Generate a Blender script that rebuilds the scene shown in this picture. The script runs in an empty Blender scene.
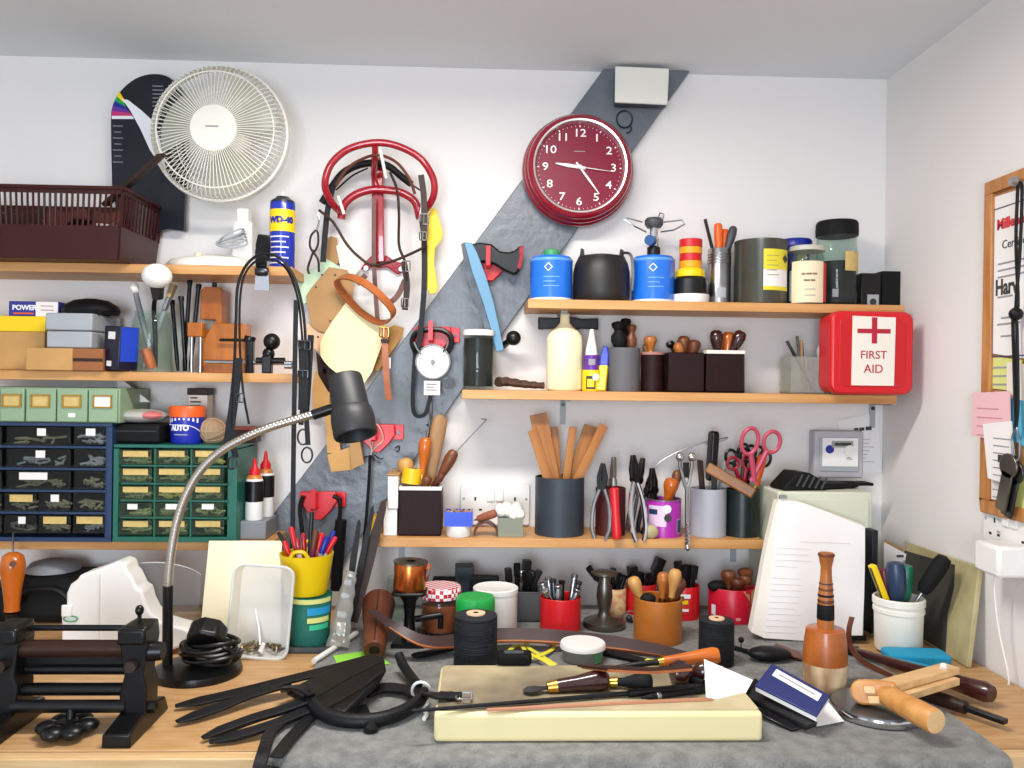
import bpy, bmesh, math, random
from mathutils import Vector as V, Matrix, Euler, Quaternion
PI = math.pi
sc = bpy.context.scene
C = sc.collection
rnd = random.Random(11)
# ---------------------------------------------------------------- camera
F = 828.0
CAMP = V((0, -1.76, 1.37))
CM = Matrix.Rotation(math.radians(-2.1), 4, 'Z') @ Matrix.Rotation(PI/2, 4, 'X') @ Matrix.Rotation(math.radians(0.75), 4, 'Z')
cd = bpy.data.cameras.new('camera'); cam = bpy.data.objects.new('camera', cd); C.objects.link(cam)
cd.sensor_width = 36; cd.lens = F/1024*36; cd.clip_start = 0.05
cam.matrix_world = Matrix.Translation(CAMP) @ CM
sc.camera = cam
ZB = 0.90          # top of the workbench
ZMT = 0.905         # top of the felt on it
ZM = ZMT+.0005
def ray(px, py): return CM.to_3x3() @ V(((px-512)/F, (384-py)/F, -1))
def W(px, py, y):  # point on a plane parallel to the back wall
    d = ray(px, py); return CAMP + d*((y-CAMP.y)/d.y)
def H(px, py, z):  # point on a level plane
    d = ray(px, py); return CAMP + d*((z-CAMP.z)/d.z)
def X(px, py, x):  # point on a plane parallel to the right wall
    d = ray(px, py); return CAMP + d*((x-CAMP.x)/d.x)
def ppm(y): return F/(1.76+y)
# ---------------------------------------------------------------- materials
def lin(c):
    return tuple(((v/255)/12.92 if v/255 <= .04045 else ((v/255+.055)/1.055)**2.4) for v in c)
MATS = {}
def mat(name, col, rough=.5, metal=0, var=0, vs=20, stretch=(1,1,1), col2=None, bump=0, bs=None, spec=.5, coat=0, sheen=0):
    if name in MATS: return MATS[name]
    m = bpy.data.materials.new(name); m.use_nodes = True
    nt = m.node_tree; N = nt.nodes; L = nt.links
    b = N['Principled BSDF']; c = lin(col)
    b.inputs['Base Color'].default_value = (*c, 1)
    b.inputs['Roughness'].default_value = rough; b.inputs['Metallic'].default_value = metal
    b.inputs['Specular IOR Level'].default_value = spec
    b.inputs['Coat Weight'].default_value = coat
    b.inputs['Sheen Weight'].default_value = sheen
    if var or col2 or bump:
        tc = N.new('ShaderNodeTexCoord'); mp = N.new('ShaderNodeMapping'); L.new(tc.outputs['Object'], mp.inputs['Vector'])
        mp.inputs['Scale'].default_value = stretch
        nz = N.new('ShaderNodeTexNoise'); nz.inputs['Scale'].default_value = vs; nz.inputs['Detail'].default_value = 4
        L.new(mp.outputs['Vector'], nz.inputs['Vector'])
    if var or col2:
        rp = N.new('ShaderNodeValToRGB')
        c2 = lin(col2) if col2 else tuple(x*(1-var) for x in c)
        c1 = c if col2 else tuple(min(1, x*(1+var*.6)) for x in c)
        rp.color_ramp.elements[0].color = (*c2, 1); rp.color_ramp.elements[1].color = (*c1, 1)
        rp.color_ramp.elements[0].position = .32; rp.color_ramp.elements[1].position = .68
        L.new(nz.outputs['Fac'], rp.inputs['Fac']); L.new(rp.outputs['Color'], b.inputs['Base Color'])
    if bump:
        nb = N.new('ShaderNodeTexNoise'); nb.inputs['Scale'].default_value = bs or vs; nb.inputs['Detail'].default_value = 3
        L.new(mp.outputs['Vector'], nb.inputs['Vector'])
        bp = N.new('ShaderNodeBump'); bp.inputs['Strength'].default_value = bump; bp.inputs['Distance'].default_value = .004
        L.new(nb.outputs['Fac'], bp.inputs['Height']); L.new(bp.outputs['Normal'], b.inputs['Normal'])
    MATS[name] = m; return m
def clear(name, col, body=.15, rough=.05, ior=1.3):
    """see-through plastic or thin glass: mostly transparent, a little body colour, a clear coat on top"""
    if name in MATS: return MATS[name]
    m = bpy.data.materials.new(name); m.use_nodes = True; nt = m.node_tree; N = nt.nodes; L = nt.links
    N.remove(N['Principled BSDF']); out = N['Material Output']
    tr = N.new('ShaderNodeBsdfTransparent'); tr.inputs['Color'].default_value = (*lin(col), 1)
    df = N.new('ShaderNodeBsdfDiffuse'); df.inputs['Color'].default_value = (*lin(col), 1)
    gl = N.new('ShaderNodeBsdfGlossy'); gl.inputs['Roughness'].default_value = rough
    m1 = N.new('ShaderNodeMixShader'); m1.inputs[0].default_value = body
    L.new(tr.outputs[0], m1.inputs[1]); L.new(df.outputs[0], m1.inputs[2])
    fr = N.new('ShaderNodeFresnel'); fr.inputs['IOR'].default_value = ior
    m2 = N.new('ShaderNodeMixShader'); ge = N.new('ShaderNodeNewGeometry'); mu = N.new('ShaderNodeMath'); mu.operation = 'MULTIPLY'; su = N.new('ShaderNodeMath'); su.operation = 'SUBTRACT'; su.inputs[0].default_value = 1
    L.new(ge.outputs['Backfacing'], su.inputs[1]); L.new(fr.outputs[0], mu.inputs[0]); L.new(su.outputs[0], mu.inputs[1]); L.new(mu.outputs[0], m2.inputs[0])
    L.new(m1.outputs[0], m2.inputs[1]); L.new(gl.outputs[0], m2.inputs[2])
    L.new(m2.outputs[0], out.inputs['Surface'])
    MATS[name] = m; return m
wood = lambda n, c, c2, s=(1,1,1), vs=30, rough=.45, **k: mat(n, c, rough, var=.2, vs=vs, stretch=s, col2=c2, **k)
M = {}
def defm():
    M.update(
    wall=mat('wall_paint', (230,226,223), .75, bump=.12, vs=35, spec=.2),
    ceil=mat('ceiling_paint', (226,229,231), .85, spec=.1),
    beam=mat('grey_brace_paint', (104,110,118), .35, var=.12, vs=14, bump=.5, bs=45),
    shelf=wood('shelf_pine', (212,160,100), (192,136,76), (2,30,30), 3, .45),
    bench=wood('bench_ply', (196,156,108), (174,132,84), (4,30,30), 3, .5),
    benchedge=wood('bench_batten', (214,182,134), (192,152,102), (3,40,40), 3, .55),
    felt=mat('grey_felt', (132,132,128), .95, vs=55, col2=(104,104,102), bump=.8, bs=260, sheen=.3, spec=.1),
    black=mat('black_plastic', (10,10,12), .35, spec=.4), blackm=mat('black_matt', (13,13,15), .7, spec=.25),
    iron=mat('black_iron', (14,14,16), .32, metal=.3, var=.3, vs=40), ironb=mat('bare_iron', (70,58,50), .35, metal=.8, var=.3),
    bleather=mat('black_leather', (11,11,15), .5, bump=.15, vs=180, spec=.28), steel=mat('steel', (175,177,180), .28, metal=1, var=.15, vs=30),
    dsteel=mat('dark_steel', (78,80,84), .32, metal=.9, var=.3, vs=40), chrome=mat('chrome', (205,205,205), .12, metal=1),
    brass=mat('brass', (190,150,70), .3, metal=1), copper=mat('copper', (196,104,48), .25, metal=.9),
    pewter=mat('pewter', (118,114,106), .33, metal=.9, var=.15, vs=20),
    white=mat('white_plastic', (232,230,226), .4), offw=mat('ivory_plastic', (232,229,218), .4), cream=mat('cream_plastic', (240,226,186), .4),
    paper=mat('white_paper', (236,232,230), .8, spec=.2), paper2=mat('warm_paper', (234,226,214), .8, spec=.2),
    card=mat('brown_card', (196,152,96), .8, var=.1, vs=15, spec=.2), kraft=mat('kraft_card', (176,138,94), .8, var=.1, vs=12, spec=.2),
    creamcard=mat('cream_card', (240,226,176), .6, var=.04, vs=6), mint=mat('mint_card', (196,220,190), .7), peach=mat('peach_card', (226,186,150), .8),
    red=mat('red_plastic', (206,24,34), .35), redd=mat('red_enamel', (158,14,32), .22, coat=.5), redm=mat('maroon_enamel', (140,12,38), .18, coat=.6),
    yellow=mat('yellow_plastic', (244,206,10), .35), blue=mat('blue_paint', (28,108,214), .25, coat=.3), dblue=mat('deep_blue', (18,34,140), .35),
    navy=mat('navy_steel', (30,56,92), .4), green=mat('teal_green', (24,98,84), .4), sage=mat('sage_green', (140,166,134), .45),
    bgreen=mat('bright_green', (26,160,70), .35), orange=mat('orange_plastic', (230,92,24), .4), teal=mat('turquoise_foam', (24,150,190), .8),
    grey=mat('grey_plastic', (128,130,134), .5), lgrey=mat('light_grey', (164,168,172), .5), dgrey=mat('slate_grey', (66,68,72), .5), slate=mat('slate_blue', (44,54,64), .5),
    maroon=mat('maroon_leather', (34,11,12), .55, var=.2, vs=60, spec=.22), brownbox=mat('brown_wicker_plastic', (56,14,10), .4, spec=.3),
    bl2=mat('brown_leather', (96,48,26), .45, var=.25, vs=30), tanl=mat('tan_leather', (168,92,44), .4, var=.2, vs=40),
    dbl=mat('dark_brown_leather', (46,26,18), .5, var=.25, vs=40, spec=.3), dw=wood('dark_wood', (62,26,24), (38,14,14), (1,1,.2), 30, .22, coat=.4),
    hw=wood('handle_wood', (186,116,52), (150,82,30), (1,1,.15), 40, .35), hw2=wood('pale_handle_wood', (206,160,92), (178,124,62), (1,1,.15), 40, .4),
    hw3=wood('brown_handle_wood', (128,72,38), (92,46,22), (1,1,.15), 40, .4), hwo=wood('orange_handle_wood', (206,112,32), (176,82,16), (1,1,.15), 40, .25, coat=.3),
    blk=wood('varnished_block', (190,112,30), (152,80,16), (4,4,1), 10, .3), slatw=wood('slat_wood', (186,124,56), (150,90,34), (6,6,.5), 12, .5),
    pine=wood('pale_pine', (226,190,140), (204,160,104), (1,8,8), 8, .5), clampw=wood('clamp_wood', (206,150,84), (184,124,60), (1,8,8), 8, .45),
    bark=mat('rough_bark', (84,58,42), .9, vs=60, col2=(50,32,22), bump=1, bs=70),
    wax=mat('wax_board', (232,220,170), .5, vs=7, col2=(206,192,150)), ivoryb=mat('board_side', (228,213,160), .45),
    gold=mat('label_kraft', (206,178,110), .7, var=.12, vs=80), bits=mat('assorted_bits', (150,140,110), .5, vs=300, col2=(60,52,40), metal=.3),
    glassc=clear('clear_glass', (242,248,245), .012), plas=clear('clear_plastic', (226,230,232), .22, .2), frost=clear('frosted_plastic', (240,240,238), .58, .3),
    tub2=clear('tub_plastic', (226,228,222), .22, .25), aqua=clear('aqua_plastic', (110,210,196), .2, .15), drawc=clear('drawer_plastic', (236,244,232), .02, .1, ior=1.12),
    fanc=clear('fan_blade_plastic', (214,216,200), .5, .2), smoke=clear('smoky_plastic', (232,234,232), .012, .1, ior=1.12),
    honey=mat('honey', (150,66,18), .15), print=mat('dark_print', (60,58,60), .8), printl=mat('pale_print', (150,150,156), .8), printw=mat('white_print', (236,236,240), .5),
    pink=mat('pink_paper', (232,186,190), .8), lime=mat('yellow_green_paper', (214,216,130), .8), sky=mat('sky_blue_paper', (90,176,206), .7),
    purple=mat('purple_print', (168,40,160), .3), violet=mat('violet_label', (98,40,150), .4), rubber=mat('rubber', (9,9,10), .8, spec=.2),
    thread=mat('black_thread', (14,18,26), .75, bump=.6, vs=8, stretch=(1,1,40), bs=20), stone=mat('stone_slab', (70,68,62), .85, vs=9, col2=(46,44,40)), stoneb=mat('stone_edge', (188,176,132), .8, vs=14, col2=(150,138,96)),
    bluecov=mat('wallet_blue', (36,48,104), .35), foil=mat('crumpled_foil', (190,188,180), .25, metal=.8, bump=1, vs=40), twine=mat('twine', (168,138,108), .9, bump=.8, vs=120),
    cotton=mat('cotton_wool', (236,232,222), .95, bump=1, vs=140), ytape=mat('yellow_tape', (216,208,60), .5), cork=mat('cork', (196,150,100), .85, vs=160, col2=(168,120,76)),
    oakf=wood('frame_oak', (196,136,76), (168,106,52), (20,4,2), 5, .45), safe=mat('safe_cream', (206,208,188), .45), stem=mat('green_lid', (64,150,90), .4),
    wallet=mat('wallet_vinyl', (18,18,22), .22), marker=mat('pen_mix', (150,60,60), .4), pinkh=mat('pink_rubber', (196,84,104), .5))
defm()
# ---------------------------------------------------------------- mesh builder
def catmull(pts, n=6, closed=False):
    P = [V(p) for p in pts]; out = []
    m = len(P)
    if m < 3: return P
    rng = m if closed else m-1
    for i in range(rng):
        p1, p2 = P[i], P[(i+1) % m]
        p0 = P[i-1] if (i > 0 or closed) else p1*2-p2
        p3 = P[(i+2) % m] if (i+2 < m or closed) else p2*2-p1
        for k in range(n):
            t = k/n
            out.append(.5*((2*p1)+(p2-p0)*t+(2*p0-5*p1+4*p2-p3)*t*t+(3*p1-p0-3*p2+p3)*t**3))
    if not closed: out.append(P[-1])
    return out
def rrect(w, h, r, n=4, cx=0, cy=0):
    out = []
    for sx, sy, a0 in ((1,1,0), (-1,1,90), (-1,-1,180), (1,-1,270)):
        for k in range(n+1):
            a = math.radians(a0+90*k/n)
            out.append((cx+sx*(w/2-r)+r*math.cos(a), cy+sy*(h/2-r)+r*math.sin(a)))
    return out
def ell(rx, rz, n=24, cx=0, cz=0, a0=0, a1=2*PI):
    return [(cx+rx*math.cos(a0+(a1-a0)*k/n), cz+rz*math.sin(a0+(a1-a0)*k/n)) for k in range(n)]
class MB:
    def __init__(s): s.v = []; s.f = []; s.M = Matrix.Identity(4)
    def add(s, vs, fs):
        b = len(s.v); s.v += [s.M @ V(p) for p in vs]; s.f += [tuple(b+i for i in f) for f in fs]; return s
    def at(s, loc=(0,0,0), rot=(0,0,0)):
        s.M = Matrix.Translation(V(loc)) @ Euler(rot).to_matrix().to_4x4(); return s
    def along(s, a, b, tw=0):
        a, b = V(a), V(b)
        s.M = Matrix.Translation(a) @ (b-a).to_track_quat('Z','Y').to_matrix().to_4x4() @ Matrix.Rotation(tw, 4, 'Z'); return s
    def box(s, c, d, taper=1):
        x, y, z = c; a, b, e = d[0]/2, d[1]/2, d[2]/2; t = taper
        return s.add([(x-a,y-b,z-e),(x+a,y-b,z-e),(x+a,y+b,z-e),(x-a,y+b,z-e),(x-a*t,y-b*t,z+e),(x+a*t,y-b*t,z+e),(x+a*t,y+b*t,z+e),(x-a*t,y+b*t,z+e)],
                     [(0,3,2,1),(4,5,6,7),(0,1,5,4),(1,2,6,5),(2,3,7,6),(3,0,4,7)])
    def lathe(s, prof, seg=24, c=(0,0,0), sx=1, sy=1, a0=0, a1=2*PI):
        vs = []; fs = []; full = abs(a1-a0-2*PI) < 1e-6; n = seg if full else seg+1
        for r, z in prof:
            for k in range(n):
                a = a0+(a1-a0)*k/seg
                vs.append((c[0]+max(r,1e-5)*math.cos(a)*sx, c[1]+max(r,1e-5)*math.sin(a)*sy, c[2]+z))
        for i in range(len(prof)-1):
            for k in range(seg):
                k2 = (k+1) % n
                fs.append((i*n+k, i*n+k2, (i+1)*n+k2, (i+1)*n+k))
        return s.add(vs, fs)
    def cyl(s, a, b, r, r2=None, seg=16):
        a, b = V(a), V(b); L = (b-a).length; old = s.M
        s.M = old @ Matrix.Translation(a) @ (b-a).to_track_quat('Z','Y').to_matrix().to_4x4()
        r2 = r if r2 is None else r2
        s.lathe([(0,0),(r,0),(r2,L),(0,L)], seg); s.M = old; return s
    def sph(s, c, r, sc=(1,1,1), seg=14, rings=8):
        vs = []; fs = []
        for i in range(rings+1):
            t = PI*i/rings
            for k in range(seg):
                p = 2*PI*k/seg
                rr = max(math.sin(t), 1e-4)
                vs.append((c[0]+r*sc[0]*rr*math.cos(p), c[1]+r*sc[1]*rr*math.sin(p), c[2]-r*sc[2]*math.cos(t)))
        for i in range(rings):
            for k in range(seg):
                fs.append((i*seg+k, i*seg+(k+1)%seg, (i+1)*seg+(k+1)%seg, (i+1)*seg+k))
        return s.add(vs, fs)
    def sweep(s, pts, sect, closed=False, n=None, scl=None):
        """sect: list of (u,v) offsets; u along side, v along normal"""
        P = [V(p) for p in pts]; m = len(P); ns = len(sect); vs = []; fs = []
        nv = None
        for i in range(m):
            if closed: t = P[(i+1)%m]-P[i-1]
            else: t = P[min(i+1,m-1)]-P[max(i-1,0)]
            if t.length < 1e-9: t = V((0,0,1))
            t.normalize()
            if n is not None:
                q = n[i] if isinstance(n, list) else n
                q = V(q); q = q-t*q.dot(t)
                if q.length < 1e-6: q = t.orthogonal()
            else:
                q = t.orthogonal() if nv is None else nv-t*nv.dot(t)
            q.normalize(); nv = q; sd = t.cross(q); k = 1 if scl is None else scl[i]
            vs += [P[i]+sd*(u*k)+q*(w*k) for u, w in sect]
        for i in range(m if closed else m-1):
            j = (i+1) % m
            for k in range(ns):
                k2 = (k+1) % ns
                fs.append((i*ns+k, i*ns+k2, j*ns+k2, j*ns+k))
        if not closed:
            fs.append(tuple(reversed(range(ns)))); fs.append(tuple((m-1)*ns+k for k in range(ns)))
        return s.add(vs, fs)
    def tube(s, pts, r, seg=8, closed=False, scl=None):
        return s.sweep(pts, [(r*math.cos(2*PI*k/seg), r*math.sin(2*PI*k/seg)) for k in range(seg)], closed, None, scl)
    def strap(s, pts, w, t, n=None, closed=False, scl=None):
        return s.sweep(pts, [(-w/2,-t/2),(w/2,-t/2),(w/2,t/2),(-w/2,t/2)], closed, n, scl)
    def prism(s, poly, y0, y1):           # outline in x,z; depth along y
        n = len(poly); vs = [(x,y0,z) for x,z in poly]+[(x,y1,z) for x,z in poly]
        fs = [tuple(range(n)), tuple(reversed(range(n,2*n)))]+[(k,(k+1)%n,n+(k+1)%n,n+k) for k in range(n)]
        return s.add(vs, fs)
    def slab(s, poly, z0, z1):            # outline in x,y; height along z
        n = len(poly); vs = [(x,y,z0) for x,y in poly]+[(x,y,z1) for x,y in poly]
        fs = [tuple(reversed(range(n))), tuple(range(n,2*n))]+[(k,(k+1)%n,n+(k+1)%n,n+k) for k in range(n)]
        return s.add(vs, fs)
    def poly3(s, pts, off):               # any planar 3-D outline given a thickness vector
        off = V(off); n = len(pts); vs = [V(p) for p in pts]+[V(p)+off for p in pts]
        fs = [tuple(range(n)), tuple(reversed(range(n,2*n)))]+[(k,(k+1)%n,n+(k+1)%n,n+k) for k in range(n)]
        return s.add(vs, fs)
    def torus(s, c, R, r, seg=28, s2=8, ax='Z', sc=(1,1)):
        pts = []
        for k in range(seg):
            a = 2*PI*k/seg; u, w = R*math.cos(a)*sc[0], R*math.sin(a)*sc[1]
            pts.append({'Z':(c[0]+u,c[1]+w,c[2]),'Y':(c[0]+u,c[1],c[2]+w),'X':(c[0],c[1]+u,c[2]+w)}[ax])
        return s.tube(pts, r, s2, True)
    def tray(s, w, d, h, t, z0=0):        # open box
        s.box((0,0,z0+t/2),(w,d,t))
        for sx in (-1,1): s.box((sx*(w/2-t/2),0,z0+h/2+t/2),(t,d,h-t))
        for sy in (-1,1): s.box((0,sy*(d/2-t/2),z0+h/2+t/2),(w-2*t,t,h-t))
        return s
def link(o, parent=None):
    C.objects.link(o)
    if parent is not None: o.parent = parent
    return o
def obj(name, mb, m, parent=None, loc=(0,0,0), rot=(0,0,0), bev=0, smooth=40, label=None, seg=2):
    me = bpy.data.meshes.new(name); me.from_pydata([tuple(p) for p in mb.v], [], mb.f); me.validate()
    b = bmesh.new(); b.from_mesh(me); bmesh.ops.remove_doubles(b, verts=b.verts, dist=2e-5); bmesh.ops.recalc_face_normals(b, faces=b.faces); b.to_mesh(me); b.free()
    me.materials.append(M[m] if isinstance(m, str) else m)
    for p in me.polygons: p.use_smooth = True
    me.set_sharp_from_angle(angle=math.radians(smooth))
    o = bpy.data.objects.new(name, me); o.location = loc; o.rotation_euler = rot
    if bev:
        md = o.modifiers.new('edge', 'BEVEL'); md.width = bev; md.segments = seg; md.limit_method = 'ANGLE'; md.angle_limit = math.radians(40)
    if label: o['label'] = label
    return link(o, parent)
def tag(o, label, cat, group=None):
    o['label'] = label; o['category'] = cat
    if group: o['group'] = group
    return o
def thing(name, label, cat, loc=(0,0,0), rot=(0,0,0), group=None):
    o = bpy.data.objects.new(name, None); o.empty_display_size = .02; o.location = loc; o.rotation_euler = rot
    link(o); return tag(o, label, cat, group)
def solo(name, mb, m, label, cat, loc=(0,0,0), rot=(0,0,0), group=None, **k):
    return tag(obj(name, mb, m, None, loc, rot, **k), label, cat, group)
def struct(name, mb, m, **k):
    o = obj(name, mb, m, **k); o['kind'] = 'structure'; return o
def aim(o, a, b, tw=0):                   # stand a thing built along its local z from a to b
    a, b = V(a), V(b); o.location = a
    o.rotation_euler = ((b-a).to_track_quat('Z','Y').to_matrix().to_4x4() @ Matrix.Rotation(tw, 4, 'Z')).to_euler(); return o
def copy_tree(o, label=None, group=None):
    def rec(x, par):
        c = x.copy(); C.objects.link(c)
        if par is not None: c.parent = par
        for ch in [q for q in C.objects if q.parent == x]: rec(ch, c)
        return c
    c = rec(o, None)
    if label: c['label'] = label
    if group: c['group'] = group
    return c
POTS = []
def pot_fit(a, b, rt=.0075):
    """where a tool standing in an open pot must touch the bottom so that it clears the rim on its way to b"""
    a, b = V(a), V(b)
    for c, rx, ry, h in POTS:
        if abs(a.x-c.x) <= rx and abs(a.y-c.y) <= ry and -.001 <= a.z-c.z <= h*.6 and b.z-c.z > h:
            def clip(x, y, k=1):
                ex, ey = max(.002,rx-rt*k), max(.002,ry-rt*k)
                q = math.hypot(x/ex, y/ey); return (x/q, y/q) if q > 1 else (x, y)
            tz, z0 = b.z-c.z, a.z-c.z; tx, ty = b.x-c.x, b.y-c.y; ax, ay = a.x-c.x, a.y-c.y
            u = (h-z0)/(tz-z0); mx_, my_ = ax+(tx-ax)*u, ay+(ty-ay)*u; nx_, ny_ = clip(mx_, my_)
            if abs(nx_-mx_)+abs(ny_-my_) > 1e-6:
                ax, ay = (nx_-tx*u)/(1-u), (ny_-ty*u)/(1-u)
            ax, ay = clip(ax, ay); return V((c.x+ax, c.y+ay, a.z))
    return a
def text(s, size, m, parent, loc=(0,0,0), rot=(PI/2,0,0), name='lettering', bend=None, align='CENTER', ext=.0004, sx=1, bold=0):
    """raised lettering; with bend=r it wraps round an upright can of that radius at the parent's axis (front = -y)"""
    cu = bpy.data.curves.new('t', 'FONT'); cu.body = s; cu.size = size; cu.align_x = align; cu.align_y = 'CENTER'; cu.extrude = ext; cu.offset = bold; cu.resolution_u = 3
    t = bpy.data.objects.new('t', cu); C.objects.link(t)
    me = bpy.data.meshes.new_from_object(t.evaluated_get(bpy.context.evaluated_depsgraph_get()))
    bpy.data.objects.remove(t); bpy.data.curves.remove(cu); me.name = name
    for v in me.vertices: v.co.x *= sx
    if bend:
        for v in me.vertices:
            a = v.co.x/bend+loc[0]; r = bend+v.co.z
            v.co = V((r*math.sin(a), -r*math.cos(a), loc[2]+v.co.y))
        loc = (0,0,0); rot = (0,0,0)
    me.materials.append(M[m])
    o = bpy.data.objects.new(name, me); o.location = loc; o.rotation_euler = rot
    return link(o, parent)
def shellpatch(r, a0, a1, z0, z1, n=10, t=.0005):   # a label wrapped round a can; angle 0 = front
    mb = MB(); vs = []
    for k in range(n+1):
        a = a0+(a1-a0)*k/n
        for rr in (r, r+t):
            for z in (z0, z1): vs.append((rr*math.sin(a), -rr*math.cos(a), z))
    fs = []
    for k in range(n):
        b = 4*k; e = b+4
        fs += [(b+2,e+2,e+3,b+3),(b,b+1,e+1,e),(b,e,e+2,b+2),(b+1,b+3,e+3,e+1)]
    fs += [(0,2,3,1),(4*n,4*n+1,4*n+3,4*n+2)]
    return mb.add(vs, fs)
def rows(mb, x0, x1, z0, dz, n, y, h=.0012, t=.0004, ragged=.5):   # lines of small print
    for k in range(n):
        w = (x1-x0)*(1-ragged*rnd.random()); mb.box(((x0+x0+w)/2, y, z0-k*dz), (w, t, h))
    return mb
# ================================================================ the room
XR = W(884, 300, 0).x            # right wall
ZC = W(420, 67, 0).z             # ceiling
XL, YF = -1.75, -3.2
struct('wall_back', MB().box(((XL+XR)/2, .05, ZC/2), (XR-XL+.2, .1, ZC)), 'wall')
struct('wall_right', MB().box((XR+.05, YF/2, ZC/2), (.1, -YF, ZC)), 'wall')
struct('wall_left', MB().box((XL-.05, YF/2, ZC/2), (.1, -YF, ZC)), 'wall')
struct('wall_front', MB().box(((XL+XR)/2, YF-.05, ZC/2), (XR-XL+.2, .1, ZC)), 'wall')
wf = MB()
for dx, dz, w_, h_ in ((-.425,0,.05,1.0),(.425,0,.05,1.0),(0,.475,.8,.05),(0,-.475,.8,.05),(0,0,.03,.9)): wf.box((-.4+dx,YF+.015,1.25+dz), (w_,.03,h_))
struct('window_1', wf, 'white')
struct('ceiling', MB().box(((XL+XR)/2, YF/2+.05, ZC+.04), (XR-XL+.2, -YF+.1, .08)), 'ceil')
M['floor'] = mat('floor_concrete', (132,126,120), .8, var=.15, vs=6)
struct('floor', MB().box(((XL+XR)/2, YF/2+.05, -.05), (XR-XL+.2, -YF+.1, .1)), 'floor')
yb = -.022
pts = [W(604,66,yb), W(690,66,yb), W(463,389,yb), W(372,521,yb), W(311,606,yb), W(203,606,yb), W(325,446,yb)]
pts[0].z = pts[1].z = ZC-.001
struct('trim_1', MB().poly3(pts, (0,.022,0)), 'beam', bev=.002)
# ---------------------------------------------------------------- workbench
YE = -.697                        # front edge of the bench top
wb = thing('workbench', 'long plywood workbench with a pale batten along its front edge', 'workbench', (0,0,0))
obj('worktop', MB().box(((XL+XR)/2, YE/2-.002, ZB-.0165), (XR-XL-.01, -YE-.008, .032)), 'bench', wb, bev=.002)
obj('front_batten', MB().box(((XL+XR)/2, YE-.012, ZB-.012), (XR-XL-.01, .02, .024)), 'benchedge', wb, bev=.002)
obj('apron', MB().box(((XL+XR)/2, YE-.004, ZB-.085), (XR-XL-.02, .02, .1)), 'bench', wb)
for x in (XL+.1, -.3, XR-.1):
    for y in (YE+.06, -.08): obj('leg', MB().box((x, y, (ZB-.032)/2), (.07,.07,ZB-.032)), 'bench', wb)
# felt laid over the top and folded down over the front edge
xa, xb = H(268,745,ZM).x, H(991,742,ZM).x
sec = [(-.02,ZMT)] + [(YE-.024+.0, ZMT)] + [(YE-.024-.018*math.sin(a), ZMT-.018+.018*math.cos(a)) for a in (.4,.8,1.2,1.57)] + [(YE-.043, ZB-.22)]
prof = sec + [(y+(.0045 if i >= 2 else 0), z-(.0045 if i < 5 else 0)) for i, (y, z) in reversed(list(enumerate(sec)))]
fm = MB(); n = len(prof); fm.add([(xa,y,z) for y,z in prof]+[(xb,y,z) for y,z in prof], [tuple(range(n)), tuple(reversed(range(n,2*n)))]+[(k,(k+1)%n,n+(k+1)%n,n+k) for k in range(n)])
solo('bench_mat', fm, 'felt', 'grey felt mat covering the middle of the bench and folded over its front', 'mat')
# ---------------------------------------------------------------- shelves
SD = .14
def shelf(px0, px1, py0, py1, label, brackets=(), d=SD, bk=.001):
    a, b = W(px0,py0,-d), W(px1,py1,-d); z = (a.z+b.z)/2
    t = thing('wall_shelf', label, 'shelf', ((a.x+b.x)/2, 0, z))
    obj('board', MB().box((0,-(d+bk)/2,-.009), (b.x-a.x, d-bk, .018)), 'shelf', t, bev=.0012)
    for p in brackets:
        x = W(p,py0,0).x-(a.x+b.x)/2
        mb = MB().box((x,-.0025,-.045), (.012,.003,.054)).box((x,-.05,-.0202), (.012,.096,.003))
        br = obj('bracket', mb, 'lgrey', t)
        obj('screw', MB().cyl((x+.0,-.004,-.03), (x,-.0065,-.03), .004, seg=10), 'dsteel', br)
    return z+.0004
S1 = shelf(-62, 292, 263, 264, 'pine wall shelf upper left carrying the brown basket and fan')
S2 = shelf(-62, 295, 369, 374, 'pine wall shelf second down on left carrying grey box and tool jar')
S3 = shelf(-62, 272, 538, 543, 'pine wall shelf lowest on left carrying the drawer cabinets', bk=.023)
S4 = shelf(528, 905, 298, 306, 'pine wall shelf high on right carrying blue gas cartridges', (560, 862))
S5 = shelf(462, 897, 389, 396, 'pine wall shelf under the gas cartridges carrying the first aid box', (563, 872))
S6 = shelf(370, 764, 538, 540, 'pine wall shelf lowest on right carrying plier and scissor pots', (402, 733))
# ---------------------------------------------------------------- on the back wall
def wallthing(name, label, cat, px, py, y=0, group=None, roll=0): return thing(name, label, cat, W(px,py,y), (0,roll,0), group)
# clock
ck = wallthing('wall_clock', 'round maroon wall clock with white numerals on the grey brace', 'clock', 577, 173, -.0225)
R0 = .117
obj('case', MB().at(rot=(PI/2,0,0)).lathe([(0,0),(R0*.94,0),(R0*.985,.006),(R0,.016),(R0*.985,.024),(R0*.955,.027),(R0*.965,.033),(R0*.955,.040),(R0*.915,.044),(R0*.92,.050),(R0*.89,.057),(R0*.84,.060),(R0*.80,.057),(R0*.77,.044)], 64), 'redm', ck)
obj('chrome_ring', MB().at(rot=(PI/2,0,0)).lathe([(R0*.825,.055),(R0*.82,.0615),(R0*.79,.0605),(R0*.765,.048),(R0*.765,.044)], 64), mat('bright_ring', (232,228,226), .28, metal=.9), ck)
M['dial'] = mat('clock_dial', (122,14,46), .4, spec=.3)
dl = obj('dial', MB().at(rot=(PI/2,0,0)).lathe([(0,.04),(R0*.78,.04),(R0*.78,.044),(0,.044)], 64), 'dial', ck)
for h in range(1, 13):
    a = h*PI/6; text(str(h), .0225, 'white', dl, (R0*.60*math.sin(a), -.0446, R0*.60*math.cos(a)), name='numeral', bold=.0002, sx=1.2)
tk = MB()
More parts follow.
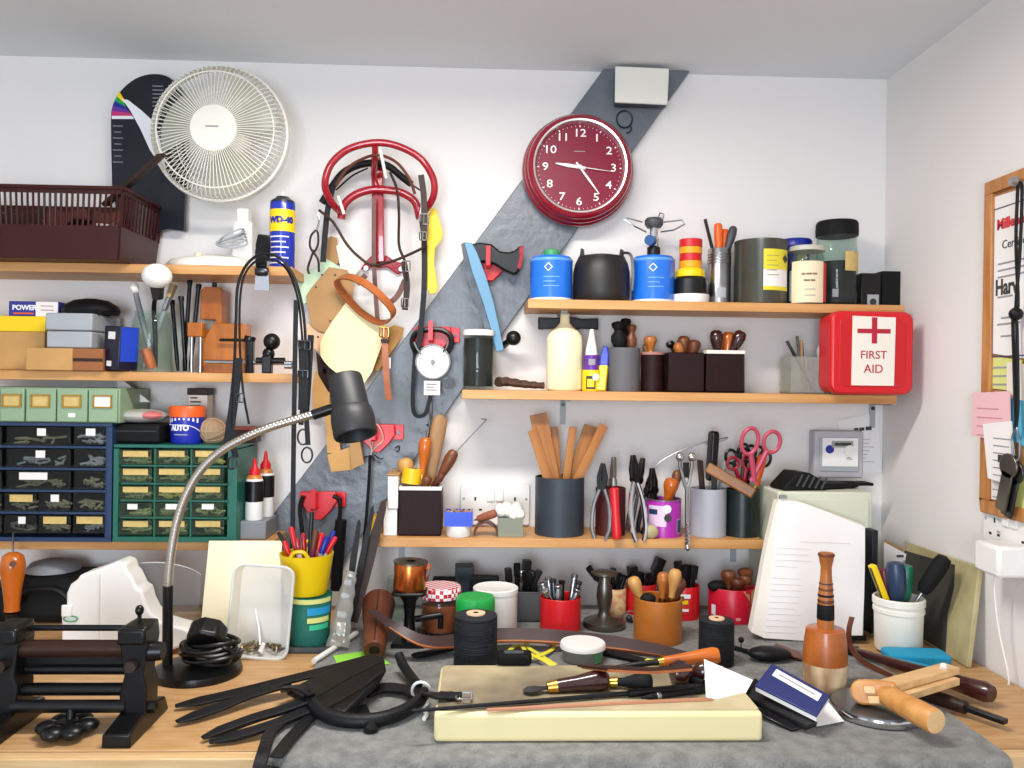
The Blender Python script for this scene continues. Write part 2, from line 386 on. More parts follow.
for k in range(60):
    a = k*PI/30; tk.at((R0*.725*math.sin(a), -.0446, R0*.725*math.cos(a)), (0,a,0)).box((0,0,0), ((.0022 if k%5==0 else .0008), .0006, (.004 if k%5==0 else .0022)))
obj('minute_marks', tk, 'white', dl)
text('QUARTZ', .005, 'white', dl, (0,-.0446,.03), name='small_print') if 0 else obj('small_print', rows(MB(), -.012, .012, .033, .003, 1, -.0446, .0016, ragged=.05), 'printl', dl)
def hand(name, a, L, tail, w, y):
    mb = MB().at((0,y,0), (0,a,0)).prism([(-w/2,-tail),(w/2,-tail),(w*.65,L*.5),(w*.2,L),(-w*.2,L),(-w*.65,L*.5)], -.0006, .0006); obj(name, mb, 'white', ck)
hand('hour_hand', math.radians(-82), .050, .012, .0055, -.047); hand('minute_hand', math.radians(143), .068, .012, .0035, -.0485); hand('second_hand', math.radians(97), .066, .016, .0011, -.05)
obj('hand_cap', MB().cyl((0,-.045,0), (0,-.052,0), .0042), 'white', ck)
# blank box by the ceiling
bx = wallthing('blank_box', 'ivory blank wall box at the top of the grey brace near the ceiling', 'box', 639, 109, -.0225)
hh = W(639,68,-.05).z-W(639,108,-.0225).z
obj('body', MB().box((0,-.013,.038), (.110,.026,.074)), 'dgrey', bx, bev=.004)
obj('face_plate', MB().prism([(-.0565,.002),(.0535,.0),(.056,.075),(-.0565,.077)], -.033, -.026), 'offw', bx, bev=.002)
lp = wallthing('wire_loop', 'small black wire loop hanging on the grey brace below the ivory box', 'hook', 624, 120, -.0225)
obj('ring', MB().torus((0,-.006,0), .0165, .0015, ax='Y', sc=(1,1.1)), 'black', lp)
obj('tail', MB().tube(catmull([(.010,-.006,-.013),(.014,-.007,-.018),(.012,-.007,-.026),(.004,-.006,-.029)]), .0015), 'black', lp)
# twin socket over lower shelf
def socket(name, label, loc, rot, w=.147, h=.087, red=False):
    t = thing(name, label, 'socket', loc, rot)
    pl = obj('plate', MB().prism(rrect(w,h,.006), -.009, 0), 'white', t, bev=.002)
    holes = MB()
    for s in (-1, 1):
        x = s*.042
        holes.box((x,-.0091,.012), (.004,.0006,.008)).box((x-.011,-.0091,-.011), (.0065,.0006,.004)).box((x+.011,-.0091,-.011), (.0065,.0006,.004))
        sw = obj('switch', MB().box((s*.0095,-.0105,.02), (.0165,.005,.026)), 'white', t, bev=.0015)
        if red: obj('red_mark', MB().box((s*.0095,-.0133,.029), (.008,.0008,.003)), 'red', sw)
    obj('pin_holes', holes, 'black', pl)
    obj('screws', MB().cyl((-.066,-.0085,.012), (-.066,-.0096,.012), .003, seg=10).cyl((.066,-.0085,.012), (.066,-.0096,.012), .003, seg=10), 'lgrey', pl)
    return t
socket('wall_socket', 'white twin wall socket above the lowest right shelf', W(495,504,-.0003), (0,0,0))
# meter in grey case + sheet behind
mt = wallthing('smart_meter', 'grey cased electricity meter with a round blue badge on back wall', 'meter', 832, 453, 0)
obj('case', MB().prism(rrect(.106,.1,.005), -.035, -.005), mat('meter_grey', (176,172,180), .45), mt, bev=.003)
obj('window_panel', MB().prism(rrect(.084,.072,.004), -.0375, -.034), 'lgrey', mt, bev=.001)
fp = obj('front_panel', MB().box((.001,-.038,.005), (.076,.003,.06)), 'paper', mt)
obj('display', MB().box((.005,-.0402,.022), (.046,.002,.014)), mat('lcd', (150,156,146), .3), fp)
obj('display_digits', rows(MB(), -.012, .025, .022, .005, 1, -.0415, .006, ragged=.1), 'print', fp)
obj('badge', MB().at(rot=(PI/2,0,0)).lathe([(0,.0385),(.0088,.0385),(.0088,.041),(0,.041)], 24, (-.022,.011,0)), 'dblue', fp)
obj('dial_button', MB().at(rot=(PI/2,0,0)).lathe([(0,.0385),(.0125,.0385),(.0118,.042),(0,.042)], 24, (.02,.008,0)), 'white', fp)
obj('small_print', rows(MB(), .013, .03, -.006, .003, 2, -.0423, .001), 'print', fp)
sh = MB(); pl = [W(px,py,-.003) for px,py in ((838,420),(877,413),(882,472),(845,474))]
t = thing('hanging_notice', 'white printed sheet on back wall partly behind the grey meter', 'paper', W(860,445,-.003)); o0 = V(t.location)
obj('sheet', MB().poly3([p-o0 for p in pl], (0,.001,0)), 'paper', t)
obj('heading', MB().at((.004,-.001,.034),(0,-.08,0)).box((-.013,0,0),(.009,.0006,.0075)).box((-.001,0,.0005),(.011,.0006,.007)).box((.014,0,.001),(.013,.0006,.008)), 'print', t)
obj('small_print', rows(MB(), -.02, .035, .012, .008, 7, -.0006, .0012), 'printl', t)
# ---------------------------------------------------------------- right wall: cork board and its papers
def onright(px, py, off=0): return X(px, py, XR-off)
bo = onright(983, 345); ROT = (0,0,-PI/2)
def loc_r(px, py, off=0):
    p = onright(px, py, off); return (-(p.y-bo.y), p.z-bo.z)
b0 = loc_r(984,183,.018)[0]; bt = loc_r(984,183,.018)[1]; bb = loc_r(980,512,.018)[1]; b1 = b0+.8
cb = thing('cork_board', 'oak framed cork notice board on the right wall', 'notice board', bo, ROT)
cx, cz, cw, chh = (b0+b1)/2, (bt+bb)/2, b1-b0, bt-bb
obj('cork_panel', MB().box((cx,-.005,cz), (cw-.01,.008,chh-.01)), 'cork', cb)
fr = MB()
for z in (bt-.011, bb+.011): fr.box((cx,-.009,z), (cw,.018,.022))
for x in (b0+.011, b1-.011): fr.box((x,-.009,cz), (.022,.018,chh-.044))
obj('frame', fr, 'oakf', cb, bev=.002)
def rpaper(name, label, px, off, m, extra=None):
    q = [onright(a,b,off) for a,b in px]; c0 = sum(q, V())/len(q)
    t = thing(name, label, 'paper', c0, ROT)
    loc = [(-(p.y-c0.y), p.z-c0.z) for p in q]
    obj('sheet', MB().prism(loc, -.0006, .0006), m, t)
    xs = [l[0] for l in loc]; zs = [l[1] for l in loc]
    return t, min(xs), max(xs), min(zs), max(zs)
t, x0, x1, z0, z1 = rpaper('certificate', 'white framed certificate with red heading pinned on the cork board', ((992,198),(1046,181),(1046,362),(990,353)), .012, 'paper')
bd = MB(); e = .008
bd.box(((x0+x1)/2,-.001,z1-.022), (x1-x0-2*e,.0008,.0018)).box(((x0+x1)/2,-.001,z0+.012), (x1-x0-2*e,.0008,.0018)).box((x0+e,-.001,(z0+z1)/2-.005), (.0018,.0008,z1-z0-.036))
obj('border_line', bd, 'navy', t)
text('Millennium', .024, 'red', t, (x0+.016,-.001,z1-.05), align='LEFT', name='heading', bold=.0008)
text('Certificate', .02, 'print', t, (x0+.03,-.001,z1-.085), align='LEFT', name='subheading')
obj('small_print', rows(MB(), x0+.02, x1-.02, z1-.115, .011, 3, -.001, .003, ragged=.25), 'printl', t)
obj('small_print', rows(MB(), x0+.02, x0+.08, z1-.17, .045, 2, -.001, .003), 'printl', t)
text('Harv', .036, 'print', t, (x0+.014,-.001,z0+.125), align='LEFT', name='signature', bold=.001, sx=.8)
obj('small_print', rows(MB(), x0+.03, x0+.09, z0+.075, .03, 2, -.001, .003), 'printl', t)
t, x0, x1, z0, z1 = rpaper('memo_slip', 'yellow green memo slip under the certificate on the cork board', ((990,356),(1022,360),(1022,392),(990,388)), .0115, 'lime')
obj('small_print', rows(MB(), x0+.01, x1-.01, z1-.02, .014, 4, -.001, .003), 'printl', t)
rpaper('memo_slip', 'cream lined slip behind the black lanyard on the cork board', ((1007,362),(1040,366),(1040,402),(1007,400)), .0135, 'paper2')
t, x0, x1, z0, z1 = rpaper('note', 'pink handwritten note overhanging the cork board frame', ((973,393),(1010,391),(1011,440),(1006,441),(972,436)), .022, 'pink')
obj('handwriting', rows(MB(), x0+.015, x1-.02, z1-.03, .015, 4, -.001, .002, ragged=.3), mat('pink_ink', (206,140,150), .8), t)
rpaper('leaflet', 'sky blue leaflet behind the lanyard clip on the cork board', ((1008,398),(1044,404),(1044,456),(1012,440)), .0155, 'sky')
t, x0, x1, z0, z1 = rpaper('receipt', 'curled white receipt hanging below the pink note', ((983,424),(1012,421),(1013,440),(1018,488),(988,478)), .024, 'paper')
obj('small_print', rows(MB(), x0+.03, x1-.01, z1-.03, .012, 9, -.001, .002), 'printl', t)
obj('logo_mark', MB().box((x0+.05,-.001,(z0+z1)/2-.01), (.014,.0008,.012)), 'print', t); obj('logo_mark', MB().box((x0+.09,-.001,(z0+z1)/2-.008), (.014,.0008,.012)), 'print', t)
t, x0, x1, z0, z1 = rpaper('business_card', 'white card at the bottom corner of the cork board', ((987,475),(1010,480),(1010,503),(987,498)), .0115, 'paper')
obj('purple_stripe', MB().box((x0+.005,-.001,(z0+z1)/2), (.01,.0008,z1-z0-.004)), 'violet', t)
obj('small_print', rows(MB(), x0+.03, x1-.02, z1-.03, .02, 4, -.001, .003), 'printl', t)
rpaper('memo_slip', 'pale yellow striped slip by the keys on the cork board', ((1008,470),(1040,476),(1040,516),(1006,508)), .0125, 'lime')
# lanyard with keys
q = lambda px, py, off=.03: onright(px, py, off)
ly = thing('lanyard', 'black cord lanyard with a bunch of grey keys hanging over the cork board', 'lanyard', q(1018,182)); o0 = V(ly.location)
obj('pin', MB().cyl(V((.0115,0,0)), V((-.004,0,.001)), .005).cyl(V((-.004,0,.001)), V((-.012,0,.001)), .008, .006), 'steel', ly)
obj('cord', MB().tube(catmull([q(1018,182)-o0, q(1016,240)-o0, q(1018,305)-o0, q(1013,312)-o0, q(1014,360)-o0, q(1015,395)-o0, q(1016,428)-o0]), .0026)
    .tube(catmull([q(1018,182)-o0, q(1022,190)-o0, q(1020,250)-o0, q(1016,306)-o0, q(1017,330)-o0, q(1018,400)-o0, q(1016,428)-o0]), .0026), 'bleather', ly)
obj('knot_bead', MB().sph(q(1016,314)-o0, .0105), 'bleather', ly)
obj('clip', MB().tube(catmull([q(1016,426)-o0, q(1012,440)-o0, q(1014,458)-o0, q(1019,458)-o0, q(1020,440)-o0]), .0018, closed=True), 'steel', ly)
for a, bb_, cc in ((1010,466,.030), (1016,472,.024)):
    k = MB(); p = q(a,bb_,cc)-o0; k.M = Matrix.Translation(p) @ Euler((0,.25,-PI/2)).to_matrix().to_4x4()
    k.prism(ell(.022,.02,16), -.004, 0).prism([(-.014,-.075),(.012,-.075),(.014,-.01),(-.012,-.01)], -.004, 0); obj('key', k, 'pewter' if a < 1012 else 'dsteel', ly, bev=.001)
# socket on right wall with charger
so = onright(1016, 532); st = socket('wall_socket', 'white twin wall socket with red rockers on right wall below the cork board', so, ROT, red=True)
ch = thing('plug_charger', 'white plug charger in the right wall socket with a thin white lead', 'charger', onright(1018,556), ROT)
obj('body', MB().box((.01,-.035,-.002), (.065,.05,.05)), 'white', ch, bev=.006)
e = onright(1004,690)-onright(1018,556)
obj('cable', MB().tube(catmull([(-.002,-.035,-.026),(-.003,-.036,-.06),(.0,-.03,-.12),(.012,-.02,-.2),(-.02,-.02,-.215)]), .0016), 'white', ch)
# ---------------------------------------------------------------- light
L = bpy.data.lights.new('ceiling_lamp', 'AREA'); L.shape = 'RECTANGLE'; L.size = .55; L.size_y = .09; L.energy = 12; L.color = (1,.95,.89)
lo = bpy.data.objects.new('ceiling_lamp', L); lo.location = (-.06,-.72,ZC-.05); C.objects.link(lo)
L = bpy.data.lights.new('window_daylight', 'AREA'); L.shape = 'RECTANGLE'; L.size = .8; L.size_y = .9; L.energy = 38; L.color = (.78,.88,1)
lo = bpy.data.objects.new('window_daylight', L); lo.location = (-.4,-3.15,1.25); lo.rotation_euler = (PI/2,0,0); C.objects.link(lo)
wd = bpy.data.worlds.new('world'); sc.world = wd; wd.use_nodes = True; bg = wd.node_tree.nodes['Background']
bg.inputs['Color'].default_value = (.80,.90,1,1); bg.inputs['Strength'].default_value = .6
sc.view_settings.view_transform = 'Standard'; sc.view_settings.look = 'None'; sc.view_settings.exposure = 0.27; sc.view_settings.gamma = 1; sc.view_settings.use_curve_mapping = False
sc.cycles.use_denoising = True; sc.cycles.max_bounces = 10; sc.cycles.diffuse_bounces = 6; sc.cycles.transparent_max_bounces = 24
# ================================================================ common kinds of thing
def B(px, py, y, z): p = W(px,py,y); return V((p.x, y, z))
def hz(py, px, y): return W(px,py,y).z
def U(y): return (1.76+y)/F
def T(a, b, name, label, cat, group=None, tw=0):
    a = pot_fit(a, b, .0038 if name == 'scissors' else .0075); t = thing(name, label, cat, (0,0,0), (0,0,0), group); aim(t, a, b, tw); return t, (V(b)-V(a)).length
GRIP = [(.0,0),(.62,.01),(.7,.06),(.62,.14),(.6,.24),(.78,.42),(1,.66),(1,.82),(.82,.94),(.45,.99),(0,1)]
PEAR = [(0,0),(.42,.01),(.46,.1),(.5,.25),(.72,.45),(.97,.66),(1,.8),(.85,.93),(.5,.99),(0,1)]
STRAIGHT = [(0,0),(.75,.01),(.85,.1),(.95,.4),(1,.7),(.95,.92),(.7,.985),(0,1)]
def handled(a, b, r, label, m='hw', share=.5, prof=GRIP, name='awl', cat='awl', group=None, blade='round', fer='brass', bw=None):
    """hand tool: working end at a, butt of the handle at b; share = handle's share of the length"""
    t, L = T(a, b, name, label, cat, group); h0 = L*(1-share)
    obj('handle', MB().lathe([(q*r, h0+z*(L-h0)) for q, z in prof], 16), m, t)
    if fer: obj('ferrule', MB().lathe([(0,h0-.012),(r*.55,h0-.012),(r*.6,h0+.004),(0,h0+.004)], 14), fer, t)
    if blade == 'round': obj('shaft', MB().lathe([(0,0),(r*.12,.012),(r*.22,h0*.5),(r*.26,h0),(0,h0)], 10), 'steel', t)
    elif blade == 'flat':
        w = bw or r; obj('blade', MB().prism([(-w*.5,h0),(-w*.7,h0*.45),(-w,0),(w,0),(w*.7,h0*.45),(w*.5,h0)], -.001, .001), 'dsteel', t)
    elif blade == 'bar': obj('blade', MB().box((0,0,h0/2), ((bw or r),(bw or r)*.35,h0)), 'dsteel', t)
    return t
def rod(a, b, r, label, m, name='punch', cat='punch', group=None, head=None, flat=0, r2=None, hm=None):
    t, L = T(a, b, name, label, cat, group)
    if flat: obj('shank', MB().box((0,0,L/2), (r*2,flat,L)), m, t, bev=.0008)
    else: obj('shank', MB().lathe([(0,0),(r*.6,0),(r,.02),(r2 or r,L*.97),((r2 or r)*.8,L),(0,L)], 12), m, t)
    if head: obj('head', MB().lathe([(0,L-head*.5),(r*1.25,L-head*.5),(r*1.35,L-head*.1),(r*1.1,L),(0,L)], 12), hm or m, t)
    return t
def pot(name, label, cat, loc, r, h, m, wall=.003, seg=32, r2=None, bandm=None, group=None, sq=None, dep=None, base=.004):
    """open pot, round (r) or square (sq = width, dep = depth)"""
    t = thing(name, label, cat, loc, (0,0,0), group); POTS.append((V(loc), (sq/2-wall-.005) if sq else (r2 or r)-wall, ((dep or sq)/2-wall-.005) if sq else (r2 or r)-wall, h))
    if sq:
        d = dep or sq
        body = MB().tray(sq, d, h, wall); obj('body', body, m, t, bev=.0015)
        if bandm: obj('rim', MB().box((0,-d/2+wall*.5,h+.003), (sq+.001,wall+.001,.007)).box((0,d/2-wall*.5,h+.003), (sq+.001,wall+.001,.007)).box((-sq/2+wall*.5,0,h+.003), (wall+.001,d-2*wall-.001,.007)).box((sq/2-wall*.5,0,h+.003), (wall+.001,d-2*wall-.001,.007)), bandm, t)
    else:
        q = r2 or r
        obj('body', MB().lathe([(0,0),(r,0),(r*1.0,.002),(q,h-.001),(q-wall*.5,h),(q-wall,h-.001),(r-wall,base),(0,base)], seg), m, t)
        if bandm: obj('rim', MB().lathe([(q-wall,h-.002),(q+.0008,h-.004),(q+.0012,h),(q-wall*.5,h+.002),(q-wall,h)], seg), bandm, t)
    return t
def jar(name, label, cat, loc, r, h, lidm, lidh=.014, fill=None, fillh=.6, glass='glassc', neck=.9, lidr=None, group=None):
    t = thing(name, label, cat, loc, (0,0,0), group); hb = h-lidh
    obj('glass', MB().lathe([(0,0),(r*.92,0),(r,.006),(r,hb*.78),(r*.96,hb*.86),(r*neck,hb*.92),(r*neck,hb),(r*neck-.002,hb),(r*neck-.002,hb*.92),(r-.0022,hb*.76),(r-.0022,.006),(0,.005)], 32), glass, t)
    if lidm: q = lidr or r*(neck+.06); obj('lid', MB().lathe([(0,hb-.002),(q,hb-.002),(q*1.02,hb+lidh*.3),(q,hb+lidh*.85),(q*.93,hb+lidh),(0,hb+lidh)], 32), lidm, t)
    if fill: obj('contents', MB().lathe([(0,.006),(r-.003,.007),(r-.003,hb*fillh),(r*.5,hb*fillh+.003),(0,hb*fillh+.004)], 28), fill, t)
    return t
def carton(name, label, cat, x0, x1, y0, y1, z, h, m, lidm=None, lidh=.03, rz=0, bev=.0015, group=None):
    t = thing(name, label, cat, ((x0+x1)/2,(y0+y1)/2,z), (0,0,rz), group); w, d = x1-x0, y1-y0
    hb = h-lidh if lidm else h
    obj('body', MB().box((0,0,hb/2), (w-(.004 if lidm else 0),d-(.004 if lidm else 0),hb)), m, t, bev=bev)
    if lidm: obj('lid', MB().box((0,0,hb+lidh/2), (w,d,lidh)), lidm, t, bev=bev)
    return t
# ================================================================ upper left shelf
xl, xr_, yf, ybk = W(-70,187,-.20).x, W(125,187,-.20).x, -.205, -.012
bt_ = hz(186,60,-.20)-S1
bk = thing('plastic_basket', 'dark brown slotted plastic basket of leather offcuts on the upper left shelf', 'basket', ((xl+xr_)/2,(yf+ybk)/2,S1))
w_, d_ = xr_-xl, ybk-yf; h_ = bt_
body = MB()
def ring4(w0, d0, z0, w1, d1, z1, t):
    for (ax, s) in (('x',-1),('x',1),('y',-1),('y',1)):
        if ax == 'y':
            v = [(-w0/2,s*d0/2,z0),(w0/2,s*d0/2,z0),(w1/2,s*d1/2,z1),(-w1/2,s*d1/2,z1)]; off = (0,-s*t,0)
        else:
            v = [(s*w0/2,-d0/2,z0),(s*w0/2,d0/2,z0),(s*w1/2,d1/2,z1),(s*w1/2,-d1/2,z1)]; off = (-s*t,0,0)
        body.poly3(v, off)
kb, km, ku = .88, .94, .985
ring4(w_*.93,d_*kb,0, w_*.96,d_*km,h_*.46, .003); ring4(w_*.992,d_*.985,h_*.9, w_,d_,h_, .004)
body.box((0,0,.0015), (w_*.93,d_*kb,.003))
body.box((0,-d_/2,h_-.003), (w_+.008,.008,.006)).box((0,d_/2,h_-.003), (w_+.008,.008,.006)).box((-w_/2,0,h_-.003), (.008,d_-.01,.006)).box((w_/2,0,h_-.003), (.008,d_-.01,.006))
obj('body', body, 'brownbox', bk)
sl = MB(); nx = 34
for k in range(nx+1):
    u = -.5+k/nx
    for s in (-1,1): sl.cyl((u*w_*.955, s*d_*km/2-s*.0015, h_*.45), (u*w_*.985, s*d_*.985/2-s*.002, h_*.91), .0022, seg=6)
ny = 12
for k in range(ny+1):
    u = -.5+k/ny
    for s in (-1,1): sl.cyl((s*w_*.96/2-s*.0015, u*d_*.94, h_*.45), (s*w_*.992/2-s*.002, u*d_*.98, h_*.91), .0026, seg=6)
obj('slats', sl, 'brownbox', bk)
lc = V(bk.location)
for i, (a, b, mm, lab) in enumerate((((-.14,-.03,.02),(-.02,.02,.09),'tanl','tan leather offcut standing at the far end of the brown basket'),((-.03,.02,.02),(.07,-.03,.085),'dbl','dark leather offcut slanting inside the brown basket'),((.04,-.04,.02),(.115,.02,.09),'bl2','brown leather offcut at the near corner of the brown basket'),((.1,-.02,.02),(.09,.04,.088),'white','white plastic scrap inside the brown basket'),((-.09,-.05,.03),(.03,-.045,.06),'paper2','pale leather scrap lying against the slots of the brown basket'))):
    t, L_ = T(lc+V(a), lc+V(b), 'leather_offcut' if i != 3 else 'plastic_scrap', lab, 'offcut', 'offcuts in the brown basket')
    obj('sheet', MB().prism([(-.02,0),(.022,.004),(.018,L_*.6),(.024,L_),(-.015,L_*.97),(-.02,L_*.5)], -.0015, .0015), mm, t)
for (a, b, w_2, mm, lab) in (((-.13,.05,.012),(-.12,.052,.112),.045,'redbr','wide red brown leather piece standing along the back of the basket, far end'),((-.09,.055,.01),(-.085,.064,.128),.045,'dbl','wide dark leather piece standing along the back of the basket'),((.0,.05,.012),(.005,.06,.124),.045,'redbr','wide red brown leather piece behind the plastic scrap in the basket'),((.08,.045,.014),(.085,.055,.120),.035,'bl2','brown leather piece standing at the near back corner of the basket'),((-.06,-.01,.008),(-.065,.0,.105),.05,'dbl','dark leather piece lying flat against the middle of the basket'),((.03,.005,.008),(.025,.015,.11),.05,'redbr','red brown leather piece in the middle of the basket')):
    M['redbr'] = mat('red_brown_leather', (92,30,20), .5, var=.2, vs=30)
    t, L_ = T(lc+V(a), lc+V(b), 'leather_offcut', lab, 'offcut', 'offcuts in the brown basket'); zax = (V(b)-V(a)).normalized(); yax = V((0,1,0))-zax*zax.y; yax.normalize(); xax = yax.cross(zax); t.rotation_euler = Matrix((xax,yax,zax)).transposed().to_euler()
    obj('sheet', MB().prism([(-w_2,0),(w_2,0),(w_2*.95,L_*.7),(w_2*.6,L_),(-w_2*.2,L_*.9),(-w_2*.9,L_*.97)], -.0015, .0015), mm, t)
a, b = W(105,205,-.15), W(163,154,-.185)
t, L_ = T(a, b, 'leather_bar', 'dark brown flat bar sticking up out of the brown basket', 'bar', tw=.3); obj('shaft', MB().prism([(-.011,0),(.011,0),(.014,L_*.5),(.010,L_),(-.012,L_-.006),(-.012,L_*.5)], -.004, .004), 'dbl', t, bev=.001)
# rounded black display card
yc = -.03
pts = catmull([W(112,185,yc),W(111,130,yc),W(112,108,yc),W(120,92,yc),W(135,79,yc),W(153,74,yc),W(170,78,yc),W(182,95,yc),W(186,140,yc),W(184,231,yc)], 4)
pts += [W(168,229,yc), W(140,236,yc), W(121,240,yc)]
t = thing('display_card', 'black round-topped display card with rainbow stripes behind the white fan', 'card', W(150,160,yc)); o0 = V(t.location)
obj('panel', MB().poly3([p-o0 for p in pts], (0,.012,0)), mat('black_card', (16,18,30), .3), t)
def flat(parent, name, m, pxs, y, o0, t=-.0006): return obj(name, MB().poly3([W(a,b,y)-o0 for a,b in pxs], (0,t,0)), m, parent)
A = [(119,91),(117,96),(115,101),(113,106),(112,111),(111.6,116),(112,119)]; Bq = [(124,99),(124,103),(126,107),(128,110),(130,113),(132.5,116),(134,119)]
for k, mm in enumerate(('yellow','bgreen','dblue','violet','red','printw')):
    flat(t, 'stripe', mm if mm != 'red' else mat('magenta', (196,40,110), .4), (A[k],Bq[k],Bq[k+1],A[k+1]), yc-.0002, o0)
flat(t, 'swoosh', 'printw', ((122,99),(128,100),(141,110),(152,120),(160,140),(166,168),(160,165),(150,150),(140,128),(130,110)), yc-.0003, o0)
rp = MB()
for k in range(6):
    p = W(152,86+4*k,yc)-o0; rp.box((p.x+.012,p.y-.0004,p.z), (.022,.0004,.0018))
for k in range(7):
    p = W(114,126+6*k,yc)-o0; rp.box((p.x+.008,p.y-.0004,p.z), (.014 if k%2 else .02,.0004,.0015))
obj('small_print', rp, 'printl', t)
# desk fan
fy = -.10; fc = W(221,135,fy); RF = 67*U(fy)
fan = thing('desk_fan', 'white desk fan with a round wire guard on the upper left shelf', 'fan', (W(222,262,-.075).x,-.072,S1))
o0 = V(fan.location); c = fc-o0
bs = MB(); bs.lathe([(0,0),(.105,0),(.106,.008),(.098,.016),(.06,.024),(.03,.028),(0,.028)], 36, c=(-.010,0,0), sx=.94, sy=.64); obj('base', bs, 'offw', fan)
obj('button', MB().cyl((-.038,-.03,.018), (-.038,-.033,.029), .006), 'cream', fan)
nx_ = W(244,225,-.07).x-o0.x
obj('neck', MB().box((nx_,.0,.055), (.043,.032,.085), .88), 'white', fan, bev=.006)
rg = MB(); rg.at(c, (PI/2,0,0))
rg.lathe([(RF-.004,-.012),(RF,-.01),(RF+.002,0),(RF,.01),(RF-.004,.012),(RF-.006,0),(RF-.004,-.012)], 64); obj('guard_ring', rg, 'offw', fan)
fg = MB(); fg.at(c, (PI/2,0,0)); bgm = MB(); bgm.at(c, (PI/2,0,0))
nw = 84
for k in range(nw):
    a = 2*PI*k/nw; ca, sa = math.cos(a), math.sin(a)
    pr = [(RF-.003,.012),(RF*.93,.030),(RF*.80,.040),(RF*.5,.045),(RF*.28,.047)]
    fg.tube([(r*ca,r*sa,z) for r,z in pr], .00095, 5)
    pr = [(RF-.003,-.012),(RF*.9,-.034),(RF*.6,-.04),(RF*.33,-.04)]
    if k % 1 == 0: bgm.tube([(r*math.cos(a+.03),r*math.sin(a+.03),z) for r,z in pr], .0009, 4)
fg.torus((0,0,.037), RF*.84, .0016, 56, 6); bgm.torus((0,0,-.038), RF*.75, .0014, 56, 6)
obj('front_guard', fg, 'offw', fan); obj('rear_guard', bgm, 'offw', fan)
hb = obj('hub_cap', MB().at(c, (PI/2,0,0)).lathe([(0,.05),(RF*.33,.048),(RF*.335,.044),(RF*.32,.042),(0,.042)], 40), 'offw', fan)
obj('small_print', rows(MB(), c.x-.014, c.x+.012, c.z+.002, .003, 1, c.y-.0505, .0028, ragged=.1), 'printl', hb)
bl = MB()
for k in range(3):
    bl.at(c, (PI/2,0,0)); a0 = .6+k*2*PI/3; vs = []
    for i in range(7):
        r = RF*(.16+.7*i/6)
        for j in range(6):
            a = a0+(j/5-.5)*(1.25-.1*i/6)+.25*i/6; vs.append((r*math.cos(a), r*math.sin(a), (j/5-.5)*.04*(1-.3*i/6)))
    bl.add(vs, [(i*6+j,i*6+j+1,(i+1)*6+j+1,(i+1)*6+j) for i in range(6) for j in range(5)])
obj('blades', bl, 'fanc', fan); obj('rotor', MB().at(c,(PI/2,0,0)).lathe([(0,-.02),(RF*.2,-.02),(RF*.2,.025),(0,.03)], 24), 'offw', fan)
obj('motor', MB().at(c,(PI/2,0,0)).lathe([(0,-.075),(.03,-.075),(.042,-.06),(.045,-.03),(.04,-.015),(0,-.015)], 28), 'offw', fan)
obj('bracket', MB().box((nx_,c.y+.03,.098), (.024,.03,.05)), 'offw', fan, bev=.004)
cbm = MB(); p0 = W(232,243,-.12)-o0
for k in range(5): cbm.tube([(p0.x+(.03-.002*k)*math.cos(a), p0.y+.02*math.sin(a)*.8, p0.z+.004*k+.012*math.sin(a+.4*k)) for a in [2*PI*i/20 for i in range(20)]], .0018, 6, True)
obj('cable', cbm, 'lgrey', fan)
# aerosol
def aerosol():
    y = -.075; p = B(282,263,y,S1); r = 12.3*U(y); h = hz(203,282,y)-S1
    t = thing('spray_can', 'blue aerosol can with a yellow band standing beside the fan', 'spray can', p)
    obj('body', MB().lathe([(0,0),(r*.94,0),(r,.003),(r,h-.006),(r*.96,h)], 32), mat('can_blue', (30,52,170), .25, coat=.3), t)
    obj('dome', MB().lathe([(r*.98,h-.001),(r*.95,h+.003),(r*.6,h+.009),(r*.5,h+.012),(0,h+.012)], 28), 'dsteel', t)
    obj('nozzle', MB().lathe([(0,h+.011),(.0045,h+.011),(.0045,h+.018),(.003,h+.022),(0,h+.022)], 14), 'white', t)
    z0, z1 = hz(233,282,y)-S1, hz(211,282,y)-S1
    lb = obj('yellow_band', shellpatch(r, -1.55, 1.55, z0, z1, 20), 'yellow', t)
    text('WD-40', .0165, 'dblue', lb, (.1,0,(z0+z1)/2), bend=r+.0006, bold=.0012)
    pm = MB()
    for k in range(6):
        s = shellpatch(r, -1.0, .75-.25*(k%2), z0-.012-.0105*k, z0-.0095-.0105*k, 8); pm.add([tuple(v) for v in s.v], s.f)
    obj('small_print', pm, 'printw', t)
aerosol()
# spring clamp on the shelf edge with black bridle hung from it
p = W(263,262,-.15)
t = thing('hanging_clip', 'black spring clamp gripping the shelf edge by the aerosol can', 'clamp', (p.x,-.15,S1-.009))
obj('handle', MB().at((0,0,.018),(.35,.1,0)).prism([(-.012,0),(.012,0),(.014,.03),(.012,.05),(-.01,.05),(-.014,.03)], -.004, .004), 'black', t, bev=.002)
obj('handle', MB().at((0,-.012,.004),(-.2,-.05,0)).prism([(-.01,0),(.01,0),(.012,.03),(.008,.05),(-.008,.05),(-.012,.03)], -.004, .004), 'black', t, bev=.002)
obj('jaw', MB().prism([(-.014,-.04),(.014,-.04),(.012,-.005),(.006,.012),(-.006,.012),(-.012,-.005)], -.006, -.001), 'steel', t)
obj('spring', MB().at(rot=(0,PI/2,0)).lathe([(.007,-.012),(.009,-.008),(.009,.008),(.007,.012)], 16, c=(.004,-.008,0)), 'dsteel', t)
